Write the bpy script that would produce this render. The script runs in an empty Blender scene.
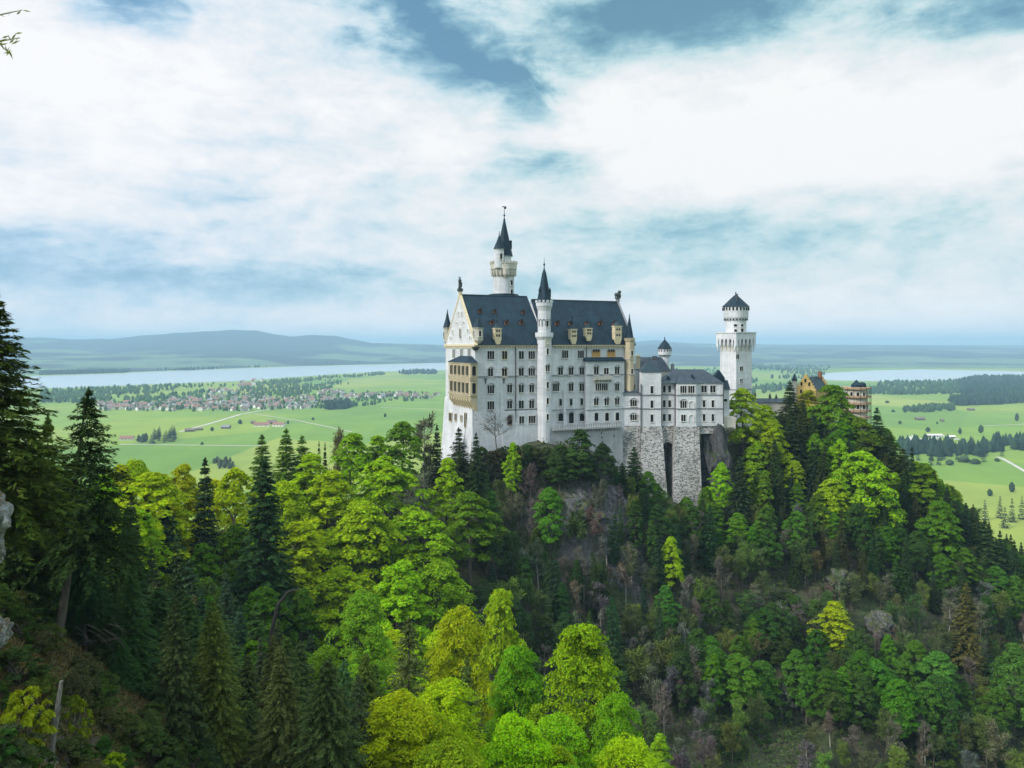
import bpy, math, random
import numpy as np
from mathutils import Vector

R = math.radians
SC = bpy.context.scene
COL = SC.collection
rnd = random.Random(7)

# ------------------------------------------------------------------ camera
F, HZ, CX, CZ = 769.0, 344.0, 512.0, 190.0      # focal length, horizon row, centre column, eye height (m above the plain)
cam = bpy.data.cameras.new('camera')
cam.sensor_width = 36.0
cam.lens = F * 36.0 / 1024.0
cam.shift_y = -(384.0 - HZ) / 1024.0
cam.clip_start = 0.3
cam.clip_end = 90000.0
camo = bpy.data.objects.new('camera', cam)
camo.location = (0, 0, CZ)
camo.rotation_euler = (R(90), 0, 0)
COL.objects.link(camo)
SC.camera = camo

# ------------------------------------------------------------------ render / exposure
SC.render.engine = 'CYCLES'
cy = SC.cycles
cy.use_denoising = True
try:
    cy.denoiser = 'OPENIMAGEDENOISE'
except Exception:
    pass
cy.max_bounces = 6
cy.diffuse_bounces = 3
cy.glossy_bounces = 2
cy.transmission_bounces = 3
cy.transparent_max_bounces = 4
cy.volume_bounces = 0
cy.caustics_reflective = False
cy.caustics_refractive = False
SC.view_settings.view_transform = 'Standard'
SC.view_settings.look = 'None'
SC.view_settings.exposure = 0.65
SC.view_settings.gamma = 1.0
SC.view_settings.use_curve_mapping = False

# ------------------------------------------------------------------ sun
SUN = Vector((-0.72, -0.42, 0.62)).normalized()
sl = bpy.data.lights.new('sun', 'SUN')
sl.energy = 2.3
sl.angle = R(9)
sl.color = (1.0, 0.95, 0.86)
so = bpy.data.objects.new('sun', sl)
so.rotation_euler = SUN.to_track_quat('Z', 'Y').to_euler()
so.location = (-60, -40, 260)
COL.objects.link(so)

# ------------------------------------------------------------------ world: daylight sky behind broken cloud
W = bpy.data.worlds.new('World')
SC.world = W
W.use_nodes = True
nt = W.node_tree
nt.nodes.clear()
N, L = nt.nodes, nt.links


def wm(op, a, b=None, c=None):
    n = N.new('ShaderNodeMath')
    n.operation = op
    for i, v in enumerate((a, b, c)):
        if v is None:
            continue
        if isinstance(v, (int, float)):
            n.inputs[i].default_value = v
        else:
            L.new(v, n.inputs[i])
    return n.outputs[0]


out = N.new('ShaderNodeOutputWorld')
bg = N.new('ShaderNodeBackground')
bg.inputs['Strength'].default_value = 0.1
L.new(bg.outputs[0], out.inputs[0])
sky = N.new('ShaderNodeTexSky')
sky.sky_type = 'NISHITA'
sky.sun_disc = False
sky.sun_elevation = math.asin(SUN.z)
sky.sun_rotation = math.atan2(SUN.x, SUN.y)
sky.altitude = 900
tc = N.new('ShaderNodeTexCoord')
sp = N.new('ShaderNodeSeparateXYZ')
L.new(tc.outputs['Generated'], sp.inputs[0])
az = wm('ARCTAN2', sp.outputs[0], sp.outputs[1])
el = wm('ARCSINE', sp.outputs[2])


def cloud_noise(sa, se, detail, rough, dist, off):
    cb = N.new('ShaderNodeCombineXYZ')
    L.new(wm('MULTIPLY', az, sa), cb.inputs[0])
    L.new(wm('MULTIPLY', el, se), cb.inputs[1])
    cb.inputs[2].default_value = off
    n = N.new('ShaderNodeTexNoise')
    n.inputs['Scale'].default_value = 1.0
    n.inputs['Detail'].default_value = detail
    n.inputs['Roughness'].default_value = rough
    n.inputs['Distortion'].default_value = dist
    L.new(cb.outputs[0], n.inputs['Vector'])
    return n.outputs[0]


n1 = cloud_noise(4.2, 11.0, 7, 0.55, 0.5, 3.1)
n2 = cloud_noise(9.0, 34.0, 6, 0.6, 0.6, 8.4)
n3 = cloud_noise(7.0, 12.0, 5, 0.6, 0.8, 15.2)


def blob(px, py, rx, ry, amp, tilt=0.0):
    """a soft bank of cloud (amp > 0) or a gap (amp < 0), given by bearing and height in the sky"""
    a0 = math.atan((px - CX) / F)
    e0 = math.atan((HZ - py) / F * math.cos(a0))
    da = wm('SUBTRACT', az, a0)
    de = wm('SUBTRACT', el, e0)
    # ragged outline
    da = wm('ADD', da, wm('MULTIPLY', wm('SUBTRACT', n3, 0.5), 0.22))
    de = wm('ADD', de, wm('MULTIPLY', wm('SUBTRACT', n1, 0.5), 0.13))
    ct, st = math.cos(tilt), math.sin(tilt)
    u = wm('DIVIDE', wm('ADD', wm('MULTIPLY', da, ct), wm('MULTIPLY', de, st)), rx / F)
    v = wm('DIVIDE', wm('SUBTRACT', wm('MULTIPLY', de, ct), wm('MULTIPLY', da, st)), ry / F)
    d2 = wm('ADD', wm('MULTIPLY', u, u), wm('MULTIPLY', v, v))
    return wm('MULTIPLY', wm('EXPONENT', wm('MULTIPLY', d2, -1.0)), amp)


acc = wm('ADD', wm('MULTIPLY', wm('SUBTRACT', n1, 0.5), 0.95), 0.56)
acc = wm('ADD', acc, wm('MULTIPLY', wm('SUBTRACT', n2, 0.5), 0.5))
n4 = cloud_noise(26.0, 60.0, 6, 0.62, 0.4, 21.7)
acc = wm('ADD', acc, wm('MULTIPLY', wm('SUBTRACT', n4, 0.5), 0.36))
n5 = cloud_noise(11.0, 19.0, 8, 0.66, 0.15, 33.3)
acc = wm('ADD', acc, wm('MULTIPLY', wm('SUBTRACT', n5, 0.5), 1.0))
for b in [(150, 110, 250, 95, 0.38), (30, 40, 120, 60, 0.25), (820, 115, 260, 62, 0.5), (980, 150, 160, 55, 0.3), (610, 130, 120, 70, 0.25),
          (430, 30, 95, 42, -0.72, -0.5), (505, 85, 46, 26, -0.6, -0.6), (690, 5, 170, 48, -0.75, 0.15),
          (105, 12, 55, 16, -0.42), (165, 22, 30, 14, -0.3), (565, 175, 45, 26, -0.42), (985, 10, 70, 34, -0.55),
          (30, 275, 170, 36, -0.3), (330, 283, 190, 14, -0.26), (640, 282, 130, 16, -0.16), (820, 238, 260, 28, -0.16),
          (240, 150, 110, 8, -0.22), (430, 165, 140, 60, 0.12), (512, 330, 900, 26, 0.34), (800, 305, 220, 22, 0.26), (690, 300, 60, 10, 0.15)]:
    acc = wm('ADD', acc, blob(*b))
# overcast skies are brightest overhead: thick bright cloud above the picture
hi = N.new('ShaderNodeMapRange')
hi.inputs['From Min'].default_value = 0.46
hi.inputs['From Max'].default_value = 1.1
hi.inputs['To Min'].default_value = 0.65
hi.inputs['To Max'].default_value = 1.7
L.new(el, hi.inputs['Value'])
ramp = N.new('ShaderNodeValToRGB')
e = ramp.color_ramp.elements
e[0].position, e[0].color = 0.0, (0.13, 0.31, 0.40, 1)
e[1].position, e[1].color = 1.0, (0.95, 0.95, 0.955, 1)
for p, c in ((0.22, (0.27, 0.50, 0.58, 1)), (0.42, (0.50, 0.70, 0.75, 1)), (0.6, (0.70, 0.81, 0.84, 1)), (0.78, (0.84, 0.87, 0.89, 1))):
    q = ramp.color_ramp.elements.new(p)
    q.color = c
L.new(acc, ramp.inputs[0])
# the western half of the sky is a purer blue, the eastern half turns towards green
ramp2 = N.new('ShaderNodeValToRGB')
e = ramp2.color_ramp.elements
e[0].position, e[0].color = 0.0, (0.12, 0.33, 0.52, 1)
e[1].position, e[1].color = 1.0, (0.97, 0.97, 0.98, 1)
for p, c in ((0.22, (0.30, 0.51, 0.70, 1)), (0.42, (0.51, 0.69, 0.84, 1)), (0.6, (0.70, 0.80, 0.90, 1)), (0.78, (0.85, 0.88, 0.93, 1))):
    q = ramp2.color_ramp.elements.new(p)
    q.color = c
L.new(acc, ramp2.inputs[0])
azr = N.new('ShaderNodeMapRange')
azr.inputs['From Min'].default_value = -0.45
azr.inputs['From Max'].default_value = 0.1
L.new(az, azr.inputs['Value'])
mixr = N.new('ShaderNodeMix')
mixr.data_type = 'RGBA'
L.new(azr.outputs[0], mixr.inputs[0])
L.new(ramp2.outputs[0], mixr.inputs[6])
L.new(ramp.outputs[0], mixr.inputs[7])
mulc = N.new('ShaderNodeMix')
mulc.data_type = 'RGBA'
mulc.blend_type = 'MULTIPLY'
mulc.clamp_result = False
mulc.inputs[0].default_value = 1.0
L.new(mixr.outputs[2], mulc.inputs[6])
gain = wm('MULTIPLY', hi.outputs[0], 10.0)
cbx = N.new('ShaderNodeCombineXYZ')
for i in range(3):
    L.new(gain, cbx.inputs[i])
L.new(cbx.outputs[0], mulc.inputs[7])
mixs = N.new('ShaderNodeMix')
mixs.data_type = 'RGBA'
cov = N.new('ShaderNodeMapRange')
cov.inputs['From Min'].default_value = 0.0
cov.inputs['From Max'].default_value = 0.45
cov.inputs['To Min'].default_value = 0.7
cov.inputs['To Max'].default_value = 1.0
L.new(acc, cov.inputs['Value'])
L.new(cov.outputs[0], mixs.inputs[0])
L.new(sky.outputs[0], mixs.inputs[6])
L.new(mulc.outputs[2], mixs.inputs[7])
L.new(mixs.outputs[2], bg.inputs['Color'])


# ------------------------------------------------------------------ helpers: materials
def new_mat(name):
    m = bpy.data.materials.new(name)
    m.use_nodes = True
    t = m.node_tree
    b = t.nodes.get('Principled BSDF')
    return m, t, b


def ramp_node(t, fac, stops):
    r = t.nodes.new('ShaderNodeValToRGB')
    el_ = r.color_ramp.elements
    el_[0].position, el_[0].color = stops[0][0], (*stops[0][1], 1)
    el_[1].position, el_[1].color = stops[-1][0], (*stops[-1][1], 1)
    for p, c in stops[1:-1]:
        q = el_.new(p)
        q.color = (*c, 1)
    t.links.new(fac, r.inputs[0])
    return r.outputs[0]


def noise_node(t, vec, scale, detail=4, rough=0.55, dist=0.0):
    n = t.nodes.new('ShaderNodeTexNoise')
    n.inputs['Scale'].default_value = scale
    n.inputs['Detail'].default_value = detail
    n.inputs['Roughness'].default_value = rough
    n.inputs['Distortion'].default_value = dist
    if vec is not None:
        t.links.new(vec, n.inputs['Vector'])
    return n.outputs[0]


def coords(t, scale=(1, 1, 1), kind='Object'):
    c = t.nodes.new('ShaderNodeTexCoord')
    m = t.nodes.new('ShaderNodeMapping')
    m.inputs['Scale'].default_value = scale
    t.links.new(c.outputs[kind], m.inputs[0])
    return m.outputs[0]


def mixc(t, fac, a, b, mode='MIX'):
    n = t.nodes.new('ShaderNodeMix')
    n.data_type = 'RGBA'
    n.blend_type = mode
    for sock, v in ((n.inputs[0], fac), (n.inputs[6], a), (n.inputs[7], b)):
        if isinstance(v, (int, float)):
            sock.default_value = v
        elif isinstance(v, tuple):
            sock.default_value = (*v, 1) if len(v) == 3 else v
        else:
            t.links.new(v, sock)
    return n.outputs[2]


def bump(t, b, h, strength, dist=0.1):
    n = t.nodes.new('ShaderNodeBump')
    n.inputs['Strength'].default_value = strength
    n.inputs['Distance'].default_value = dist
    t.links.new(h, n.inputs['Height'])
    t.links.new(n.outputs[0], b.inputs['Normal'])


def simple(name, col, rough=0.7, var=0.25, scale=1.5, stretch=(1, 1, 1), metallic=0.0, bmp=0.0):
    m, t, b = new_mat(name)
    v = coords(t, stretch)
    n = noise_node(t, v, scale, 5, 0.6)
    lo = tuple(c * (1 - var) for c in col)
    hi_ = tuple(min(1, c * (1 + var)) for c in col)
    t.links.new(ramp_node(t, n, [(0.3, lo), (0.7, hi_)]), b.inputs['Base Color'])
    b.inputs['Roughness'].default_value = rough
    b.inputs['Metallic'].default_value = metallic
    if bmp:
        bump(t, b, n, bmp)
    return m


M = {}


def wall_material(name, col, dirt, block=0.9):
    """ashlar masonry: faint courses, rain streaks and blotches"""
    m, t, b = new_mat(name)
    v = coords(t, (1, 1, 1))
    big = noise_node(t, v, 0.16, 6, 0.62)
    streak = noise_node(t, coords(t, (1.6, 1.6, 0.07)), 1.0, 5, 0.65)
    fine = noise_node(t, v, 2.6, 3, 0.6)
    # masonry courses from a brick pattern on the longer axis
    sx = t.nodes.new('ShaderNodeSeparateXYZ')
    t.links.new(v, sx.inputs[0])
    add = t.nodes.new('ShaderNodeMath')
    add.operation = 'ADD'
    t.links.new(sx.outputs[0], add.inputs[0])
    t.links.new(sx.outputs[1], add.inputs[1])
    cb = t.nodes.new('ShaderNodeCombineXYZ')
    t.links.new(add.outputs[0], cb.inputs[0])
    t.links.new(sx.outputs[2], cb.inputs[1])
    bk = t.nodes.new('ShaderNodeTexBrick')
    bk.inputs['Scale'].default_value = 1.0
    bk.inputs['Brick Width'].default_value = block * 1.7
    bk.inputs['Row Height'].default_value = block * 0.75
    bk.inputs['Mortar Size'].default_value = 0.03
    bk.inputs['Color1'].default_value = (1, 1, 1, 1)
    bk.inputs['Color2'].default_value = (0.87, 0.88, 0.9, 1)
    bk.inputs['Mortar'].default_value = (0.8, 0.8, 0.8, 1)
    t.links.new(cb.outputs[0], bk.inputs['Vector'])
    c = ramp_node(t, big, [(0.3, tuple(x * 0.72 for x in col)), (0.6, col)])
    c = mixc(t, 1.0, c, bk.outputs['Color'], 'MULTIPLY')
    s = ramp_node(t, streak, [(0.42, (0, 0, 0)), (0.72, (1, 1, 1))])
    sm = t.nodes.new('ShaderNodeMath')
    sm.operation = 'MULTIPLY'
    sm.inputs[1].default_value = 0.75
    t.links.new(s, sm.inputs[0])
    c = mixc(t, sm.outputs[0], c, dirt)
    f = ramp_node(t, fine, [(0.3, (0.86, 0.86, 0.86)), (0.65, (1, 1, 1))])
    c = mixc(t, 1.0, c, f, 'MULTIPLY')
    t.links.new(c, b.inputs['Base Color'])
    b.inputs['Roughness'].default_value = 0.85
    bump(t, b, fine, 0.25, 0.05)
    return m


M['limestone'] = wall_material('limestone wall', (0.73, 0.735, 0.76), (0.44, 0.445, 0.46))
M['limestone_warm'] = wall_material('pale warm stone', (0.66, 0.62, 0.53), (0.36, 0.33, 0.27))
M['grey_wall'] = wall_material('grey retaining wall', (0.46, 0.47, 0.48), (0.25, 0.25, 0.26))
M['sandstone'] = wall_material('yellow sandstone', (0.60, 0.51, 0.35), (0.36, 0.29, 0.18), 0.6)
M['ochre'] = wall_material('orange stone', (0.64, 0.47, 0.25), (0.42, 0.29, 0.14), 0.6)
M['gate_yellow'] = wall_material('yellow gatehouse stone', (0.56, 0.41, 0.14), (0.34, 0.22, 0.07), 0.7)
M['trim'] = simple('stone trim', (0.62, 0.6, 0.55), 0.8, 0.15, 2)
M['trim_grey'] = simple('grey string course', (0.2, 0.2, 0.22), 0.8, 0.2, 2)
M['cream'] = simple('cream trim', (0.6, 0.5, 0.33), 0.8, 0.2, 2)
M['hood'] = simple('shade-toned hood and terrace stone', (0.36, 0.36, 0.36), 0.85, 0.2, 2)  # shadow on the window hoods put into a darker stone colour; terrace reuses the grey
M['bronze'] = simple('dark bronze', (0.03, 0.035, 0.035), 0.5, 0.3, 2)
M['iron'] = simple('dark iron', (0.05, 0.05, 0.055), 0.6, 0.3, 2)
M['dormer'] = simple('red brown dormer', (0.2, 0.075, 0.03), 0.7, 0.3, 3)
M['white_paint'] = simple('white plaster', (0.75, 0.74, 0.7), 0.8, 0.1, 0.5)


def glass_mat(name, c):
    m, t, b = new_mat(name)
    n = noise_node(t, coords(t), 1.3, 2)
    t.links.new(ramp_node(t, n, [(0.35, tuple(x * 0.6 for x in c)), (0.7, c)]), b.inputs['Base Color'])
    b.inputs['Roughness'].default_value = 0.3
    b.inputs['Specular IOR Level'].default_value = 0.15
    return m


M['glass'] = glass_mat('dark window glass', (0.009, 0.011, 0.016))
M['orange_glass'] = glass_mat('orange blind', (0.6, 0.33, 0.09))
M['grey_glass'] = glass_mat('grey shuttered window', (0.24, 0.25, 0.25))


def roof_mat(name, c, c2, rough=0.5):
    m, t, b = new_mat(name)
    v = coords(t)
    n = noise_node(t, coords(t, (0.6, 0.6, 0.25)), 0.9, 6, 0.65)
    sx = t.nodes.new('ShaderNodeSeparateXYZ')
    t.links.new(v, sx.inputs[0])
    add = t.nodes.new('ShaderNodeMath')
    add.operation = 'ADD'
    t.links.new(sx.outputs[0], add.inputs[0])
    t.links.new(sx.outputs[1], add.inputs[1])
    cb = t.nodes.new('ShaderNodeCombineXYZ')
    t.links.new(sx.outputs[0], cb.inputs[0])
    t.links.new(sx.outputs[2], cb.inputs[1])
    bk = t.nodes.new('ShaderNodeTexBrick')
    bk.inputs['Scale'].default_value = 1.0
    bk.inputs['Brick Width'].default_value = 0.7
    bk.inputs['Row Height'].default_value = 0.42
    bk.inputs['Mortar Size'].default_value = 0.03
    bk.inputs['Color1'].default_value = (1, 1, 1, 1)
    bk.inputs['Color2'].default_value = (0.7, 0.72, 0.75, 1)
    bk.inputs['Mortar'].default_value = (0.6, 0.6, 0.6, 1)
    t.links.new(cb.outputs[0], bk.inputs['Vector'])
    c_ = ramp_node(t, n, [(0.3, c), (0.7, c2)])
    t.links.new(mixc(t, 1.0, c_, bk.outputs['Color'], 'MULTIPLY'), b.inputs['Base Color'])
    b.inputs['Roughness'].default_value = rough
    b.inputs['Specular IOR Level'].default_value = 0.22
    bump(t, b, bk.outputs['Fac'], 0.2, 0.04)
    return m


M['slate'] = roof_mat('dark blue slate', (0.003, 0.014, 0.026), (0.011, 0.040, 0.064), 0.62)
M['lead'] = roof_mat('grey sheet roof', (0.028, 0.042, 0.058), (0.06, 0.078, 0.10), 0.5)
M['lead_blue'] = roof_mat('blue grey slate', (0.014, 0.034, 0.046), (0.03, 0.06, 0.078), 0.5)


def rubble_mat():
    m, t, b = new_mat('rubble masonry')
    v = coords(t, (0.85, 0.85, 1.5))
    w = noise_node(t, v, 1.2, 3)
    vo = t.nodes.new('ShaderNodeTexVoronoi')
    vo.inputs['Scale'].default_value = 2.0
    vo.inputs['Randomness'].default_value = 1.0
    t.links.new(v, vo.inputs['Vector'])
    sepc = t.nodes.new('ShaderNodeSeparateColor')
    t.links.new(vo.outputs['Color'], sepc.inputs[0])
    ed = t.nodes.new('ShaderNodeTexVoronoi')
    ed.feature = 'DISTANCE_TO_EDGE'
    ed.inputs['Scale'].default_value = 2.0
    t.links.new(v, ed.inputs['Vector'])
    stone = ramp_node(t, sepc.outputs[0], [(0.0, (0.05, 0.05, 0.052)), (0.4, (0.15, 0.15, 0.155)), (0.6, (0.34, 0.335, 0.33)), (1.0, (0.52, 0.51, 0.49))])
    mort = ramp_node(t, ed.outputs[0], [(0.03, (1, 1, 1)), (0.1, (0, 0, 0))])
    c = mixc(t, mort, stone, (0.48, 0.47, 0.46))
    big = noise_node(t, coords(t, (1, 1, 0.5)), 0.18, 4)
    c = mixc(t, 1.0, c, ramp_node(t, big, [(0.35, (0.62, 0.63, 0.6)), (0.6, (1, 1, 1))]), 'MULTIPLY')
    t.links.new(c, b.inputs['Base Color'])
    b.inputs['Roughness'].default_value = 0.9
    bump(t, b, ed.outputs[0], 0.5, 0.1)
    return m


M['rubble'] = rubble_mat()


def rock_mat(name, dark, light, moss):
    m, t, b = new_mat(name)
    v = coords(t, (1, 1, 0.6))
    n = noise_node(t, v, 0.35, 8, 0.68, 0.4)
    n2 = noise_node(t, v, 1.6, 6, 0.7, 0.8)
    c = ramp_node(t, n2, [(0.32, dark), (0.5, tuple((a + q) / 2 for a, q in zip(dark, light))), (0.68, light)])
    g = t.nodes.new('ShaderNodeNewGeometry')
    sx = t.nodes.new('ShaderNodeSeparateXYZ')
    t.links.new(g.outputs['Normal'], sx.inputs[0])
    ad = t.nodes.new('ShaderNodeMath')
    ad.operation = 'MULTIPLY_ADD'
    ad.inputs[1].default_value = 0.9
    t.links.new(n, ad.inputs[0])
    t.links.new(sx.outputs[2], ad.inputs[2])
    k = ramp_node(t, ad.outputs[0], [(0.75, (0, 0, 0)), (1.0, (1, 1, 1))])
    c = mixc(t, k, c, moss)
    t.links.new(c, b.inputs['Base Color'])
    b.inputs['Roughness'].default_value = 0.95
    bump(t, b, n2, 0.8, 0.4)
    return m


M['rock'] = rock_mat('grey limestone rock', (0.025, 0.027, 0.03), (0.20, 0.198, 0.195), (0.05, 0.06, 0.016))
M['pale_rock'] = rock_mat('pale limestone', (0.07, 0.075, 0.085), (0.42, 0.42, 0.43), (0.09, 0.07, 0.03))
M['dark_rock'] = rock_mat('dark cliff rock', (0.015, 0.017, 0.02), (0.10, 0.10, 0.105), (0.025, 0.035, 0.012))


def leaf_mat(name, transl, vary):
    """foliage: the colour comes from each tree's object colour, with a little change from leaf to leaf"""
    m = bpy.data.materials.new(name)
    m.use_nodes = True
    t = m.node_tree
    t.nodes.clear()
    o = t.nodes.new('ShaderNodeOutputMaterial')
    oi = t.nodes.new('ShaderNodeObjectInfo')
    g = t.nodes.new('ShaderNodeNewGeometry')
    hs = t.nodes.new('ShaderNodeHueSaturation')
    mr = t.nodes.new('ShaderNodeMapRange')
    mr.inputs['To Min'].default_value = 1 - vary
    mr.inputs['To Max'].default_value = 1 + vary
    t.links.new(g.outputs['Random Per Island'], mr.inputs['Value'])
    t.links.new(mr.outputs[0], hs.inputs['Value'])
    mh = t.nodes.new('ShaderNodeMapRange')
    mh.inputs['To Min'].default_value = 0.482
    mh.inputs['To Max'].default_value = 0.518
    fr = t.nodes.new('ShaderNodeMath')
    fr.operation = 'FRACT'
    ml = t.nodes.new('ShaderNodeMath')
    ml.operation = 'MULTIPLY'
    ml.inputs[1].default_value = 17.3
    t.links.new(g.outputs['Random Per Island'], ml.inputs[0])
    t.links.new(ml.outputs[0], fr.inputs[0])
    t.links.new(fr.outputs[0], mh.inputs['Value'])
    t.links.new(mh.outputs[0], hs.inputs['Hue'])
    t.links.new(oi.outputs['Color'], hs.inputs['Color'])
    d = t.nodes.new('ShaderNodeBsdfDiffuse')
    tr = t.nodes.new('ShaderNodeBsdfTranslucent')
    mx = t.nodes.new('ShaderNodeMixShader')
    mx.inputs[0].default_value = transl
    t.links.new(hs.outputs[0], d.inputs[0])
    t.links.new(hs.outputs[0], tr.inputs[0])
    t.links.new(d.outputs[0], mx.inputs[1])
    t.links.new(tr.outputs[0], mx.inputs[2])
    t.links.new(mx.outputs[0], o.inputs[0])
    return m


M['leaf'] = leaf_mat('broad leaves', 0.42, 0.38)
M['needle'] = leaf_mat('needles', 0.15, 0.4)
M['twig'] = leaf_mat('bare twigs', 0.0, 0.4)
M['bark'] = simple('grey brown bark', (0.09, 0.075, 0.06), 0.9, 0.45, 2, (3, 3, 0.5))
M['grey_bark'] = simple('grey weathered bark', (0.15, 0.14, 0.125), 0.9, 0.5, 3, (4, 4, 0.8), bmp=0.5)
M['pale_bark'] = simple('pale bark', (0.3, 0.28, 0.25), 0.9, 0.35, 2, (3, 3, 0.6))
M['dark_bark'] = simple('dark wet bark', (0.022, 0.02, 0.018), 0.9, 0.4, 2, (3, 3, 0.5))


# ------------------------------------------------------------------ helpers: meshes and objects
class MB:
    """collects shapes; build() links them as ONE mesh object"""

    def __init__(self):
        self.v, self.f, self.m = [], [], []

    def add(self, vs, fs, mi=0):
        o = len(self.v)
        self.v.extend(vs)
        self.f.extend([tuple(i + o for i in f) for f in fs])
        self.m.extend([mi] * len(fs))
        return self

    def box(self, x0, x1, y0, y1, z0, z1, mi=0, top=None):
        """top=(x0,x1,y0,y1) makes a tapered block"""
        a = top or (x0, x1, y0, y1)
        vs = [(x0, y0, z0), (x1, y0, z0), (x1, y1, z0), (x0, y1, z0), (a[0], a[2], z1), (a[1], a[2], z1), (a[1], a[3], z1), (a[0], a[3], z1)]
        return self.add(vs, [(3, 2, 1, 0), (4, 5, 6, 7), (0, 1, 5, 4), (1, 2, 6, 5), (2, 3, 7, 6), (3, 0, 4, 7)], mi)

    def prism(self, poly, z0, z1, mi=0, top=None):
        n = len(poly)
        tp = top or poly
        vs = [(x, y, z0) for x, y in poly] + [(x, y, z1) for x, y in tp]
        fs = [tuple(range(n - 1, -1, -1)), tuple(range(n, 2 * n))]
        fs += [(i, (i + 1) % n, n + (i + 1) % n, n + i) for i in range(n)]
        return self.add(vs, fs, mi)

    def extrude_y(self, poly, y0, y1, mi=0):
        """polygon in x,z pushed from y0 to y1"""
        n = len(poly)
        vs = [(x, y0, z) for x, z in poly] + [(x, y1, z) for x, z in poly]
        fs = [tuple(range(n)), tuple(range(2 * n - 1, n - 1, -1))]
        fs += [((i + 1) % n, i, n + i, n + (i + 1) % n) for i in range(n)]
        return self.add(vs, fs, mi)

    def extrude_x(self, poly, x0, x1, mi=0):
        n = len(poly)
        vs = [(x0, y, z) for y, z in poly] + [(x1, y, z) for y, z in poly]
        fs = [tuple(range(n - 1, -1, -1)), tuple(range(n, 2 * n))]
        fs += [(i, (i + 1) % n, n + (i + 1) % n, n + i) for i in range(n)]
        return self.add(vs, fs, mi)

    def lathe(self, cx, cy_, prof, n=24, mi=0, ph=0.0):
        """prof = [(r, z), ...] from bottom to top"""
        vs, fs = [], []
        for r, z in prof:
            r = max(r, 0.001)
            for i in range(n):
                a = ph + 2 * math.pi * i / n
                vs.append((cx + r * math.cos(a), cy_ + r * math.sin(a), z))
        for k in range(len(prof) - 1):
            for i in range(n):
                j = (i + 1) % n
                fs.append((k * n + i, k * n + j, (k + 1) * n + j, (k + 1) * n + i))
        fs.append(tuple(range(n - 1, -1, -1)))
        fs.append(tuple((len(prof) - 1) * n + i for i in range(n)))
        return self.add(vs, fs, mi)

    def tube(self, pts, radii, n=6, mi=0):
        vs, fs = [], []
        P = [Vector(p) for p in pts]
        for k, p in enumerate(P):
            d = (P[min(k + 1, len(P) - 1)] - P[max(k - 1, 0)]).normalized()
            a = d.cross(Vector((0.3, 0.9, 0.2)))
            if a.length < 1e-3:
                a = d.cross(Vector((1, 0, 0)))
            a.normalize()
            b = d.cross(a)
            for i in range(n):
                t = 2 * math.pi * i / n
                q = p + (a * math.cos(t) + b * math.sin(t)) * radii[k]
                vs.append(tuple(q))
        for k in range(len(P) - 1):
            for i in range(n):
                j = (i + 1) % n
                fs.append((k * n + i, k * n + j, (k + 1) * n + j, (k + 1) * n + i))
        fs.append(tuple(range(n - 1, -1, -1)))
        fs.append(tuple((len(P) - 1) * n + i for i in range(n)))
        return self.add(vs, fs, mi)

    def ball(self, cx, cy_, cz, rx, ry, rz, mi=0, nu=10, nv=7):
        vs, fs = [], []
        for j in range(1, nv):
            t = math.pi * j / nv
            for i in range(nu):
                a = 2 * math.pi * i / nu
                vs.append((cx + rx * math.sin(t) * math.cos(a), cy_ + ry * math.sin(t) * math.sin(a), cz + rz * math.cos(t)))
        b, tpi = len(vs), len(vs) + 1
        vs += [(cx, cy_, cz + rz), (cx, cy_, cz - rz)]
        for j in range(nv - 2):
            for i in range(nu):
                k = (i + 1) % nu
                fs.append((j * nu + i, (j + 1) * nu + i, (j + 1) * nu + k, j * nu + k))
        for i in range(nu):
            k = (i + 1) % nu
            fs.append((b, i, k))
            fs.append((tpi, (nv - 2) * nu + k, (nv - 2) * nu + i))
        return self.add(vs, fs, mi)

    def mesh(self, name, mats):
        me = bpy.data.meshes.new(name)
        me.from_pydata(self.v, [], self.f)
        for m in (mats if isinstance(mats, (list, tuple)) else [mats]):
            me.materials.append(m)
        me.polygons.foreach_set('material_index', self.m)
        me.update()
        return me

    def build(self, name, mats, parent=None, loc=(0, 0, 0), rz=0.0, smooth=False):
        me = self.mesh(name, mats)
        if smooth:
            me.polygons.foreach_set('use_smooth', [True] * len(me.polygons))
        return link(name, me, parent, loc, rz)


def link(name, data, parent=None, loc=(0, 0, 0), rz=0.0):
    o = bpy.data.objects.new(name, data)
    COL.objects.link(o)
    o.location = loc
    o.rotation_euler = (0, 0, rz)
    if parent is not None:
        o.parent = parent
    return o


def tag(o, label=None, cat=None, group=None, kind=None):
    if label:
        o['label'] = label
    if cat:
        o['category'] = cat
    if group:
        o['group'] = group
    if kind:
        o['kind'] = kind
    return o


def thing(name, label, cat, loc=(0, 0, 0), rz=0.0, group=None):
    return tag(link(name, None, None, loc, rz), label, cat, group)


def grid_mesh(name, V, nx, ny, mat, smooth=True):
    """V: (ny*nx, 3) array, rows along x"""
    me = bpy.data.meshes.new(name)
    i = np.arange(nx - 1)[None, :] + nx * np.arange(ny - 1)[:, None]
    i = i.ravel()
    q = np.stack([i, i + 1, i + nx + 1, i + nx], 1)
    me.vertices.add(len(V))
    me.vertices.foreach_set('co', V.astype(np.float32).ravel())
    me.loops.add(q.size)
    me.loops.foreach_set('vertex_index', q.astype(np.int32).ravel())
    me.polygons.add(len(q))
    me.polygons.foreach_set('loop_start', np.arange(0, q.size, 4, dtype=np.int32))
    me.polygons.foreach_set('loop_total', np.full(len(q), 4, np.int32))
    me.update(calc_edges=True)
    me.materials.append(mat)
    if smooth:
        me.polygons.foreach_set('use_smooth', [True] * len(q))
    return me


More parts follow.
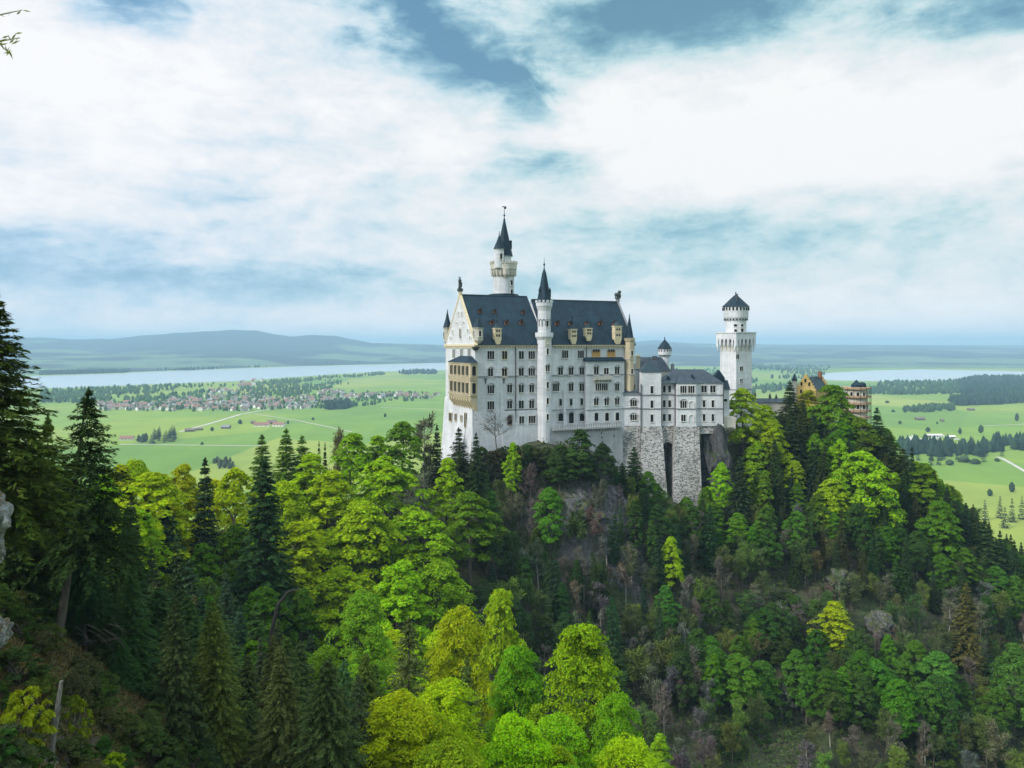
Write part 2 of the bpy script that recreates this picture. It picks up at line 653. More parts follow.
def quads_mesh(name, P, mat):
    """P: (n, 4, 3) loose quads"""
    n = len(P)
    me = bpy.data.meshes.new(name)
    me.vertices.add(n * 4)
    me.vertices.foreach_set('co', P.astype(np.float32).ravel())
    me.loops.add(n * 4)
    me.loops.foreach_set('vertex_index', np.arange(n * 4, dtype=np.int32))
    me.polygons.add(n)
    me.polygons.foreach_set('loop_start', np.arange(0, n * 4, 4, dtype=np.int32))
    me.polygons.foreach_set('loop_total', np.full(n, 4, np.int32))
    me.update(calc_edges=True)
    me.materials.append(mat)
    return me


def vnoise(X, Y, scale, seed):
    """smooth value noise in [-1, 1]"""
    x, y = np.asarray(X, float) / scale, np.asarray(Y, float) / scale
    xi, yi = np.floor(x), np.floor(y)
    fx, fy = x - xi, y - yi
    fx, fy = fx * fx * (3 - 2 * fx), fy * fy * (3 - 2 * fy)

    def h(a, b):
        s = np.sin(a * 127.1 + b * 311.7 + seed * 74.7) * 43758.5453
        return (s - np.floor(s)) * 2 - 1
    return (h(xi, yi) * (1 - fx) + h(xi + 1, yi) * fx) * (1 - fy) + (h(xi, yi + 1) * (1 - fx) + h(xi + 1, yi + 1) * fx) * fy


def X_at(px, Y):
    return (px - CX) / F * Y


def Z_at(py, Y):
    return CZ + (HZ - py) / F * Y


def plain_xy(px, py):
    """point of the flat plain seen in that direction"""
    Y = CZ * F / (py - HZ)
    return X_at(px, Y), Y
# ================================================================== the land
# control points of the wooded mountainside: (column, row, distance) as seen from the bridge, or column, distance, height below the eye
CP = []
for px, py, Y in [(-260, 470, 45), (-200, 560, 40), (0, 640, 45), (60, 635, 66), (0, 768, 30), (100, 756, 48), (180, 754, 58), (270, 760, 66), (110, 690, 60), (40, 700, 45),
                  (340, 800, 72), (240, 850, 62), (150, 720, 82), (0, 560, 100), (60, 575, 110), (120, 580, 140), (150, 680, 110), (230, 730, 100),
                  (120, 540, 190), (200, 537, 200), (300, 527, 208), (400, 507, 218), (430, 485, 228), (340, 520, 215),
                  (120, 600, 165), (200, 600, 162), (300, 608, 166), (400, 596, 178), (450, 560, 195), (200, 680, 127), (300, 760, 120), (400, 770, 130), (450, 655, 165),
                  (430, 840, 105), (560, 870, 95), (500, 910, 80), (300, 870, 85), (650, 910, 120), (650, 830, 142), (700, 960, 100), (620, 900, 70),
                  (480, 452, 224), (455, 462, 238), (446, 470, 252), (545, 462, 221), (580, 462, 218), (607, 468, 220), (520, 540, 206), (600, 556, 205), (560, 640, 186), (640, 612, 202),
                  (560, 720, 166), (650, 720, 174), (480, 620, 180), (500, 760, 150), (620, 780, 158),
                  (640, 505, 238), (690, 510, 240), (722, 476, 248), (705, 520, 238), (715, 436, 258),
                  (760, 438, 266), (800, 433, 272), (845, 430, 276), (880, 446, 270), (740, 425, 285), (800, 415, 300),
                  (740, 506, 240), (800, 497, 246), (790, 560, 226), (860, 560, 228), (900, 478, 262), (960, 545, 246), (1024, 605, 236), (1100, 665, 226),
                  (760, 620, 206), (850, 650, 202), (950, 650, 208), (1024, 700, 196), (760, 720, 176), (850, 740, 174), (950, 740, 182), (1060, 760, 182),
                  (700, 600, 208), (710, 690, 188), (800, 850, 146), (1000, 860, 152), (900, 990, 122), (1200, 800, 190), (1300, 760, 230)]:
    CP.append((X_at(px, Y), Y, (HZ - py) / F * Y))
for px, Y, h in [(100, 290, -115), (200, 300, -112), (300, 310, -110), (430, 335, -100), (0, 300, -120), (-150, 260, -90), (-300, 200, -60),
                 (900, 335, -105), (1024, 300, -118), (800, 370, -110), (1150, 280, -120), (700, 390, -100), (560, 370, -90), (1300, 330, -150),
                 (470, 270, -34), (560, 262, -32), (640, 275, -32), (700, 285, -32),
                 (-200, 460, -205), (100, 440, -205), (350, 450, -205), (600, 480, -205), (850, 470, -205), (1100, 430, -205), (1300, 430, -205),
                 (512, 25, -72), (300, 30, -52), (800, 35, -78), (1200, 60, -80), (1200, 120, -88), (-300, 20, -13), (-100, 14, -16), (150, 25, -30), (512, 5, -70)]:
    CP.append((X_at(px, Y), Y, h))
CP = np.array(CP, float)


def _rbf_fit():
    P = CP[:, :2]
    D = np.linalg.norm(P[:, None] - P[None], axis=2)
    n = len(P)
    A = np.zeros((n + 3, n + 3))
    A[:n, :n] = D - 1.5 * np.eye(n)
    A[:n, n] = 1
    A[:n, n + 1:] = P
    A[n, :n] = 1
    A[n + 1:, :n] = P.T
    b = np.zeros(n + 3)
    b[:n] = CP[:, 2]
    return np.linalg.solve(A, b)


_W = _rbf_fit()


def gz(X, Y, rough=True):
    """height of the mountainside (world z)"""
    X, Y = np.atleast_1d(np.asarray(X, float)), np.atleast_1d(np.asarray(Y, float))
    out_ = np.zeros(X.size)
    xs, ys = X.ravel(), Y.ravel()
    n = len(CP)
    for k in range(0, xs.size, 20000):
        x, y = xs[k:k + 20000], ys[k:k + 20000]
        D = np.hypot(x[:, None] - CP[None, :, 0], y[:, None] - CP[None, :, 1])
        out_[k:k + 20000] = D @ _W[:n] + _W[n] + _W[n + 1] * x + _W[n + 2] * y
    z = out_.reshape(X.shape) + CZ
    if rough:
        s = np.clip((Y - 30) / 120, 0.15, 1)
        z = z + s * (1.3 * vnoise(X, Y, 17, 1) + 0.9 * (1 - 2 * np.abs(vnoise(X, Y, 7, 2))) + 0.5 * vnoise(X, Y, 3.1, 3))
    return z


def gz1(x, y):
    return float(gz([x], [y])[0])


xs = np.arange(-240, 345, 1.6)
ys = np.concatenate([np.arange(2, 80, 0.8), np.arange(80, 300, 1.6), np.arange(300, 480, 4.0)])
GX, GY = np.meshgrid(xs, ys)
GZ = np.maximum(gz(GX, GY), -1.2)
m, t, b = new_mat('forest floor and rock')
v = coords(t)
g = t.nodes.new('ShaderNodeNewGeometry')
sx = t.nodes.new('ShaderNodeSeparateXYZ')
t.links.new(g.outputs['Normal'], sx.inputs[0])
nb = noise_node(t, v, 0.09, 6, 0.65)
nf = noise_node(t, v, 0.9, 6, 0.7)
soil = ramp_node(t, nf, [(0.3, (0.014, 0.014, 0.008)), (0.5, (0.042, 0.038, 0.02)), (0.7, (0.08, 0.07, 0.036))])
moss = ramp_node(t, nf, [(0.3, (0.010, 0.018, 0.006)), (0.7, (0.05, 0.075, 0.015))])
c = mixc(t, ramp_node(t, nb, [(0.4, (0, 0, 0)), (0.6, (1, 1, 1))]), soil, moss)
rk = noise_node(t, coords(t, (1, 1, 0.5)), 0.7, 7, 0.7, 0.5)
rock = ramp_node(t, rk, [(0.3, (0.025, 0.027, 0.032)), (0.55, (0.10, 0.10, 0.105)), (0.72, (0.27, 0.27, 0.27))])
ms = t.nodes.new('ShaderNodeMath')
ms.operation = 'MULTIPLY_ADD'
ms.inputs[1].default_value = 0.35
t.links.new(nb, ms.inputs[0])
t.links.new(sx.outputs[2], ms.inputs[2])
c = mixc(t, ramp_node(t, ms.outputs[0], [(0.68, (1, 1, 1)), (0.8, (0, 0, 0))]), c, rock)
t.links.new(c, b.inputs['Base Color'])
b.inputs['Roughness'].default_value = 0.95
bump(t, b, nf, 0.7, 0.3)
me = grid_mesh('mountainside', np.stack([GX, GY, GZ], 2).reshape(-1, 3), len(xs), len(ys), m)
tag(link('mountainside', me), kind='structure')

# ------------------------------------------------------------------ the plain
m, t, b = new_mat('meadows')
v = coords(t, (1, 0.55, 1))
vo = t.nodes.new('ShaderNodeTexVoronoi')
vo.inputs['Scale'].default_value = 1 / 330
vo.inputs['Randomness'].default_value = 0.9
wv = noise_node(t, v, 1 / 500, 3)
t.links.new(v, vo.inputs['Vector'])
sc_ = t.nodes.new('ShaderNodeSeparateColor')
t.links.new(vo.outputs['Color'], sc_.inputs[0])
field = ramp_node(t, sc_.outputs[0], [(0.0, (0.115, 0.215, 0.012)), (0.35, (0.15, 0.25, 0.012)), (0.7, (0.19, 0.27, 0.016)), (1.0, (0.25, 0.29, 0.035))])
nn = noise_node(t, v, 1 / 90, 6, 0.6)
vs_ = t.nodes.new('ShaderNodeTexVoronoi')
vs_.inputs['Scale'].default_value = 1 / 95
mp_ = t.nodes.new('ShaderNodeMapping')
mp_.inputs['Rotation'].default_value = (0, 0, 0.35)
mp_.inputs['Scale'].default_value = (0.28, 1.0, 1)
t.links.new(v, mp_.inputs[0])
t.links.new(mp_.outputs[0], vs_.inputs['Vector'])
ss_ = t.nodes.new('ShaderNodeSeparateColor')
t.links.new(vs_.outputs['Color'], ss_.inputs[0])
field = mixc(t, 1.0, field, ramp_node(t, ss_.outputs[1], [(0.0, (0.88, 0.92, 0.9)), (1.0, (1.1, 1.06, 1.0))]), 'MULTIPLY')
field = mixc(t, 1.0, field, ramp_node(t, nn, [(0.3, (0.78, 0.84, 0.8)), (0.7, (1.1, 1.06, 1.0))]), 'MULTIPLY')
t.links.new(field, b.inputs['Base Color'])
b.inputs['Roughness'].default_value = 0.95
p = MB()
p.add([(-32000, -3000, 0), (32000, -3000, 0), (32000, 30000, 0), (-32000, 30000, 0)], [(0, 1, 2, 3)])
tag(p.build('meadow_plain', m), kind='structure')


def sheet(name, pix, z, mat):
    q = MB()
    vs = [(*plain_xy(*p_), z) for p_ in pix]
    q.add(vs, [tuple(range(len(vs)))])
    return tag(q.build(name, mat), kind='structure')


m, t, b = new_mat('lake water')
b.inputs['Base Color'].default_value = (0.40, 0.45, 0.47, 1)
b.inputs['Roughness'].default_value = 0.2
nw = noise_node(t, coords(t, (0.02, 0.05, 1)), 1.0, 3)
bump(t, b, nw, 0.04, 1.0)


def smooth_line(pts, step=8, wob=0.35, seed=1):
    o = []
    for (x0, y0), (x1, y1) in zip(pts[:-1], pts[1:]):
        n = max(1, int(abs(x1 - x0) / step))
        for k in range(n):
            f = k / n
            x = x0 + (x1 - x0) * f
            o.append((x, y0 + (y1 - y0) * f + wob * float(vnoise(x, seed * 9.0, 13, seed)) * 0.8))
    return o + [pts[-1]]


upper = smooth_line([(-60, 379), (61, 375.5), (130, 373), (200, 370), (300, 366.5), (445, 363), (560, 361.5)])
lower = smooth_line([(560, 368), (445, 370.5), (380, 371.5), (333, 374.5), (296, 377), (243, 381), (150, 384.5), (63, 388), (-60, 391)], seed=2)
sheet('large_lake', upper + lower, 0.5, m)
upper = smooth_line([(815, 374.5), (830, 373), (875, 370.2), (918, 369.4), (1005, 371), (1040, 372.5)], wob=0.25, seed=3)
lower = smooth_line([(1040, 374.8), (990, 375.7), (964, 377), (959, 380.3), (918, 381.4), (877, 381.4), (830, 380.4), (812, 378)], wob=0.3, seed=4)
sheet('small_lake', upper + lower, 0.5, m)
M['road'] = simple('pale gravel road', (0.46, 0.42, 0.36), 0.9, 0.12, 0.05)


def strip(name, pix, width, z=0.35):
    P = [Vector((*plain_xy(*p_), z)) for p_ in pix]
    q = MB()
    vs = []
    for k, p_ in enumerate(P):
        d = (P[min(k + 1, len(P) - 1)] - P[max(k - 1, 0)])
        nrm = Vector((-d.y, d.x, 0)).normalized() * width / 2
        vs += [tuple(p_ - nrm), tuple(p_ + nrm)]
    q.add(vs, [(2 * k, 2 * k + 2, 2 * k + 3, 2 * k + 1) for k in range(len(P) - 1)])
    return tag(q.build(name, M['road']), kind='structure')


strip('village_road', [(180, 432), (188, 429.5), (205, 425), (224, 419.5), (240, 414.5), (262, 410.5), (280, 408)], 9)
strip('field_track', [(120, 444.5), (160, 444.8), (210, 445.4), (262, 446)], 6, 0.3)
strip('field_path', [(255, 414), (300, 421), (352, 432)], 5, 0.32)
strip('lane', [(380, 407.5), (445, 409.5)], 7, 0.33)
strip('gravel_track', [(997, 457), (1003, 459), (1012, 464), (1024, 471), (1060, 492)], 6, 0.3)
strip('river_lane', [(985, 426), (1030, 424)], 6, 0.3)

# ------------------------------------------------------------------ far hills
prof = np.array([(-400, 336), (-100, 336), (0, 338), (41, 337.5), (75, 339.5), (110, 339), (137, 336), (175, 333), (212, 331), (235, 329.6), (256, 330.4), (275, 334), (290, 336.5),
                 (313, 335), (337, 336), (355, 340), (372, 343), (444, 344.8), (560, 344), (620, 342.3), (635, 341.7), (655, 340), (672, 342), (700, 343.6), (760, 344.4), (900, 345), (1024, 345.2), (1500, 344)])
shore = np.array([(-400, 4700), (61, 4638), (130, 5040), (200, 5620), (300, 6490), (445, 7700), (600, 7000), (815, 5900), (1000, 5800), (1500, 5800)])
cols = np.arange(-420, 1460, 4.0)
ds = np.concatenate([np.linspace(0, 1, 90)])
PXg, Sg = np.meshgrid(cols, ds)
d0 = np.interp(PXg, shore[:, 0], shore[:, 1]) + 150
D = d0 + Sg * (19000 - d0)
ridge_d = np.where(PXg < 480, 11000.0, 14500.0)
hr = CZ + (HZ - np.interp(PXg, prof[:, 0], prof[:, 1])) / F * ridge_d
f = np.clip((D - d0) / (ridge_d - d0), 0, 1)
Xg = (PXg - CX) / F * D
roll = 26 * vnoise(Xg, D, 1500, 5) + 16 * vnoise(Xg, D, 620, 6)
base = np.where(PXg < 480, 0.28 * np.clip(f * 2.2, 0, 1) ** 0.8 + 0.72 * np.clip((f - 0.42) / 0.58, 0, 1) ** 1.6, f ** 0.9)
Zg = hr * base + roll * np.clip(f * 4, 0, 1) * np.clip((1 - f) * 3, 0.06, 1) + 4 * np.clip(f * 20, 0, 1) - 1.0
Zg = np.where(D > ridge_d, hr - (D - ridge_d) * 0.02, Zg)
Zg = Zg + 3 * vnoise(Xg, D, 160, 8) * np.clip(f * 5, 0, 1)
m, t, b = new_mat('far woods and fields')
v = coords(t, (1, 0.5, 1))
n = noise_node(t, coords(t, (0.5, 0.6, 1)), 1 / 600, 5, 0.58)
n2 = noise_node(t, v, 1 / 150, 5, 0.6)
gp = t.nodes.new('ShaderNodeNewGeometry')
sz_ = t.nodes.new('ShaderNodeSeparateXYZ')
t.links.new(gp.outputs['Position'], sz_.inputs[0])
zm = t.nodes.new('ShaderNodeMath')
zm.operation = 'MULTIPLY_ADD'
zm.inputs[1].default_value = -0.00045
zm.inputs[2].default_value = 0.085
t.links.new(sz_.outputs[2], zm.inputs[0])
za = t.nodes.new('ShaderNodeMath')
za.operation = 'ADD'
t.links.new(n, za.inputs[0])
t.links.new(zm.outputs[0], za.inputs[1])
n = za.outputs[0]
wood = ramp_node(t, n2, [(0.3, (0.004, 0.014, 0.022)), (0.7, (0.012, 0.028, 0.030))])
fld = ramp_node(t, n2, [(0.3, (0.055, 0.115, 0.05)), (0.7, (0.13, 0.19, 0.09))])
t.links.new(mixc(t, ramp_node(t, n, [(0.56, (0, 0, 0)), (0.61, (1, 1, 1))]), wood, fld), b.inputs['Base Color'])
b.inputs['Roughness'].default_value = 1.0
me = grid_mesh('far_hills', np.stack([Xg, D, Zg], 2).reshape(-1, 3), len(cols), len(ds), m)
tag(link('far_hills', me), kind='structure')

# ------------------------------------------------------------------ the air
hz = bpy.data.materials.new('hazy air')
hz.use_nodes = True
t = hz.node_tree
t.nodes.clear()
o = t.nodes.new('ShaderNodeOutputMaterial')
vol = t.nodes.new('ShaderNodeVolumePrincipled')
vol.inputs['Color'].default_value = (0.52, 0.80, 1.0, 1)
vol.inputs['Density'].default_value = 1.0e-4
vol.inputs['Anisotropy'].default_value = 0.0
t.links.new(vol.outputs[0], o.inputs['Volume'])
q = MB()
q.box(-33000, 33000, -4000, 31000, -3, 405)
tag(q.build('haze', hz), kind='stuff')
# ================================================================== the castle
TH = math.asin(0.41)
CT, ST = math.cos(TH), math.sin(TH)
P0X, P0Y = -10.8, 225.0            # south-west corner of the palace


def pu(px, v=0.0):
    """distance along the palace's long side for an image column, on the plane v"""
    k = (px - CX) / F
    x0, y0 = P0X - ST * v, P0Y + CT * v
    return (k * y0 - x0) / (CT - k * ST)


def pv(px, u=0.0):
    """distance into the palace for an image column, on the plane u"""
    k = (px - CX) / F
    x0, y0 = P0X + CT * u, P0Y + ST * u
    return (x0 - k * y0) / (ST + k * CT)


def ph(py, u, v=0.0):
    """height over the eye for an image row at (u, v)"""
    return (HZ - py) / F * (P0Y + ST * u + CT * v)


PZ = -42.0                          # local z = height over eye - PZ ; the empty stands at the foot
palace = thing('castle_palace', 'long white palace block with two dark blue roofs, tall gable and slender round tower', 'castle palace',
               (P0X, P0Y, CZ + PZ), TH)


def hz_(h):
    return h - PZ


# ---- windows: surround mesh with the dark panes as its child, meshes shared
_wcache = {}


def arch(x0, x1, z0, z1, n=6):
    r = (x1 - x0) / 2
    cx_ = (x0 + x1) / 2
    return [(x0, z0), (x1, z0)] + [(cx_ + r * math.cos(math.pi * k / n), z1 - r + r * math.sin(math.pi * k / n)) for k in range(n + 1)]


def window_meshes(nl, h, lw, hood, mat, pane, flat=False):
    key = (nl, h, lw, hood, mat, pane, flat)
    if key in _wcache:
        return _wcache[key]
    gap = 0.11
    lw = lw * 1.25
    h = h * 1.06
    w = nl * lw + (nl - 1) * gap
    a, g_ = MB(), MB()
    x = -w / 2
    for k in range(nl):
        if flat:
            g_.extrude_y([(x, -h / 2), (x + lw, -h / 2), (x + lw, h / 2), (x, h / 2)], -0.03, 0.05)
        else:
            g_.extrude_y(arch(x, x + lw, -h / 2, h / 2), -0.03, 0.05)
        if k < nl - 1:
            a.box(x + lw + 0.02, x + lw + gap - 0.02, -0.16, 0.05, -h / 2, h / 2 - lw * 0.3)
            a.box(x + lw - 0.03, x + lw + gap + 0.03, -0.2, 0.05, h / 2 - lw * 0.3 + 0.002, h / 2 - lw * 0.3 + 0.14)
        x += lw + gap
    a.box(-w / 2 - 0.18, w / 2 + 0.18, -0.26, 0.05, -h / 2 - 0.2, -h / 2 - 0.003)
    a.box(-w / 2 - 0.14, -w / 2 - 0.02, -0.12, 0.05, -h / 2, h / 2)
    a.box(w / 2 + 0.02, w / 2 + 0.14, -0.12, 0.05, -h / 2, h / 2)
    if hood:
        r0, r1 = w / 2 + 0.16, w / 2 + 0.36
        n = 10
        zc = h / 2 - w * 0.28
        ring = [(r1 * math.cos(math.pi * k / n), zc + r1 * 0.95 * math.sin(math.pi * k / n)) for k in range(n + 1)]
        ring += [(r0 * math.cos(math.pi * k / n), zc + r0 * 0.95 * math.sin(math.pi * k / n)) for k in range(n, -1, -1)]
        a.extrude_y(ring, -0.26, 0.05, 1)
    else:
        a.box(-w / 2 - 0.16, w / 2 + 0.16, -0.2, 0.05, h / 2 + 0.02, h / 2 + 0.16)
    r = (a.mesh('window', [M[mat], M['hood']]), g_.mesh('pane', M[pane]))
    _wcache[key] = r
    return r


def window(parent, x, y, z, rz=0.0, nl=2, h=2.0, lw=0.6, hood=False, mat='trim', pane='glass', flat=False):
    a, g_ = window_meshes(nl, h, lw, hood, mat, pane, flat)
    w = link('window', a, parent, (x, y, z), rz)
    link('pane', g_, w)
    return w


def pwin(px, py, nl=2, h=2.0, lw=0.55, v=0.0, **k):
    u = pu(px, v)
    return window(palace, u, v, hz_(ph(py, u, v)), 0.0, nl, h, lw, **k)


UA = 22.9          # where the western roof ends
U1 = 55.2          # east end
# ---- walls
w = MB()
w.extrude_x([(0, hz_(-42)), (26, hz_(-42)), (26, hz_(0)), (13, hz_(14.6)), (0, hz_(0))], 0, UA)
w.extrude_x([(0.12, hz_(-42)), (20, hz_(-42)), (20, hz_(0)), (10, hz_(13.5)), (0.12, hz_(0))], UA, U1)
# flaring foot of the western block
w.extrude_x([(-0.35, hz_(-20.2)), (-1.3, hz_(-41)), (0.02, hz_(-41)), (0.02, hz_(-19.8))], 8.5, UA + 2)
w.extrude_x([(-0.002, hz_(-19)), (-1.0, hz_(-41)), (0.02, hz_(-41)), (0.02, hz_(-19))], -0.9, 8.4)
w.extrude_y([(0.02, hz_(-17)), (0.02, hz_(-41)), (-2.0, hz_(-41)), (-0.3, hz_(-17.2))], 0.0, 26)
# pilaster strip
w.box(pu(499.8), pu(504.2), -0.55, 0.02, hz_(-41.5), hz_(ph(393, pu(502))), 0, (pu(500.2), pu(503.8), -0.25, 0.02))
w.box(pu(563), pu(565.6), -0.5, 0.1, hz_(-26), hz_(ph(390, pu(564))), 0, (pu(563.2), pu(565.4), -0.2, 0.1))
w.build('wall', M['limestone'], palace)

# ---- roofs
r = MB()
r.extrude_x([(-0.75, hz_(-0.25)), (13, hz_(15.15)), (26.75, hz_(-0.25)), (26.3, hz_(-0.45)), (13, hz_(14.4)), (-0.3, hz_(-0.45))], 0.55, UA + 0.1)
roofw = r.build('roof', M['slate'], palace)
r = MB()
r.extrude_x([(-0.62, hz_(-0.22)), (10, hz_(14.05)), (20.75, hz_(-0.25)), (20.3, hz_(-0.45)), (10, hz_(13.3)), (-0.2, hz_(-0.42))], UA + 0.103, U1 - 0.5)
roofe = r.build('roof', M['slate'], palace)
# ridge flashings, gable copings
c = MB()
c.extrude_x([(12.8, hz_(15.1)), (13.2, hz_(15.1)), (13.1, hz_(15.4)), (12.9, hz_(15.4))], 0.6, UA)
c.extrude_x([(9.8, hz_(13.98)), (10.2, hz_(13.98)), (10.1, hz_(14.3)), (9.9, hz_(14.3))], UA + 0.2, U1 - 0.5)
c.build('roof_ridge', M['lead_blue'], palace)


def coping(u0, u1, vmax, hmax, name, mat):
    c_ = MB()
    vm = vmax / 2
    c_.extrude_x([(-0.85, hz_(-0.3)), (vm, hz_(hmax)), (vmax + 0.85, hz_(-0.3)), (vmax + 0.3, hz_(-0.5)), (vm, hz_(hmax - 0.9)), (-0.3, hz_(-0.5))], u0, u1)
    c_.box(u0 - 0.1, u1 + 0.1, vm - 0.6, vm + 0.6, hz_(hmax - 0.6), hz_(hmax + 0.6))
    return c_.build(name, M[mat], palace)


coping(-0.12, 0.55, 26, 15.6, 'gable_coping', 'cream')
coping(U1 - 0.5, U1 + 0.1, 20, 14.6, 'gable_coping', 'trim_grey')

# statues: standing knight with a lance on the west gable, crouching lion on the east gable
s = MB()
s.box(-0.55, 0.85, 12.3, 13.7, hz_(16.2), hz_(17.1))
s.lathe(0.1, 13, [(0.55, hz_(17.1)), (0.5, hz_(17.9)), (0.34, hz_(18.5)), (0.55, hz_(19.3)), (0.5, hz_(19.8)), (0.16, hz_(20.0)), (0.25, hz_(20.2)), (0.24, hz_(20.55)), (0.05, hz_(20.75))], 10)
s.tube([(-0.5, 12.6, hz_(17.1)), (-0.45, 12.6, hz_(21.2))], [0.07, 0.04])
s.tube([(0.1, 12.8, hz_(19.5)), (-0.45, 12.6, hz_(19.0))], [0.16, 0.1])
s.box(0.45, 0.75, 12.7, 13.6, hz_(17.6), hz_(18.9))
s.build('statue', M['bronze'], palace)
s = MB()
s.box(U1 - 0.9, U1 + 0.5, 9.3, 10.7, hz_(15.1), hz_(15.6))
s.ball(U1 - 0.1, 10, hz_(16.4), 1.0, 0.6, 0.75)
s.ball(U1 + 0.5, 10, hz_(17.3), 0.62, 0.55, 0.62)
s.box(U1 + 0.55, U1 + 0.85, 9.6, 10.4, hz_(15.5), hz_(16.6))
s.tube([(U1 - 0.9, 10, hz_(15.7)), (U1 - 1.4, 10, hz_(16.3)), (U1 - 1.0, 10, hz_(17.0))], [0.16, 0.13, 0.18])
s.build('lion_statue', M['bronze'], palace)

# ---- cornices and string courses
c = MB()
for k in range(int((U1) / 0.9)):
    u = 0.4 + k * 0.9
    if abs(u - 22.9) < 3:
        continue
    c.box(u, u + 0.4, -0.42, 0.1, hz_(-1.15), hz_(-0.62))
c.box(-0.3, UA - 2.3, -0.5, 0.1, hz_(-0.6), hz_(-0.28))
c.box(UA + 2.3, U1, -0.5, 0.1, hz_(-0.6), hz_(-0.28))
c.build('cornice', M['cream'], palace)
c = MB()
c.box(-0.5, 0.1, -0.5, 26.4, hz_(-0.7), hz_(-0.15))
c.box(-0.3, 0.1, -0.3, 26.2, hz_(-1.15), hz_(-0.703))
c.build('gable_cornice', M['cream'], palace)
sb = ph(376.4, 8)
for x0, x1, v0, v1, h, t_ in ((-0.25, UA - 2.2, -0.22, 0.1, sb, 0.16), (UA + 2.2, pu(585.5), -0.2, 0.1, sb, 0.16),
                              (pu(553), pu(586), -0.14, 0.1, ph(409.5, 30), 0.1), (pu(503), UA - 2.2, -0.3, 0.1, -19.7, 0.17)):
    c = MB()
    c.box(x0, x1, v0, v1, hz_(h - t_), hz_(h + t_))
    if x0 == -0.25:
        c.box(-0.25, 0.1, 0.102, 4.0, hz_(h - t_), hz_(h + t_))
    c.build('string_course', M['trim_grey'], palace)
# rainwater pipes
for px, y0, y1 in ((515.3, 344, 440), (586.0, 344, 423)):
    c = MB()
    u = pu(px)
    c.tube([(u, -0.35, hz_(ph(y0, u) - 0.5)), (u, -0.35, hz_(ph(y1, u)))], [0.17, 0.17], 6)
    c.build('downpipe', M['iron'], palace)
for px in (485.5, 503.7):
    c = MB()
    u = pu(px)
    h = ph(381, u)
    c.box(u - 0.45, u + 0.45, -0.3, 0.05, hz_(h + 0.4), hz_(h + 0.75))
    c.box(u - 0.16, u + 0.16, -0.3, 0.05, hz_(h - 0.7), hz_(h + 0.4))
    c.build('wall_anchor', M['iron'], palace)

# ---- windows of the long side
for px, py, nl, hood, mat in [
    (490.7, 355, 3, 0, 'trim'), (504.6, 355, 2, 0, 'cream'), (521.3, 355, 2, 0, 'trim'), (531.6, 355, 3, 0, 'trim'),
    (490.5, 372.3, 2, 1, 'trim'), (504.4, 372.3, 2, 1, 'cream'), (521.2, 372, 2, 1, 'trim'), (531.6, 372, 3, 1, 'trim'),
    (490.7, 389.3, 3, 1, 'trim'), (509.6, 388.5, 2, 1, 'trim'), (521.2, 388.5, 2, 1, 'trim'), (531.6, 388.5, 2, 1, 'trim'),
    (490.7, 405.3, 3, 0, 'trim'), (509.6, 404.5, 2, 1, 'trim'), (521.2, 404.5, 2, 0, 'trim'), (531.6, 404.2, 2, 1, 'trim'),
        (565.0, 354.2, 3, 0, 'trim'), (580.8, 354.2, 3, 0, 'trim'),
    (560.5, 371.2, 2, 1, 'trim'), (571.0, 371.2, 2, 1, 'trim'), (581.7, 371.2, 2, 1, 'trim'),
    (555.9, 387.2, 3, 1, 'trim'), (571.0, 387.2, 2, 1, 'trim'), (581.7, 387.2, 2, 1, 'trim')]:
    pwin(px, py, nl, 2.25, 0.58 if nl == 2 else 0.5, hood=bool(hood), mat=mat)
for px, py in ((560.5, 402.2), (571.0, 402.0), (581.7, 401.6)):
    pwin(px, py, 1, 2.0, 0.7)
pwin(509.7, 420, 1, 2.3, 1.05, v=-0.5, hood=True, mat='dormer')
pwin(521.6, 419.9, 2, 2.1, 0.58, v=-0.5)
pwin(531.9, 419.5, 3, 2.1, 0.52, v=-0.5)
for px, py, h in ((560.7, 417.2, 2.3), (571.2, 417.8, 3.2), (581.9, 417.2, 2.3)):
    pwin(px, py, 1, h, 1.35, hood=True)
for px in (596.1, 611.2):
    w_ = pwin(px, 353.6, 3, 1.7, 0.66, mat='ochre', pane='orange_glass')
# dark lunettes over the two orange windows
for px in (596.1, 611.2):
    c = MB()
    u = pu(px)
    h = ph(351.0, u)
    for k in (-1, 0, 1):
        c.extrude_y(arch(u + k * 0.84 - 0.27, u + k * 0.84 + 0.27, hz_(h - 0.2), hz_(h + 0.55)), -0.3, 0.05)
    c.build('window_lunette', M['glass'], palace)

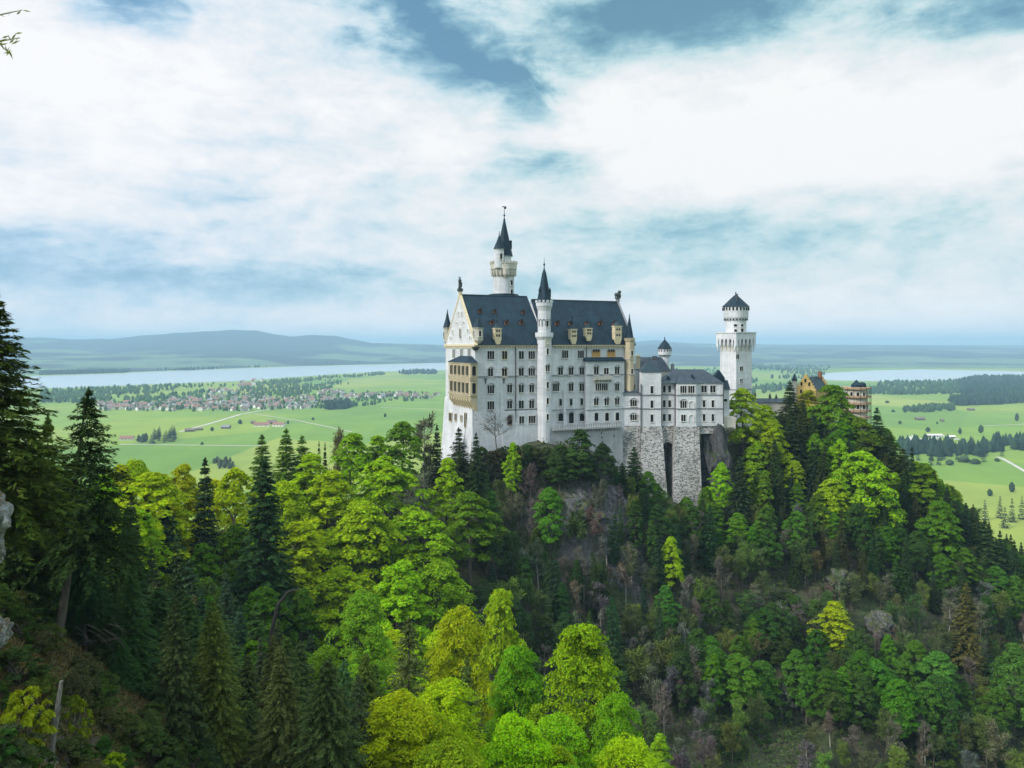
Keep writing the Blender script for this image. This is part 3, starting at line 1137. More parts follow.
# ---- bay block on the eastern half
BV = -1.5
b0, b1 = pu(586.6, BV), pu(624.2, BV)
bt = ph(361.3, (b0 + b1) / 2, BV)
w = MB()
w.box(b0, b1, BV, 0.1, hz_(-41), hz_(bt))
w.build('bay_block', M['limestone'], palace)
r = MB()
r.extrude_x([(BV - 0.45, hz_(bt + 0.003)), (BV - 0.45, hz_(bt + 0.3)), (0.11, hz_(bt + 1.25)), (0.11, hz_(bt + 0.003))], b0 - 0.3, b1 + 0.3)
r.build('bay_roof', M['slate'], palace)
for h, t_, d_ in ((sb, 0.16, 0.2), (ph(409.2, 45, BV), 0.1, 0.16)):
    c = MB()
    c.box(b0 - 0.1, b1 + 0.1, BV - d_, BV + 0.05, hz_(h - t_), hz_(h + t_))
    c.build('string_course', M['trim_grey'], palace)
for px, py, nl, h, lw, hood in [(596.2, 370.8, 2, 2.5, 0.62, 1), (606.2, 371.3, 2, 2.0, 0.62, 0), (617, 370.8, 2, 2.5, 0.62, 1),
                                (598.3, 387, 3, 2.2, 0.5, 0), (604.6, 387, 3, 2.2, 0.5, 0), (617, 387, 2, 2.2, 0.55, 1),
                                (596.1, 401.8, 2, 2.0, 0.58, 1), (606.6, 401.8, 2, 2.0, 0.58, 1), (617, 401.4, 2, 2.0, 0.58, 1),
                                (596.3, 416.8, 1, 2.4, 1.1, 0), (606.9, 416.8, 1, 2.4, 1.1, 0), (617.3, 416.4, 1, 2.4, 1.1, 0)]:
    pwin(px, py, nl, h, lw, BV, hood=bool(hood))
# balcony
c = MB()
x0, x1 = pu(593, BV), pu(611, BV)
h = ph(379.2, 45, BV)
c.box(x0, x1, BV - 1.1, BV - 0.002, hz_(h - 0.1), hz_(h + 0.15))
c.box(x0, x1, BV - 1.1, BV - 0.95, hz_(h + 0.152), hz_(h + 0.95))
for k in range(6):
    x = x0 + 0.2 + (x1 - x0 - 0.7) * k / 5
    c.extrude_x([(BV - 0.002, hz_(h - 1.0)), (BV - 0.9, hz_(h - 0.103)), (BV - 0.002, hz_(h - 0.103))], x, x + 0.3)
c.build('balcony', M['limestone_warm'], palace)

# ---- terrace in front of the eastern half
TV = -3.4
c = MB()
t0, t1 = pu(553.5, TV), pu(621.5, TV)
h = ph(427.6, (t0 + t1) / 2, TV)
c.box(t0, t1, TV, 0.1, hz_(h - 0.5), hz_(h))
c.box(t0, t1, TV, TV + 0.25, hz_(h + 1.0), hz_(h + 1.2))
n = 30
for k in range(n):
    x = t0 + (t1 - t0 - 0.25) * k / (n - 1)
    c.box(x, x + 0.22, TV + 0.03, TV + 0.2, hz_(h + 0.002), hz_(h + 0.998))
for k in range(10):
    x = pu(589, TV) + 0.1 + k * 1.02
    c.extrude_x([(TV + 0.8, hz_(h - 1.6)), (TV + 0.05, hz_(h - 0.503)), (TV + 0.8, hz_(h - 0.503))], x, x + 0.45)
c.build('terrace', M['hood'], palace)
w = MB()
w.box(t0 - 2, pu(623, TV + 0.8), TV + 0.8, -0.4, hz_(-50), hz_(h - 0.503))
w.build('terrace_wall', M['grey_wall'], palace)
for px, py in ((601.5, 433), (602, 437.5), (602.5, 442), (614, 436)):
    u = pu(px, TV + 0.8)
    hh = ph(py, u, TV + 0.8)
    c = MB()
    c.box(u - 0.18, u + 0.18, TV + 0.74, TV + 0.85, hz_(hh - 0.3), hz_(hh + 0.3))
    c.build('drain_slot', M['glass'], palace)

# ---- dormers in the roofs
def roof_v(h, vm, hm):
    return -0.75 + (vm + 0.75) * (h + 0.25) / (hm + 0.25)


def dormer(px, py, vm, hm, roof, rr=0.62):
    v = 6.0
    for _ in range(6):
        u = pu(px, v)
        h = ph(py, u, v)
        v = roof_v(h, vm, hm)
    d = MB()
    zc = hz_(h)
    front = v - 0.75
    outl = arch(u - rr, u + rr, zc - rr * 1.15, zc + rr * 1.15, 8)
    d.extrude_y(outl, front, v + 1.6)
    o_ = d.build('dormer', M['dormer'], roof)
    q_ = MB()
    q_.extrude_y(arch(u - rr * 0.5, u + rr * 0.5, zc - rr * 0.85, zc + rr * 0.75, 6), front - 0.03, front + 0.02)
    q_.build('dormer_window', M['glass'], roof)
    q_ = MB()
    ol = [(u + (rr + 0.18) * math.cos(a), zc + rr * 0.15 + (rr + 0.2) * math.sin(a)) for a in [math.pi * k / 8 for k in range(9)]]
    il = [(u + (rr + 0.02) * math.cos(a), zc + rr * 0.15 + (rr + 0.02) * math.sin(a)) for a in [math.pi * k / 8 for k in range(8, -1, -1)]]
    q_.extrude_y(ol + il, front - 0.15, v + 1.8)
    q_.build('dormer_hood', M['slate'], roof)


for px, py in ((491.3, 322.3), (505.6, 322.3), (520.6, 322.3)):
    dormer(px, py, 13, 15.15, roofw)
for px, py in ((479.2, 311), (494, 311.4), (522.4, 312)):
    dormer(px, py, 13, 15.15, roofw, 0.5)
for px, py in ((556.2, 323), (569.6, 323), (586, 323), (599.4, 323), (613.6, 323)):
    dormer(px, py, 10, 14.05, roofe)


def oriel(px, w_, ptop, pbot, pfin, roof):
    """masonry chimney house standing on the eaves, with corbel and finial"""
    u = pu(px, -0.4)
    hw = w_ / 2
    zt, zb, zf = (hz_(ph(y, u, -0.4)) for y in (ptop, pbot, pfin))
    c_ = MB()
    c_.box(u - hw, u + hw, -0.75, 1.0, zb - 0.2, zt - 0.3)
    c_.box(u - hw - 0.15, u + hw + 0.15, -0.9, 1.1, zt - 0.298, zt)
    c_.box(u - hw - 0.1, u + hw + 0.1, -0.85, 1.05, (zt + zb) / 2 - 0.12, (zt + zb) / 2 + 0.12)
    c_.box(u - hw * 0.55, u + hw * 0.55, -0.7, 0.1, zb - 1.7, zb - 0.202, 0, (u - hw, u + hw, -0.75, 0.1))
    o_ = c_.build('chimney', M['cream'], roof)
    for q_ in (0.28, 0.72):
        zq = zb + (zt - zb) * q_
        for s0, s1 in ((-0.6, -0.12), (0.12, 0.6)):
            d_ = MB()
            d_.box(u + hw * s0, u + hw * s1, -0.78, -0.7, zq - 0.3, zq + 0.3)
            d_.build('chimney_opening', M['glass'], roof)
    f_ = MB()
    f_.lathe(u, 0.4, [(hw * 1.1, zt + 0.002), (hw * 0.8, zt + 0.5), (0.22, zt + 1.3), (0.14, zt + 2.0), (0.34, zt + 2.3), (0.14, zt + 2.6), (0.1, (zt + zf) / 2 + 1.0), (0.26, zf - 0.8), (0.03, zf)], 8)
    f_.build('finial', M['lead_blue'], roof)


oriel(497.7, 2.1, 328, 338.6, 313.4, roofw)
oriel(573.4, 2.1, 329, 338.8, 314.6, roofe)
oriel(588.6, 2.2, 328, 335.5, 317, roofe)
oriel(617.7, 2.5, 325.8, 338.8, 310, roofe)


# ---- turrets
def turret(u, v, r_, hb, ht, hs, mat, sp_mat='slate', n=8, corbel=True, name='corner_turret', cren=False, fin=1.2, wins=()):
    c_ = MB()
    pr = [(0.25, hz_(hb - 1.6)), (r_ * 0.9, hz_(hb))] if corbel else [(r_, hz_(hb))]
    pr += [(r_, hz_(hb + 0.1)), (r_, hz_(ht - 0.45)), (r_ * 1.14, hz_(ht - 0.3)), (r_ * 1.14, hz_(ht))]
    c_.lathe(u, v, pr, n, 0, math.pi / n)
    if cren:
        for k in range(n * 2):
            a = math.pi * k / n
            c_.box(u + r_ * 1.05 * math.cos(a) - 0.18, u + r_ * 1.05 * math.cos(a) + 0.18, v + r_ * 1.05 * math.sin(a) - 0.18, v + r_ * 1.05 * math.sin(a) + 0.18, hz_(ht + 0.002), hz_(ht + 0.7))
    o_ = c_.build(name, M[mat], palace)
    f_ = MB()
    f_.lathe(u, v, [(r_ * (0.98 if cren else 1.2), hz_(ht + 0.003)), (r_ * 0.55, hz_(ht + (hs - ht) * 0.42)), (0.12, hz_(hs - fin * 0.8)), (0.2, hz_(hs - fin * 0.6)), (0.06, hz_(hs - fin * 0.4)), (0.03, hz_(hs))], n, 0, math.pi / n)
    f_.build('spire', M[sp_mat], o_)
    for a, hh in wins:
        window(o_, u + r_ * math.cos(a), v + r_ * math.sin(a), hz_(hh), a + math.pi / 2, 1, 1.5, 0.55)
    return o_


AF = -math.pi / 2
turret(1.1, 0.3, 1.45, ph(341, 1, 0), ph(327.5, 1, 0), ph(313.5, 1, 0), 'limestone_warm', wins=((AF, ph(333.5, 1)), (math.pi * 0.97, ph(333.5, 1))))
turret(0.6, 26.0, 1.2, ph(342, 0, 26), ph(327.5, 0, 26), ph(308.5, 0, 26), 'limestone_warm', wins=((math.pi, ph(335, 0, 26)),))
# south-east corner tower, yellow stone, down to the wing roofs
se = turret(pu(629.4, -0.7), -0.7, 1.5, -42, ph(340.2, 55), ph(313.5, 55), 'sandstone', corbel=False, cren=True, wins=((AF, ph(353, 55)), (AF, ph(371, 55)), (AF + 0.75, ph(360, 55))))
for py in (359.5, 374.2):
    c = MB()
    h = ph(py, 55)
    c.lathe(pu(629.4, -0.7), -0.7, [(1.51, hz_(h - 0.12)), (1.68, hz_(h)), (1.51, hz_(h + 0.12))], 8, 0, math.pi / 8)
    c.build('turret_band', M['trim_grey'], se)
turret(54.9, 19.8, 1.3, -6, 2.2, 9.5, 'limestone_warm', corbel=True)

# ---- stair tower on the front
su, sv = pu(544.2, -0.6), -0.6
c = MB()
hA = ph(336.0, su, sv)
c.lathe(su, sv, [(2.3, hz_(-42)), (2.22, hz_(-19)), (2.2, hz_(hA - 1.2)), (2.75, hz_(hA - 0.2)), (2.75, hz_(hA + 1.05)), (2.55, hz_(hA + 1.05)), (2.5, hz_(hA + 0.3)), (1.98, hz_(hA + 0.3)),
                 (1.98, hz_(ph(311, su, sv))), (2.25, hz_(ph(308, su, sv))), (2.5, hz_(ph(306, su, sv))), (2.5, hz_(ph(302.8, su, sv)))], 16, 0, math.pi / 16)
for k in range(12):
    a = 2 * math.pi * k / 12
    x, y = su + 2.36 * math.cos(a), sv + 2.36 * math.sin(a)
    hh = ph(302.8, su, sv)
    c.box(x - 0.26, x + 0.26, y - 0.26, y + 0.26, hz_(hh + 0.002), hz_(hh + 0.75))
stt = c.build('stair_tower', M['limestone'], palace)
f_ = MB()
hh = ph(303.2, su, sv)
f_.lathe(su, sv, [(2.3, hz_(hh)), (1.9, hz_(hh + 2.2)), (1.25, hz_(hh + 5.6)), (0.62, hz_(ph(273, su, sv))), (0.16, hz_(ph(268.5, su, sv))), (0.1, hz_(ph(266, su, sv))), (0.36, hz_(ph(264.6, su, sv))), (0.08, hz_(ph(263, su, sv))), (0.03, hz_(ph(257, su, sv)))], 8, 0, math.pi / 8)
for sgn in (-1, 1):
    f_.lathe(su + sgn * 1.75, sv - 0.4, [(0.35, hz_(hh + 1.9)), (0.35, hz_(hh + 3.6)), (0.45, hz_(hh + 3.7)), (0.03, hz_(hh + 4.9))], 6)
f_.build('spire', M['slate'], stt)
c = MB()
for k in range(12):
    a = 2 * math.pi * (k + 0.5) / 12
    x, y = su + 2.02 * math.cos(a), sv + 2.02 * math.sin(a)
    c.box(x - 0.12, x + 0.12, y - 0.12, y + 0.12, hz_(ph(326, su, sv)), hz_(ph(321, su, sv)))
    a2 = 2 * math.pi * k / 12
    for j in range(5):
        q1 = a2 + (j - 2) * 0.105
        x, y = su + 2.03 * math.cos(q1), sv + 2.03 * math.sin(q1)
        zz = ph(321, su, sv) + 0.34 * math.cos((j - 2) * 0.75)
        c.box(x - 0.1, x + 0.1, y - 0.1, y + 0.1, hz_(zz), hz_(zz + 0.22))
c.build('blind_arcade', M['trim_grey'], stt)
for py, nl in ((323.6, 1), (340.5, 1), (351.4, 1), (368.4, 2), (385, 1), (401, 1), (417, 1)):
    h = ph(py, su, sv - 2.1)
    window(stt, su + 0.05, sv - (1.98 if py < 330 else 2.2), hz_(h), 0, nl, 1.7, 0.55 if nl == 1 else 0.45, hood=(py in (368.4, 340.5)))
c = MB()
h = ph(341.5, su, sv)
c.extrude_y([(su - 0.85, hz_(h - 1.5)), (su + 0.85, hz_(h - 1.5)), (su + 0.85, hz_(h + 1.2)), (su, hz_(h + 2.0)), (su - 0.85, hz_(h + 1.2))], sv - 2.32, sv - 2.0)
c.build('stone_panel', M['limestone_warm'], stt)

# ---- the tall round tower behind the roof
tv = 24.0
tu = pu(503.6, tv)


def tph(py):
    return ph(py, tu, tv)


c = MB()
c.lathe(tu, tv, [(5.0, hz_(tph(298))), (5.0, hz_(tph(294.6))), (4.7, hz_(tph(294.2)))], 8, 0, math.pi / 8)
c.build('tower_collar', M['lead_blue'], palace)
c = MB()
c.lathe(tu, tv, [(3.6, hz_(-42)), (3.48, hz_(tph(278))), (3.5, hz_(tph(276.4)))], 28)
tow = c.build('round_tower', M['limestone'], palace)
c = MB()
c.lathe(tu, tv, [(3.51, hz_(tph(277.5))), (3.7, hz_(tph(275.8))), (4.0, hz_(tph(271.0))), (4.35, hz_(tph(269.6))), (4.35, hz_(tph(264.5))), (4.05, hz_(tph(264.5))), (4.0, hz_(tph(268)))], 28)
for k in range(20):
    a = 2 * math.pi * k / 20
    x, y = tu + 3.95 * math.cos(a), tv + 3.95 * math.sin(a)
    c.box(x - 0.24, x + 0.24, y - 0.24, y + 0.24, hz_(tph(276)), hz_(tph(270)))
    x, y = tu + 4.2 * math.cos(a + 0.15), tv + 4.2 * math.sin(a + 0.15)
    c.box(x - 0.36, x + 0.36, y - 0.36, y + 0.36, hz_(tph(264.5) + 0.002), hz_(tph(261.8)))
c.lathe(tu - 0.9, tv - 3.9, [(0.05, hz_(tph(279.6))), (0.9, hz_(tph(275.6))), (1.0, hz_(tph(270)))], 10)
c.build('parapet_gallery', M['limestone_warm'], tow)
c = MB()
ux = pu(504.3, tv)
c.lathe(ux, tv, [(2.3, hz_(tph(269))), (2.3, hz_(tph(257))), (2.5, hz_(tph(256.4)))], 20)
u2, v2 = pu(499.2, tv - 2.2), tv - 2.2
c.lathe(u2, v2, [(1.55, hz_(tph(269))), (1.55, hz_(tph(250.6))), (1.75, hz_(tph(250)))], 12)
c.build('lantern', M['limestone'], tow)
c = MB()
c.lathe(ux, tv, [(2.85, hz_(tph(256.4))), (2.1, hz_(tph(246))), (1.2, hz_(tph(233))), (0.35, hz_(tph(221))), (0.3, hz_(tph(219))), (0.13, hz_(tph(218))), (0.1, hz_(tph(216.6))), (0.38, hz_(tph(215.4))), (0.1, hz_(tph(214))), (0.07, hz_(tph(206)))], 12)
c.lathe(u2, v2, [(1.95, hz_(tph(250))), (1.0, hz_(tph(243.6))), (0.12, hz_(tph(236.5))), (0.2, hz_(tph(235.6))), (0.1, hz_(tph(234.6))), (0.1, hz_(tph(232.6)))], 10)
c.lathe(ux + 2.0, tv - 0.8, [(0.4, hz_(tph(249))), (0.4, hz_(tph(241.5))), (0.5, hz_(tph(241))), (0.4, hz_(tph(240.5)))], 8)
c.box(ux - 0.75, ux + 0.75, tv - 0.06, tv + 0.06, hz_(tph(207.3)), hz_(tph(206.4)))
c.ball(ux + 0.35, tv, hz_(tph(208)), 0.4, 0.14, 0.3)
c.build('spire', M['slate'], tow)
for px, py in ((507.0, 283.3), (506.9, 292.4)):
    a = AF + 0.42
    window(tow, tu + 3.52 * math.cos(a), tv + 3.52 * math.sin(a), hz_(tph(py)), a + math.pi / 2, 1, 1.5, 0.8)
window(tow, u2, v2 - 1.56, hz_(tph(257.8)), 0, 1, 1.7, 0.6)

# ---- the west gable side
WR = -math.pi / 2


def gwin(px, py, u=0.0, **k):
    v = pv(px, u)
    return window(palace, u, v, hz_(ph(py, u, v)), WR, **k)


for px in (454, 461.7, 469.4):
    gwin(px, 353.8, nl=2, h=2.6, lw=0.95, flat=True, pane='grey_glass')
# blind tracery on the gable
c = MB()
for px, y0, y1, ww in ((460.5, 326, 337, 1.2), (458.8, 311, 317, 0.5), (462, 311, 317, 0.5), (456.6, 321, 324, 0.7), (464, 320.5, 324, 0.7), (453, 329, 335, 0.9), (468.2, 328, 332.5, 0.9), (451, 336.5, 339.5, 1.0), (470.4, 336.5, 339.5, 1.0)):
    v = pv(px)
    za, zb = hz_(ph(y1, 0, v)), hz_(ph(y0, 0, v))
    pts = arch(v - ww, v + ww, za, max(zb, za + ww * 1.3), 8)
    inner = arch(v - ww * 0.62, v + ww * 0.62, za + 0.002, max(zb, za + ww * 1.3) - ww * 0.4, 8)
    c.extrude_x([pts[1]] + pts[2:] + [pts[0]] + [inner[0]] + inner[2:][::-1] + [inner[1]], -0.22, 0.02)
c.build('gable_tracery', M['trim'], palace)
gwin(460.5, 333.5, nl=1, h=2.6, lw=1.0)
for py, h in ((371.5, 1.6), (380.5, 1.8), (389, 2.0), (405, 2.0)):
    gwin(472.4, py, nl=1, h=h, lw=1.0, pane='grey_glass' if py > 372 else 'glass')
for px, py, h, nl in ((450.3, 416.8, 2.4, 2), (455.4, 417, 1.9, 1), (465.2, 420, 4.0, 1), (461, 418, 1.5, 1)):
    gwin(px, py, -0.95, nl=nl, h=h, lw=0.9, pane='grey_glass' if px == 461 else 'glass', mat='cream')
# two storey loggia
LU = -2.2
l0, l1 = pv(470.4, LU), pv(448.8, LU)
zt, zb = hz_(ph(362, LU, 12)), hz_(ph(393.8, LU, 12))
zm = hz_(ph(376.8, LU, 12))
c = MB()
c.box(LU, 0.02, l0, l1, zb, zt)
c.extrude_y([(0.0, zb - 4.2), (0.0, zb - 0.002), (LU, zb - 0.002), (LU + 0.1, zb - 0.6)], l0, l1)
for z in (zt - 0.35, zm + 0.1, zm - 0.5, zb + 0.05):
    c.box(LU - 0.22, 0.02, l0 - 0.22, l1 + 0.22, z, z + 0.36)
log = c.build('loggia', M['sandstone'], palace)
c = MB()
lm = (l0 + l1) / 2
c.add([(LU - 0.4, l0 - 0.4, zt + 0.02), (LU - 0.4, l1 + 0.4, zt + 0.02), (0.0, l1 + 0.4, zt + 0.02), (0.0, l0 - 0.4, zt + 0.02), (0.0, lm - 5, zt + 1.9), (0.0, lm + 5, zt + 1.9), (-0.6, lm - 3.5, zt + 1.9), (-0.6, lm + 3.5, zt + 1.9)],
      [(0, 6, 7, 1), (1, 7, 5, 2), (3, 4, 6, 0), (4, 5, 7, 6), (2, 5, 4, 3), (0, 1, 2, 3)])
c.build('loggia_roof', M['slate'], log)
for lev, hgt in ((zm + 0.62, 2.6), (zb + 0.62, 2.9)):
    for k in range(5):
        v = l0 + (l1 - l0) * (k + 0.75) / 5.5
        window(log, LU, v, lev + hgt / 2 + 0.3, WR, 2, hgt, 0.85, mat='sandstone')
    window(log, -1.1, l0, lev + hgt / 2 + 0.3, 0, 1, hgt, 0.9, mat='sandstone')
c = MB()
for k in range(9):
    v = l0 + 0.4 + (l1 - l0 - 1.4) * k / 8
    c.extrude_y([(0.0, zb - 4.6), (0.0, zb - 0.9), (LU - 0.15, zb - 0.9), (LU - 0.1, zb - 1.5)], v, v + 0.8)
c.build('loggia_corbels', M['cream'], log)
# corner bracket and buttress of the west side
c = MB()
c.box(-0.5, 0.4, -0.9, 0.3, hz_(ph(350.5, 0)), hz_(ph(347, 0)), 0, (-0.9, 0.9, -1.2, 0.6))
c.build('corner_bracket', M['bronze'], palace)
c = MB()
for v, d_ in ((5.4, 1.6), (11.5, 1.4)):
    c.extrude_y([(0.02, hz_(-24)), (0.02, hz_(-42)), (-2.2 - d_, hz_(-42)), (-1.0, hz_(-25)), (-0.5, hz_(-24))], v, v + 1.7)
c.build('buttress', M['limestone'], palace)

# ================================================================== the bower: white three storey wing on its rubble base
KY = 243.0


def kx(px, Y=KY):
    return X_at(px, Y)


def kh(py, Y=KY):
    return (HZ - py) / F * Y


KZ = -62.0
bower = thing('castle_wing', 'white three storey wing with grey hipped roofs on tall rubble stone base', 'castle wing', (kx(641), KY, CZ + KZ))
bx0 = kx(641)


def K(x, y, h):
    return (x - bx0, y - KY, h - KZ)


base_h = kh(426.2)
S1, S2 = kh(408.6), kh(395.0)
# (px0, px1, setback of the front, eave row)
SEG = [(620.6, 641.0, 1.2, 393.2), (641.0, 661.2, 0.0, 372.0), (661.2, 675.2, 1.6, 383.2), (697.6, 723.6, 0.5, 383.2)]
w = MB()
for a, b_, sbk, ev in SEG:
    x0, y0, z0 = K(kx(a, KY + sbk), KY + sbk, base_h)
    x1 = K(kx(b_, KY + sbk), 0, 0)[0]
    w.box(x0, x1, y0, y0 + 11 - sbk, z0, kh(ev) - KZ)
bay = [(kx(675.2, KY + 1.6) - bx0, 1.6), (kx(677.5, KY - 0.9) - bx0, -0.9), (kx(696.0, KY - 0.9) - bx0, -0.9), (kx(698.0, KY + 0.5) - bx0, 0.5), (kx(698.0) - bx0, 9), (kx(675.2) - bx0, 9)]
w.prism(bay, base_h - KZ, kh(383.2) - KZ)
w.build('wall', M['limestone'], bower)
for hh in (S1, S2):
    for a, b_, sbk, ev in SEG:
        if kh(ev) < hh + 0.5:
            continue
        c = MB()
        x0, x1 = kx(a, KY + sbk) - bx0, kx(b_, KY + sbk) - bx0
        c.box(x0 - 0.05, x1 + 0.05, sbk - 0.2, sbk + 0.05, hh - 0.14 - KZ, hh + 0.14 - KZ)
        c.build('string_course', M['trim_grey'], bower)
    o_ = [(x + (0.2 if i in (2, 3) else -0.2 if i in (0, 1) else 0), y - 0.2) for i, (x, y) in enumerate(bay[:4])]
    c = MB()
    c.prism(o_ + [(o_[-1][0], 3), (o_[0][0], 3)], hh - 0.142 - KZ, hh + 0.142 - KZ)
    c.build('string_course', M['trim_grey'], bower)


def hip(mb, x0, x1, y0, y1, z0, z1, ins=0.45):
    """hipped roof; ridge along x unless square"""
    d = (y1 - y0) / 2
    dx = min(d, (x1 - x0) / 2 - 0.01)
    ym = (y0 + y1) / 2
    vs = [(x0, y0, z0), (x1, y0, z0), (x1, y1, z0), (x0, y1, z0), (x0 + dx, ym, z1), (x1 - dx, ym, z1)]
    mb.add(vs, [(0, 1, 5, 4), (1, 2, 5), (2, 3, 4, 5), (3, 0, 4), (3, 2, 1, 0)])


r = MB()
zt = kh(383.2) - KZ
zr = kh(369.8) - KZ
hip(r, kx(661.2) - bx0, kx(724.2) - bx0, 0.1, 10.6, zt + 0.02, zr)
r.prism([(x + (-.3 if i in (0, 1) else .3 if i in (2, 3) else 0), y - 0.3) for i, (x, y) in enumerate(bay)], zt + 0.025, zt + 3.6, 0, [(kx(684 + (-2 if i in (0, 1, 5) else 4)) - bx0, 3.6 if i < 4 else 6) for i in range(6)])
rf = r.build('roof', M['lead'], bower)
r = MB()
hip(r, kx(640.4) - bx0, kx(661.8) - bx0, -0.35, 6.8, kh(371.8) - KZ, kh(359.6) - KZ)
r.lathe(kx(651.1) - bx0, 3.2, [(0.3, kh(360.2) - KZ), (0.1, kh(358.8) - KZ), (0.03, kh(356.5) - KZ)], 6)
r.build('tower_roof', M['lead_blue'], bower)
r = MB()
hip(r, kx(620.0, KY + 1.2) - bx0, kx(640.9) - bx0, 0.8, 7.5, kh(393.1) - KZ, kh(386.4) - KZ)
r.build('porch_roof', M['lead'], bower)
r = MB()
r.lathe(kx(632.8) - bx0, 4.6, [(1.5, kh(389) - KZ), (1.45, kh(386.2) - KZ), (0.1, kh(379) - KZ), (0.03, kh(377.6) - KZ)], 8)
r.build('turret_cone', M['slate'], bower)
# roof dormers, the dark gable at the end of the ridge and a chimney
r = MB()
for px, py in ((692, 377), (668, 378)):
    x, h = kx(px, KY + 2) - bx0, kh(py, KY + 2) - KZ
    r.extrude_y([(x - 0.8, h - 0.7), (x + 0.8, h - 0.7), (x, h + 0.8)], 1.2, 4.5)
r.build('dormer', M['slate'], rf)
r = MB()
x, h = kx(718.2, KY + 4) - bx0, kh(383, KY + 4) - KZ
r.extrude_y([(x - 1.6, h), (x + 1.9, h), (x + 1.7, h + 1.8), (x, h + 4.2), (x - 1.3, h + 2.4)], 2.6, 5.5)
r.build('gable_dormer', M['slate'], rf)
# annexe at the east end
w = MB()
xa, xb = kx(724.0) - bx0, kx(732.2) - bx0
w.box(xa, xb, 3.2, 10.5, kh(430) - KZ, kh(389.5, KY + 3.2) - KZ)
w.build('annexe', M['limestone'], bower)
r = MB()
r.extrude_x([(2.8, kh(389.6, KY + 3) - KZ + 0.03), (10.8, kh(389.6, KY + 3) - KZ + 0.03), (9.0, kh(380.8, KY + 3) - KZ), (6.0, kh(380.8, KY + 3) - KZ)], xa - 0.2, xb + 0.25)
r.build('annexe_roof', M['slate'], bower)
window(bower, (xa + xb) / 2, 3.2, kh(401) - KZ, 0, 1, 0.8, 1.0, flat=True)


def kwin(px, py, sbk, nl=1, h=2.1, lw=0.62, **k):
    Y = KY + sbk
    return window(bower, X_at(px, Y) - bx0, sbk, (HZ - py) / F * Y - KZ, 0, nl, h, lw, **k)


for py in (389.8, 404.2, 418.2):
    kwin(651.9, py, 0, 1, 2.2, 0.7)
for py in (389, 403.7, 417.5):
    kwin(664.2, py, 1.6, 1, 2.1, 0.68)
    kwin(669.6, py, 1.6, 1, 2.1, 0.68)
    kwin(704, py, 0.5, 2 if py < 395 else 1, 2.1, 0.62)
    kwin(712.8, py, 0.5, 2 if py < 395 else 1, 2.1, 0.62)
kwin(683.4, 389.4, -0.9, 3, 2.1, 0.46)
kwin(691.3, 389.4, -0.9, 3, 2.1, 0.46)
kwin(683.4, 404.4, -0.9, 3, 2.1, 0.46, hood=True)
kwin(683.4, 418, -0.9, 2, 1.9, 0.5)
kwin(633.5, 403, 1.2, 3, 1.9, 0.48, hood=True)
kwin(633.5, 417.3, 1.2, 3, 1.7, 0.48, hood=True)
c = MB()
for py in (404.4, 418):
    x, h = kx(691.3, KY - 0.9) - bx0, kh(py, KY - 0.9) - KZ
    n = 10
    ring = [(x + 0.95 * math.cos(math.pi * k / n), h + 0.25 + 0.95 * math.sin(math.pi * k / n)) for k in range(n + 1)] + [(x - 0.95, h - 1.3), (x - 0.72, h - 1.3)]
    ring += [(x + 0.72 * math.cos(math.pi * k / n), h + 0.25 + 0.72 * math.sin(math.pi * k / n)) for k in range(n, -1, -1)] + [(x + 0.72, h - 1.3), (x + 0.95, h - 1.3)]
    c.extrude_y(ring, -1.12, -0.88)
c.build('blind_arch', M['trim'], bower)
for px, sbk in ((640.9, -0.1), (661.3, 1.3), (675.0, 1.2), (723.3, 0.2)):
    c = MB()
    x = kx(px, KY + sbk) - bx0
    c.tube([(x, sbk - 0.15, kh(384) - KZ), (x, sbk - 0.15, kh(452 if px < 690 else 424) - KZ)], [0.16, 0.16], 6)
    c.build('downpipe', M['iron'], bower)
# rubble substructure: two battered piers, a tall arched niche between, side wall
zb, zB = base_h - KZ - 0.003, 0.0


def pier(mb, pa, pb, pa2, pb2, f0, f1, back=10.0):
    mb.box(kx(pa2) - bx0, kx(pb2) - bx0, f1, back, zB, zb, 0, (kx(pa) - bx0, kx(pb) - bx0, f0, back))


s = MB()
pier(s, 620.8, 640.5, 617, 641.5, 1.25, -1.2)
pier(s, 640.6, 661.8, 641.6, 668.5, -0.15, -4.0)
pier(s, 674.2, 698.2, 669.5, 700.5, -1.05, -4.6)
s.build('rubble_base', M['rubble'], bower)
s = MB()
xa, xb = kx(661.0) - bx0, kx(675.0) - bx0
xm, hw_ = (xa + xb) / 2 + 0.2, 1.75
ha = kh(442.5) - KZ
n = 10
ol = [(xa, zb), (xa, ha - 3)] + [(xm - hw_, ha - 3), (xm - hw_, ha - hw_)] + [(xm - hw_ * math.cos(math.pi * k / n), ha - hw_ + hw_ * math.sin(math.pi * k / n)) for k in range(1, n)] + [(xm + hw_, ha - hw_), (xm + hw_, ha - 3), (xb, ha - 3), (xb, zb)]
s.extrude_y(ol, 0.9, 3.4)
s.box(xa - 1, xb + 1, 8.5, 9.8, zB, zb)
s.build('arched_niche', M['rubble'], bower)
s = MB()
s.box(kx(698.3) - bx0, kx(723.2) - bx0, 0.9, 9.5, kh(434) - KZ, zb)
s.build('plinth', M['rubble'], bower)
s = MB()
s.box(kx(724.2) - bx0, kx(737) - bx0, 1.5, 9.5, kh(428) - KZ, kh(417.5) - KZ)
s.build('parapet_wall', M['limestone_warm'], bower)

# ================================================================== knights' house behind, with its round turret
HY = 268.0
hx0 = X_at(650, HY)
HZ0 = -40.0
kn = thing('courtyard_house', 'grey roofed courtyard house behind the wing with slim round turret', 'courtyard house', (hx0, HY, CZ + HZ0))


def hh_(py, Y=HY):
    return (HZ - py) / F * Y - HZ0


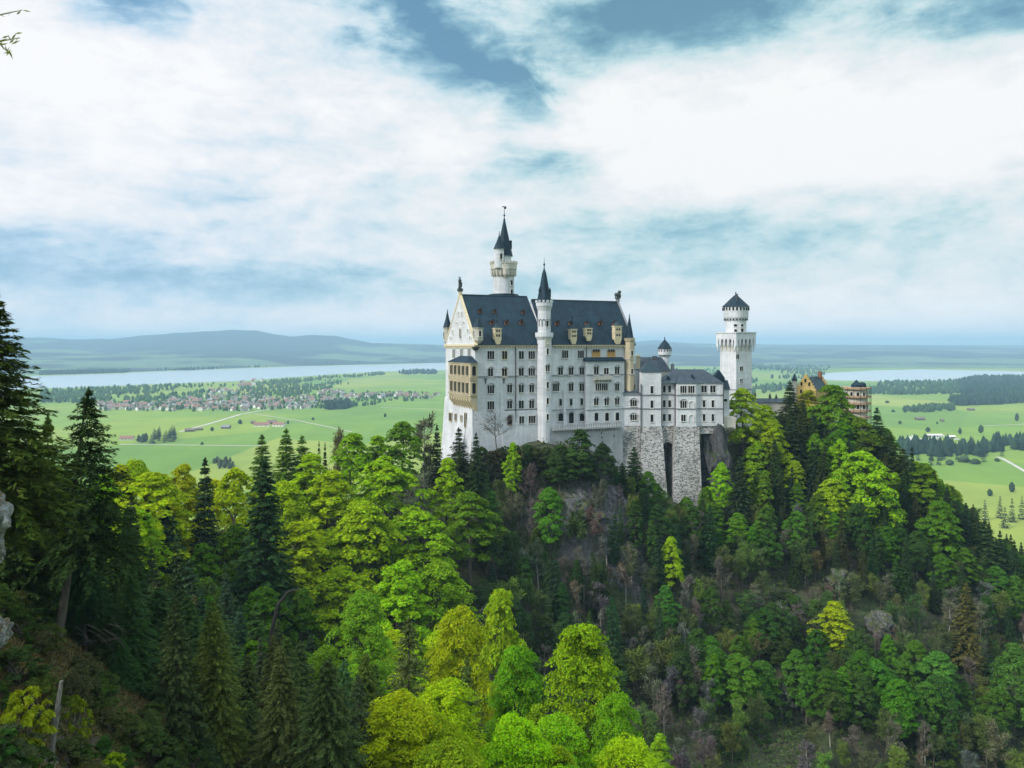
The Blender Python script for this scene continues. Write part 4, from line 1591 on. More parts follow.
w = MB()
x0, x1 = X_at(636, HY) - hx0, X_at(671, HY) - hx0
w.box(x0, x1, 0, 9, 0, hh_(371.5))
w.box(X_at(632, HY) - hx0, x0, 2.5, 9, 0, hh_(374))
w.build('wall', M['limestone_warm'], kn)
r = MB()
r.add([(x0 - .2, -.3, hh_(371.4)), (x1 + .2, -.3, hh_(371.4)), (x1 + .2, 9.3, hh_(371.4)), (x0 - .2, 9.3, hh_(371.4)), (x0 + 1.6, 4.5, hh_(357.4)), (x1 - 2.5, 4.5, hh_(357.4))],
      [(0, 1, 5, 4), (1, 2, 5), (2, 3, 4, 5), (3, 0, 4), (3, 2, 1, 0)])
r.build('roof', M['lead'], kn)
c = MB()
xx = X_at(638.4, HY) - hx0
c.box(xx - 0.7, xx + 0.7, 0.5, 1.9, hh_(372), hh_(357))
c.box(xx - 0.9, xx + 0.9, 0.3, 2.1, hh_(357) + 0.002, hh_(355.8))
c.lathe(xx, 1.2, [(0.3, hh_(355.8)), (0.25, hh_(353.6))], 8)
c.build('chimney', M['sandstone'], kn)
c = MB()
xx = X_at(657, HY) - hx0
c.box(xx - 0.8, xx + 0.8, 3.6, 5.0, hh_(360), hh_(356.2))
c.build('chimney', M['iron'], kn)
c = MB()
xx, yy = X_at(664.7, HY + 6) - hx0, 6.0
c.lathe(xx, yy, [(1.6, 0), (1.55, hh_(357.5)), (2.3, hh_(355)), (2.4, hh_(349))], 18)
tt = c.build('turret', M['limestone'], kn)
r = MB()
r.lathe(xx, yy, [(2.65, hh_(349) + 0.003), (1.5, hh_(344)), (0.12, hh_(339.2)), (0.22, hh_(338.4)), (0.03, hh_(336.4))], 16)
r.build('turret_roof', M['slate'], tt)
c = MB()
for k in range(14):
    a = 2 * math.pi * k / 14
    c.box(xx + 2.37 * math.cos(a) - 0.13, xx + 2.37 * math.cos(a) + 0.13, yy + 2.37 * math.sin(a) - 0.13, yy + 2.37 * math.sin(a) + 0.13, hh_(351.6), hh_(349.8))
    c.box(xx + 2.05 * math.cos(a) - 0.16, xx + 2.05 * math.cos(a) + 0.16, yy + 2.05 * math.sin(a) - 0.16, yy + 2.05 * math.sin(a) + 0.16, hh_(355.8), hh_(354.4))
c.build('turret_opening', M['glass'], tt)
c = MB()
xx = X_at(673.7, HY) - hx0
c.box(xx - 0.55, xx + 0.55, 1.5, 2.6, hh_(373), hh_(364.5))
c.lathe(xx, 2.05, [(0.5, hh_(364.5)), (0.3, hh_(363.2))], 8)
c.build('chimney', M['trim_grey'], kn)

# ================================================================== square tower
QY = 283.0
qx0 = X_at(735.8, QY)
QZ = -42.0
sq = thing('square_tower', 'tall white square tower with overhanging arcaded gallery and round turret on top', 'tower', (qx0, QY, CZ + QZ), R(30))


def qh(py):
    return (HZ - py) / F * QY - QZ


A = 3.95
G_ = 4.95
w = MB()
w.box(-A, A, -A, A, 0, qh(351))
w.build('shaft', M['limestone'], sq)
# corbelled gallery: piers, arches and parapet
c = MB()
zc0, zc1, zt = qh(351.0), qh(338.5), qh(333.2)
c.box(-A + .01, A - .01, -A + .01, A - .01, zc0 - 0.5, zt - .3)
for k in range(4):
    pass
gal = MB()
gal.box(-G_, G_, -G_, G_, zc1 + 0.002, zt)
gal.box(-G_ - 0.22, G_ + 0.22, -G_ - 0.22, G_ + 0.22, zt + 0.002, zt + 0.4)
npier = 5
for side in range(4):
    for k in range(npier + 1):
        x = -G_ + 2 * G_ * k / npier
        x0, x1 = max(-G_, x - 0.4), min(G_, x + 0.4)
        prof_ = [(-A + 0.05, zc0 - 0.3), (-A - 0.15, zc0 + 0.1), (-A - 0.4, zc0 + 1.2), (-G_ + 0.02, zc0 + 2.2), (-G_ + 0.02, zc1), (-A + 0.05, zc1)]
        tmp = MB()
        tmp.extrude_x(prof_, x0, x1)
        an = side * math.pi / 2
        gal.add([(vx * math.cos(an) - vy * math.sin(an), vx * math.sin(an) + vy * math.cos(an), vz) for vx, vy, vz in tmp.v], tmp.f)
    for k in range(npier):
        xa = -G_ + 2 * G_ * k / npier + 0.4
        xb = -G_ + 2 * G_ * (k + 1) / npier - 0.4
        rr = (xb - xa) / 2
        xm = (xa + xb) / 2
        arc = [(xa, zc1), (xa, zc1 - 1.2)] + [(xm - rr * math.cos(math.pi * j / 6), zc1 - 1.2 + 1.0 * math.sin(math.pi * j / 6)) for j in range(1, 6)] + [(xb, zc1 - 1.2), (xb, zc1)]
        tmp = MB()
        tmp.extrude_y(arc, -G_ + 0.03, -A)
        an = side * math.pi / 2
        gal.add([(vx * math.cos(an) - vy * math.sin(an), vx * math.sin(an) + vy * math.cos(an), vz) for vx, vy, vz in tmp.v], tmp.f)
gal.build('gallery', M['limestone'], sq)
c.build('gallery_core', M['limestone_warm'], sq)
c = MB()
r1, r2 = 3.75, 4.45
c.lathe(0, 0, [(r1, zt), (r1, qh(321.2)), (r2, qh(317.6)), (r2 + 0.1, qh(309)), (r2 + 0.1, qh(307))], 28)
top = c.build('round_turret', M['limestone'], sq)
c = MB()
for k in range(22):
    a = 2 * math.pi * k / 22
    x, y = (r1 + 0.25) * math.cos(a), (r1 + 0.25) * math.sin(a)
    c.box(x - 0.2, x + 0.2, y - 0.2, y + 0.2, qh(320.6), qh(317.4))
    x, y = (r2 + 0.05) * math.cos(a), (r2 + 0.05) * math.sin(a)
    c.box(x - 0.24, x + 0.24, y - 0.24, y + 0.24, qh(310.6), qh(307.6))
c.build('turret_opening', M['glass'], top)
r = MB()
r.lathe(0, 0, [(r2 + 0.5, qh(306.8)), (r2 * 0.62, qh(301)), (r2 * 0.28, qh(297)), (0.15, qh(294.4)), (0.3, qh(293.4)), (0.04, qh(291.6))], 24)
r.build('cone_roof', M['slate'], top)
r = MB()
r.lathe(-1.5, -1.9, [(0.4, qh(303)), (0.4, qh(295.4)), (0.52, qh(295)), (0.45, qh(294.4))], 8)
r.build('chimney', M['iron'], top)
for ang, py, hgt, wd in ((-0.55, 325.6, 0.8, 0.9), (0.1, 325.6, 0.8, 0.9), (-0.55, 331.6, 1.5, 0.8), (0.1, 331.4, 1.9, 0.9)):
    a = AF - R(30) + ang + 0.25
    window(top, r1 * math.cos(a), r1 * math.sin(a), qh(py), a + math.pi / 2, 1, hgt, wd)
for px, py in ((737.5, 356.5), (741.2, 368.4), (741, 380.4)):
    k = (px - CX) / F
    # on the south face of the rotated shaft: y' = -A
    best = min((abs((qx0 + x * math.cos(R(30)) + A * math.sin(R(30))) / (QY + x * math.sin(R(30)) - A * math.cos(R(30))) - k), x) for x in np.linspace(-A, A, 200))[1]
    window(sq, best, -A, qh(py), 0, 2, 1.5, 0.55, pane='grey_glass' if py > 370 else 'glass', flat=True)
c = MB()
c.box(-A - 0.1, A + 0.1, -A - 0.1, A + 0.1, qh(389.5), qh(388.6))
c.build('string_course', M['trim_grey'], sq)

# ================================================================== low wing to the gate, gatehouse, scaffolded tower
gl = thing('connecting_gallery', 'low grey roofed gallery between square tower and gatehouse', 'gallery wing', (X_at(752, 288), 288, CZ - 42))
w = MB()
w.box(0, X_at(790, 288) - X_at(752, 288), 0, 6, 0, (HZ - 402.4) / F * 288 + 42)
w.build('wall', M['limestone_warm'], gl)
r = MB()
zz = (HZ - 402.4) / F * 288 + 42
r.extrude_x([(-0.5, zz + 0.01), (6.5, zz + 0.01), (3.5, zz + 1.3), (2.5, zz + 1.3)], -0.2, X_at(790, 288) - X_at(752, 288) + 0.2)
r.build('roof', M['lead'], gl)
for px, hgt in ((757.5, 2.6), (772.6, 2.2), (779, 1.8)):
    c = MB()
    x = X_at(px, 288) - X_at(752, 288)
    c.box(x - 0.35, x + 0.35, 2.6, 3.4, zz + 0.9, zz + hgt)
    c.lathe(x, 3.0, [(0.5, zz + hgt), (0.2, zz + hgt + 0.8), (0.03, zz + hgt + 1.2)], 8)
    c.build('chimney', M['iron'], gl)

GY_ = 292.0
gx0 = X_at(806.0, GY_)
gh = thing('gatehouse', 'yellow gatehouse with stepped gable and dark blue roof rising above the trees', 'gatehouse', (gx0, GY_, CZ - 40), R(38))


def gq(py):
    return (HZ - py) / F * GY_ + 40


w = MB()
hwid = 3.8
ez, rz_ = gq(389.5), gq(376.2)
w.box(0, 10, -hwid, hwid, 0, ez)
steps = [(-hwid - 0.3, 0), (hwid + 0.3, 0)]
pts = []
ns = 5
for k in range(ns + 1):
    yk = hwid + 0.3 - (hwid - 0.3) * k / ns
    zk = ez + (rz_ - ez) * (k + 0.6) / ns
    pts.append((yk, zk))
poly = [(-hwid - 0.3, ez - 3), (hwid + 0.3, ez - 3)]
prev = None
for yk, zk in pts:
    poly += [(yk, zk if prev is None else prev), (yk, zk)] if prev is not None else [(yk, zk)]
    prev = zk
for yk, zk in reversed(pts):
    if poly[-1][1] != zk:
        poly.append((poly[-1][0], zk))
    poly.append((-yk, zk))
for u0 in (-0.35, 9.6):
    w.extrude_x(poly, u0, u0 + 0.7)
w.build('wall', M['gate_yellow'], gh)
r = MB()
r.extrude_x([(-hwid - 0.3, ez - 0.2), (hwid + 0.3, ez - 0.2), (0, rz_ - 0.3)], 0.36, 9.58)
r.build('roof', M['lead_blue'], gh)
c = MB()
c.lathe(-0.4, hwid + 0.8, [(1.0, 0), (1.0, gq(381.5)), (1.15, gq(381))], 10)
tt = c.build('corner_turret', M['limestone_warm'], gh)
c = MB()
c.lathe(-0.4, hwid + 0.8, [(1.3, gq(381) + 0.002), (0.6, gq(378)), (0.04, gq(373.6))], 10)
c.build('spire', M['slate'], tt)
c = MB()
c.box(8.7, 9.5, -1.0, 0.2, rz_ - 1, rz_ + 1.6)
c.build('chimney', M['dormer'], gh)
for yk, py in ((-1.6, 384), (1.6, 384), (0, 380.5), (-1.8, 391.5), (1.8, 391.5)):
    window(gh, -0.35, yk, gq(py), WR, 1, 1.3, 0.7, mat='gate_yellow')

SY = 281.0
sx0 = X_at(856.2, SY)
rt = thing('gate_tower', 'round gatehouse tower wrapped in scaffolding under a dark pointed cap', 'tower', (sx0, SY, CZ - 36))


def rq(py):
    return (HZ - py) / F * SY + 36


c = MB()
c.lathe(0, 0, [(3.9, 0), (3.9, rq(388)), (4.1, rq(387.4))], 22)
c.build('wall', M['limestone_warm'], rt)
c = MB()
c.lathe(0.1, 0, [(2.1, rq(387.4)), (1.9, rq(384.6)), (0.9, rq(382)), (0.05, rq(379.6))], 8)
c.lathe(2.0, -0.4, [(1.5, rq(387.4)), (1.4, rq(384)), (1.0, rq(382.6)), (0.3, rq(382))], 8)
c.build('cap', M['slate'], rt)
for k in range(6):
    a = AF + (k - 2.5) * 0.55
    for py in (394, 406):
        window(rt, 3.9 * math.cos(a), 3.9 * math.sin(a), rq(py), a + math.pi / 2, 1, 1.6, 0.7)
M['plank'] = simple('scaffold planks', (0.36, 0.23, 0.14), 0.85, 0.2, 2)
M['net'] = simple('pinkish scaffold boards', (0.4, 0.34, 0.31), 0.85, 0.15, 2)
sf = thing('scaffolding', 'wooden decked scaffolding ringing the round gate tower', 'scaffolding', (sx0, SY, CZ - 36))
for py in (388.6, 396.8, 403.6, 410.8, 417.4):
    c = MB()
    z = rq(py)
    c.lathe(0, 0, [(4.2, z), (4.85, z + 0.003), (4.85, z + 0.12), (4.2, z + 0.123)], 24)
    c.lathe(0, 0, [(4.86, z - 0.1), (4.93, z - 0.1), (4.93, z + 0.55), (4.86, z + 0.55)], 24)
    c.build('deck', M['plank'], sf)
for k in range(14):
    a = 2 * math.pi * k / 14 + 0.1
    c = MB()
    c.tube([(5.0 * math.cos(a), 5.0 * math.sin(a), 0), (5.0 * math.cos(a), 5.0 * math.sin(a), rq(386.6))], [0.07, 0.07], 6)
    c.build('pole', M['iron'], sf)

ww = thing('retaining_wall', 'pale plastered wall with dark opening half hidden by trees below the gatehouse', 'wall', (X_at(836, 262), 262, CZ - 40), R(10))
c = MB()
c.box(-3.0, 3.6, 0, 2.5, 0, (HZ - 423) / F * 262 + 40)
c.build('wall', M['white_paint'], ww)
window(ww, 0.6, 0, (HZ - 434) / F * 262 + 40, 0, 1, 2.6, 1.3)
# ================================================================== trees: prototypes
def basis(nrm, rng):
    """two unit tangents for each normal, turned at random"""
    n = nrm / np.linalg.norm(nrm, axis=1, keepdims=True)
    h = rng.normal(size=n.shape)
    a = h - (h * n).sum(1, keepdims=True) * n
    a /= np.linalg.norm(a, axis=1, keepdims=True)
    return a, np.cross(n, a)


def leaf_quads(c, nrm, ln, wd, rng, along=None):
    a, b_ = basis(nrm, rng)
    if along is not None:
        n = nrm / np.linalg.norm(nrm, axis=1, keepdims=True)
        a = along - (along * n).sum(1, keepdims=True) * n
        a /= np.linalg.norm(a, axis=1, keepdims=True) + 1e-9
        b_ = np.cross(n, a)
    ln, wd = ln[:, None], wd[:, None]
    return np.stack([c - a * ln, c - b_ * wd - a * ln * 0.1, c + a * ln, c + b_ * wd - a * ln * 0.1], 1)


def broadleaf(seed, H=18.0, Rm=4.6, base=0.22, ncl=170, nleaf=80, leaf=0.21, tip=0.35, fl=0.42):
    rng = np.random.default_rng(seed)
    ph_ = rng.uniform(0, 6.28, 4)
    P = []
    limbs = []
    for k in range(ncl):
        tt = rng.uniform(0, 1) ** 0.8
        a = rng.uniform(0, 2 * math.pi)
        prof_ = (math.sin(math.pi * (0.14 + 0.82 * tt)) ** 0.62) * (1 - tip * tt)
        lob = 1 + 0.22 * math.sin(2 * a + ph_[0] + 3 * tt) + 0.16 * math.sin(3 * a + ph_[1] - 5 * tt) + 0.12 * math.sin(5 * a + 9 * tt + ph_[2])
        rr = Rm * prof_ * lob * math.sqrt(rng.uniform(0.22, 1.0))
        zc = H * (base + (1 - base) * (0.04 + 0.93 * tt))
        cc = np.array([rr * math.cos(a), rr * math.sin(a), zc])
        cr = Rm * rng.uniform(0.13, 0.29) * (1 - 0.3 * tt)
        n = int(nleaf * rng.uniform(0.6, 1.35))
        rho = cr * np.sqrt(rng.uniform(0, 1, n))
        fi = rng.uniform(0, 2 * math.pi, n)
        el_ = rng.uniform(0.8, 1.25)
        lx, ly = rho * np.cos(fi) * el_, rho * np.sin(fi) / el_
        lz = fl * cr * (1 - (rho / cr) ** 2) + rng.normal(0, 0.1 * cr, n) - 0.12 * cr * (rho / cr)
        # the pad leans outward and down
        lean = rng.uniform(0.05, 0.45)
        ox, oy = math.cos(a), math.sin(a)
        rad = lx * ox + ly * oy
        lz = lz - lean * rad
        c = cc + np.stack([lx, ly, lz], 1)
        nrm = np.stack([lx * 0.5 / cr + 0.45 * ox * rr / Rm, ly * 0.5 / cr + 0.45 * oy * rr / Rm, np.full(n, 0.75)], 1) + rng.normal(0, 0.33, (n, 3))
        P.append(leaf_quads(c, nrm, leaf * rng.uniform(0.5, 1.6, n), leaf * rng.uniform(0.35, 0.9, n), rng))
        if k % 7 == 0:
            limbs.append((cc, tt))
    crown = quads_mesh('crown', np.concatenate(P), M['leaf'])
    mb = MB()
    wob = [(rng.normal(0, 0.25), rng.normal(0, 0.25)) for _ in range(6)]
    pts = [(wob[i][0] * i * 0.3, wob[i][1] * i * 0.3, H * (-0.05 + 0.17 * i)) for i in range(6)]
    mb.tube(pts, [0.3, 0.26, 0.21, 0.16, 0.11, 0.05], 6)
    for cc, tt in limbs[:18]:
        z0 = max(H * base * 0.8, cc[2] - 0.35 * math.hypot(cc[0], cc[1]) - 1.2)
        z0 = min(z0, H * 0.78)
        i = min(4, int((z0 / H + 0.05) / 0.17))
        sx_, sy_ = pts[i][0], pts[i][1]
        mb.tube([(sx_, sy_, z0), (sx_ * 0.5 + cc[0] * 0.5, sy_ * 0.5 + cc[1] * 0.5, (z0 + cc[2]) / 2 + 0.4), tuple(cc)], [0.1, 0.065, 0.02], 4)
    return crown, mb.mesh('trunk', M['bark']), H, Rm


def spruce(seed, H=22.0, Rm=3.4, base=0.1, nwh=34, nbr=8, nn=20, nl=0.55, nw=0.13, droop=0.35, ragged=0.25, gap=0.0):
    rng = np.random.default_rng(seed)
    C_, Nn, Al, Ln, Wd = [], [], [], [], []
    mb = MB()
    for k in range(nwh):
        tt = (k + rng.uniform(-0.7, 0.7)) / nwh
        tt = min(max(tt, 0), 0.985)
        z0 = H * (base + (1 - base) * tt)
        for j in range(nbr):
            if rng.uniform() < gap:
                continue
            a = 2 * math.pi * (j + rng.uniform(-0.4, 0.4)) / nbr + k * 0.8
            Lb = Rm * ((1 - tt) ** 0.78) * (1 - ragged + 2 * ragged * rng.uniform()) * (0.72 + 0.28 * min(1, tt * 6 + 0.4)) + 0.12
            dr = droop * rng.uniform(0.3, 1.9) * (1.15 - tt)
            z0 = H * (base + (1 - base) * min(0.985, max(0, tt + rng.uniform(-0.5, 0.5) / nwh)))
            n = max(4, int(nn * (0.35 + 0.65 * (1 - tt)) * rng.uniform(0.8, 1.2)))
            s = rng.uniform(0.12, 1.0, n) ** 0.8
            side = np.where(rng.uniform(size=n) < 0.5, -1.0, 1.0)
            off = side * rng.uniform(0.0, 0.26, n) * Lb * (1.05 - s) * 1.1
            r_ = s * Lb
            ca, sa = math.cos(a), math.sin(a)
            zz = z0 + 0.16 * r_ - dr * r_ * s - np.abs(off) * 0.3 + rng.normal(0, 0.06, n)
            c = np.stack([r_ * ca - off * sa, r_ * sa + off * ca, zz], 1)
            al = np.stack([ca - side * 0.8 * sa, sa + side * 0.8 * ca, np.full(n, -0.35 - dr * 0.5)], 1) + rng.normal(0, 0.22, (n, 3))
            nr = np.stack([0.25 * ca * np.ones(n), 0.25 * sa * np.ones(n), np.ones(n)], 1) + rng.normal(0, 0.35, (n, 3))
            C_.append(c)
            Nn.append(nr)
            Al.append(al)
            sc_l = (0.55 + 0.45 * (1 - tt))
            Ln.append(nl * rng.uniform(0.6, 1.3, n) * sc_l)
            Wd.append(nw * rng.uniform(0.7, 1.5, n) * sc_l)
            if k % 2 == 0 and j % 2 == 0 and tt < 0.9:
                mb.tube([(0, 0, z0), (Lb * 0.9 * ca, Lb * 0.9 * sa, z0 + 0.14 * Lb - dr * Lb * 0.8)], [0.05, 0.012], 3)
    n = 30                                                     # leading shoot
    zz = H * rng.uniform(0.93, 1.0, n)
    C_.append(np.stack([rng.normal(0, 0.07, n), rng.normal(0, 0.07, n), zz], 1))
    Nn.append(rng.normal(0, 1, (n, 3)))
    Al.append(np.stack([rng.normal(0, 0.3, n), rng.normal(0, 0.3, n), np.ones(n)], 1))
    Ln.append(np.full(n, 0.35))
    Wd.append(np.full(n, 0.09))
    P = leaf_quads(np.concatenate(C_), np.concatenate(Nn), np.concatenate(Ln), np.concatenate(Wd), rng, np.concatenate(Al))
    crown = quads_mesh('crown', P, M['needle'])
    lean = rng.normal(0, 0.12)
    mb.tube([(0, 0, -1.2), (0, 0, H * 0.35), (0, 0, H * 0.75), (0, 0, H * 0.99)], [0.3, 0.22, 0.11, 0.015], 7)
    return crown, mb.mesh('trunk', M['bark']), H, Rm


def bare(seed, H=15.0, Rm=3.0, ntw=900, budding=0.0, thick=1.0, bark='bark'):
    """leafless tree: trunk and limbs as tubes, fine twigs as slivers"""
    rng = np.random.default_rng(seed)
    mb = MB()
    tips = []
    top = np.array([rng.normal(0, 0.5), rng.normal(0, 0.5), H * 0.92])
    q1 = np.array([rng.normal(0, 0.3), rng.normal(0, 0.3), H * 0.45])
    mb.tube([(0, 0, -0.8), tuple(q1), tuple(top)], [0.17 * thick, 0.12 * thick, 0.025], 5)
    for k in range(20):
        f = rng.uniform(0.3, 0.96)
        p0 = q1 * (f / 0.5) if f < 0.5 else q1 + (top - q1) * ((f - 0.5) / 0.5)
        a = rng.uniform(0, 6.28)
        ln = Rm * rng.uniform(0.55, 1.1) * (1.15 - 0.75 * f)
        up = rng.uniform(0.5, 1.4)
        d = np.array([math.cos(a), math.sin(a), up])
        p1 = p0 + d * ln * 0.55 + rng.normal(0, 0.15, 3)
        p2 = p1 + (d + np.array([0, 0, 0.35])) * ln * 0.5 + rng.normal(0, 0.2, 3)
        mb.tube([tuple(p0), tuple(p1), tuple(p2)], [0.07 * thick * (1.1 - f * 0.6), 0.04 * thick, 0.012], 4)
        for q in range(6):
            g_ = rng.uniform(0.25, 1.0)
            b0 = p0 + (p1 - p0) * g_ * 2 if g_ < 0.5 else p1 + (p2 - p1) * (g_ - 0.5) * 2
            tips.append((b0, d))
    n = ntw
    idx = rng.integers(0, len(tips), n)
    b0 = np.array([tips[i][0] for i in idx])
    d = np.array([tips[i][1] for i in idx])
    dr = d / np.linalg.norm(d, axis=1, keepdims=True) + rng.normal(0, 0.55, (n, 3)) + np.array([0, 0, 0.25])
    dr /= np.linalg.norm(dr, axis=1, keepdims=True)
    ln = rng.uniform(0.35, 0.95, n)
    c = b0 + dr * ln[:, None] + rng.normal(0, 0.22, (n, 3))
    P = leaf_quads(c, rng.normal(size=(n, 3)), ln, rng.uniform(0.03, 0.085, n) * thick, rng, dr)
    if budding:
        m_ = int(n * budding)
        cc = c[:m_] + dr[:m_] * ln[:m_, None] * rng.uniform(0.2, 1, (m_, 1))
        P = np.concatenate([P, leaf_quads(cc, rng.normal(size=(m_, 3)) + np.array([0, 0, 0.6]), rng.uniform(0.1, 0.24, m_), rng.uniform(0.08, 0.16, m_), rng)])
    crown = quads_mesh('crown', P, M['twig'])
    return crown, mb.mesh('trunk', M[bark]), H, Rm


PROTO = {
    'broad': [broadleaf(11, 18, 4.7), broadleaf(12, 17, 5.2, 0.18, 190), broadleaf(13, 19, 4.2, 0.2, 170, 80, 0.2, 0.5), broadleaf(14, 18, 4.6, 0.25, 150), broadleaf(15, 16, 5.0, 0.15, 190), broadleaf(16, 20, 4.0, 0.18, 170, 80, 0.2, 0.55)],
    'broad_near': [broadleaf(21, 19, 5.0, 0.12, 290, 150, 0.11, 0.28, 0.34), broadleaf(22, 20, 4.6, 0.1, 300, 150, 0.11, 0.38, 0.34), broadleaf(23, 18, 5.2, 0.14, 290, 150, 0.11, 0.25, 0.34)],
    'spruce': [spruce(31, 22, 3.4, 0.08, 44, 9, 30, 0.5, 0.17, 0.35), spruce(32, 23, 3.1, 0.06, 46, 9, 30, 0.48, 0.17, 0.45), spruce(33, 20, 3.3, 0.12, 38, 9, 28, 0.52, 0.17, 0.25, 0.32, 0.06), spruce(34, 24, 2.9, 0.08, 48, 8, 26, 0.48, 0.16, 0.4, 0.28)],
    'spruce_near': [spruce(41, 22, 4.0, 0.2, 52, 11, 70, 0.34, 0.085, 0.42, 0.3, 0.04), spruce(42, 22, 4.4, 0.1, 52, 11, 74, 0.36, 0.09, 0.4, 0.34, 0.05), spruce(43, 20, 3.2, 0.3, 40, 9, 40, 0.34, 0.075, 0.4, 0.4, 0.15), spruce(44, 21, 3.8, 0.1, 46, 10, 56, 0.38, 0.09, 0.38, 0.35, 0.08), spruce(45, 24, 4.4, 0.34, 46, 11, 84, 0.34, 0.085, 0.45, 0.3, 0.03), spruce(46, 22, 4.2, 0.40, 38, 11, 70, 0.32, 0.08, 0.5, 0.38, 0.06)],
    'bare_fine': [bare(59, 12, 3.6, 420, 0.0, 0.6)],
    'budding': [bare(56, 14, 3.0, 1500, 0.8), bare(57, 12, 3.2, 1500, 1.0), bare(58, 15, 2.8, 1500, 0.6)],
    'bare': [bare(51), bare(52, 14, 2.6, 1200, 0.3), bare(53, 16, 2.8, 1500, 0.0, 1.3, 'pale_bark'), bare(54, 13, 3.2, 1300, 0.4), bare(55, 15, 2.4, 1300, 0.0, 1.3, 'pale_bark')],
    'shrub': [broadleaf(61, 4.0, 2.2, 0.02, 44, 70, 0.17, 0.25), broadleaf(62, 4.5, 1.9, 0.02, 44, 70, 0.17, 0.3), broadleaf(63, 3.6, 2.6, 0.0, 40, 70, 0.17, 0.2)],
}
LIME = [(0.33, 0.47, 0.010), (0.36, 0.48, 0.010), (0.28, 0.44, 0.012), (0.22, 0.38, 0.014), (0.39, 0.47, 0.010)]
MID = [(0.095, 0.21, 0.014), (0.075, 0.17, 0.014), (0.125, 0.23, 0.015), (0.11, 0.18, 0.014)]
DARK = [(0.030, 0.062, 0.020), (0.038, 0.070, 0.020), (0.026, 0.055, 0.024), (0.048, 0.076, 0.018)]
OLIVE = [(0.07, 0.10, 0.014), (0.085, 0.115, 0.016), (0.06, 0.09, 0.018)]
BROWN = [(0.11, 0.097, 0.08), (0.13, 0.112, 0.088), (0.10, 0.098, 0.085), (0.11, 0.115, 0.072)]


def plant(kind, x, y, z, sz, sxy, rz, colr, label, cat, group=None, pi=None, tilt=(0, 0)):
    pr = PROTO[kind]
    cm, tm, H, Rm = pr[pi if pi is not None else rnd.randrange(len(pr))]
    nm = {'broad': 'broadleaf_tree', 'broad_near': 'broadleaf_tree', 'spruce': 'conifer_tree', 'spruce_near': 'conifer_tree', 'bare': 'bare_tree', 'bare_fine': 'bare_tree', 'budding': 'budding_tree', 'shrub': 'shrub'}[kind]
    e_ = thing(nm, label, cat, (x, y, z), rz, group)
    e_.rotation_euler = (tilt[0], tilt[1], rz)
    e_.scale = (sxy, sxy, sz)
    c_ = link('crown', cm, e_)
    c_.color = (*colr, 1)
    link('trunk', tm, e_)
    return e_


CATN = {'broad': 'broadleaf tree', 'broad_near': 'broadleaf tree', 'spruce': 'conifer', 'spruce_near': 'conifer', 'bare': 'bare tree', 'bare_fine': 'bare tree', 'budding': 'budding tree', 'shrub': 'shrub'}
BUDS = [(0.085, 0.125, 0.03), (0.065, 0.105, 0.03), (0.105, 0.115, 0.04), (0.06, 0.11, 0.028), (0.11, 0.17, 0.028)]
SHR = [(0.04, 0.075, 0.018), (0.06, 0.095, 0.02), (0.075, 0.075, 0.03), (0.05, 0.09, 0.018)]
PLACED = []          # (x, y, radius)
NH = 0


def hero(kind, px, top, hw, Y, colr, label, pi=None, group=None, tilt=(0, 0), basey=None):
    """a tree that stands at bearing px, distance Y; its height reaches row `top`, half width hw columns"""
    global NH
    x = X_at(px, Y)
    z = gz1(x, Y) if basey is None else Z_at(basey, Y)
    Hh = Z_at(top, Y) - z
    pr = PROTO[kind]
    i = pi if pi is not None else NH % len(pr)
    NH += 1
    cm, tm, H, Rm = pr[i]
    if Hh < (1.2 if kind == 'shrub' else 3) or Hh > 42:
        print('HERO height', kind, px, top, Y, round(Hh, 1), 'ground row', round(HZ - (z - CZ) / Y * F))
        Hh = min(max(Hh, 1.5), 42)
    r_ = hw * Y / F
    if kind in ('broad', 'broad_near') and Hh < 2.9 * r_:      # crowns that reach the ground: the stem stands lower on the slope
        z -= 2.9 * r_ - Hh
        Hh = 2.9 * r_
    if 'spruce' in kind:
        r_ = min(r_, Hh * 0.34)
    if kind == 'shrub':
        r_ = min(max(r_, 0.4 * Hh), 0.8 * Hh)
    PLACED.append((x, Y, r_ * 0.8))
    c = tuple(q * rnd.uniform(0.92, 1.08) for q in colr)
    return plant(kind, x, Y, z - 0.2, Hh / H, r_ / Rm, rnd.uniform(0, 6.28), c, label, CATN[kind], group, i, tilt)


# ------------------------------------------------------------------ trees one can point to
hero('spruce_near', -8, 288, 78, 48, (0.055, 0.085, 0.012), 'big dark spruce with olive lit boughs filling the left edge', 4)
TALL = hero('spruce_near', 88, 387, 50, 62, (0.026, 0.05, 0.014), 'tall dark spruce with bare leaning grey trunk, left of the valley view', 5)
hero('spruce_near', 48, 412, 34, 80, (0.09, 0.13, 0.014), 'olive green conifer squeezed between the two big left spruces', 3)
hero('spruce_near', 14, 470, 40, 66, (0.018, 0.04, 0.014), 'low dark spruce at the foot of the left edge spruce', 1)
hero('spruce_near', 128, 505, 38, 88, (0.03, 0.06, 0.016), 'dark spruce just right of the leaning grey trunk', 3)
hero('broad', 122, 462, 26, 150, LIME[1], 'yellow green tree beside the crown of the tall dark spruce')
hero('broad', 152, 470, 44, 140, LIME[1], 'bright yellow green beech at left end of the ridge, behind the tall dark spruce')
hero('broad', 136, 458, 26, 156, LIME[1], 'yellow green beech on the skyline, second from the tall dark spruce')
hero('broad', 182, 463, 28, 160, LIME[4], 'yellow beech on the skyline just left of the thin topped spruce')
hero('broad', 234, 466, 28, 158, LIME[1], 'yellow green beech on the skyline just left of the large dark spruce')
hero('broad', 108, 474, 24, 150, LIME[1], 'yellow green tree seen under the boughs of the tall dark spruce')
hero('broad', 310, 452, 30, 196, LIME[0], 'lime beech in front of the three green pointed conifers')
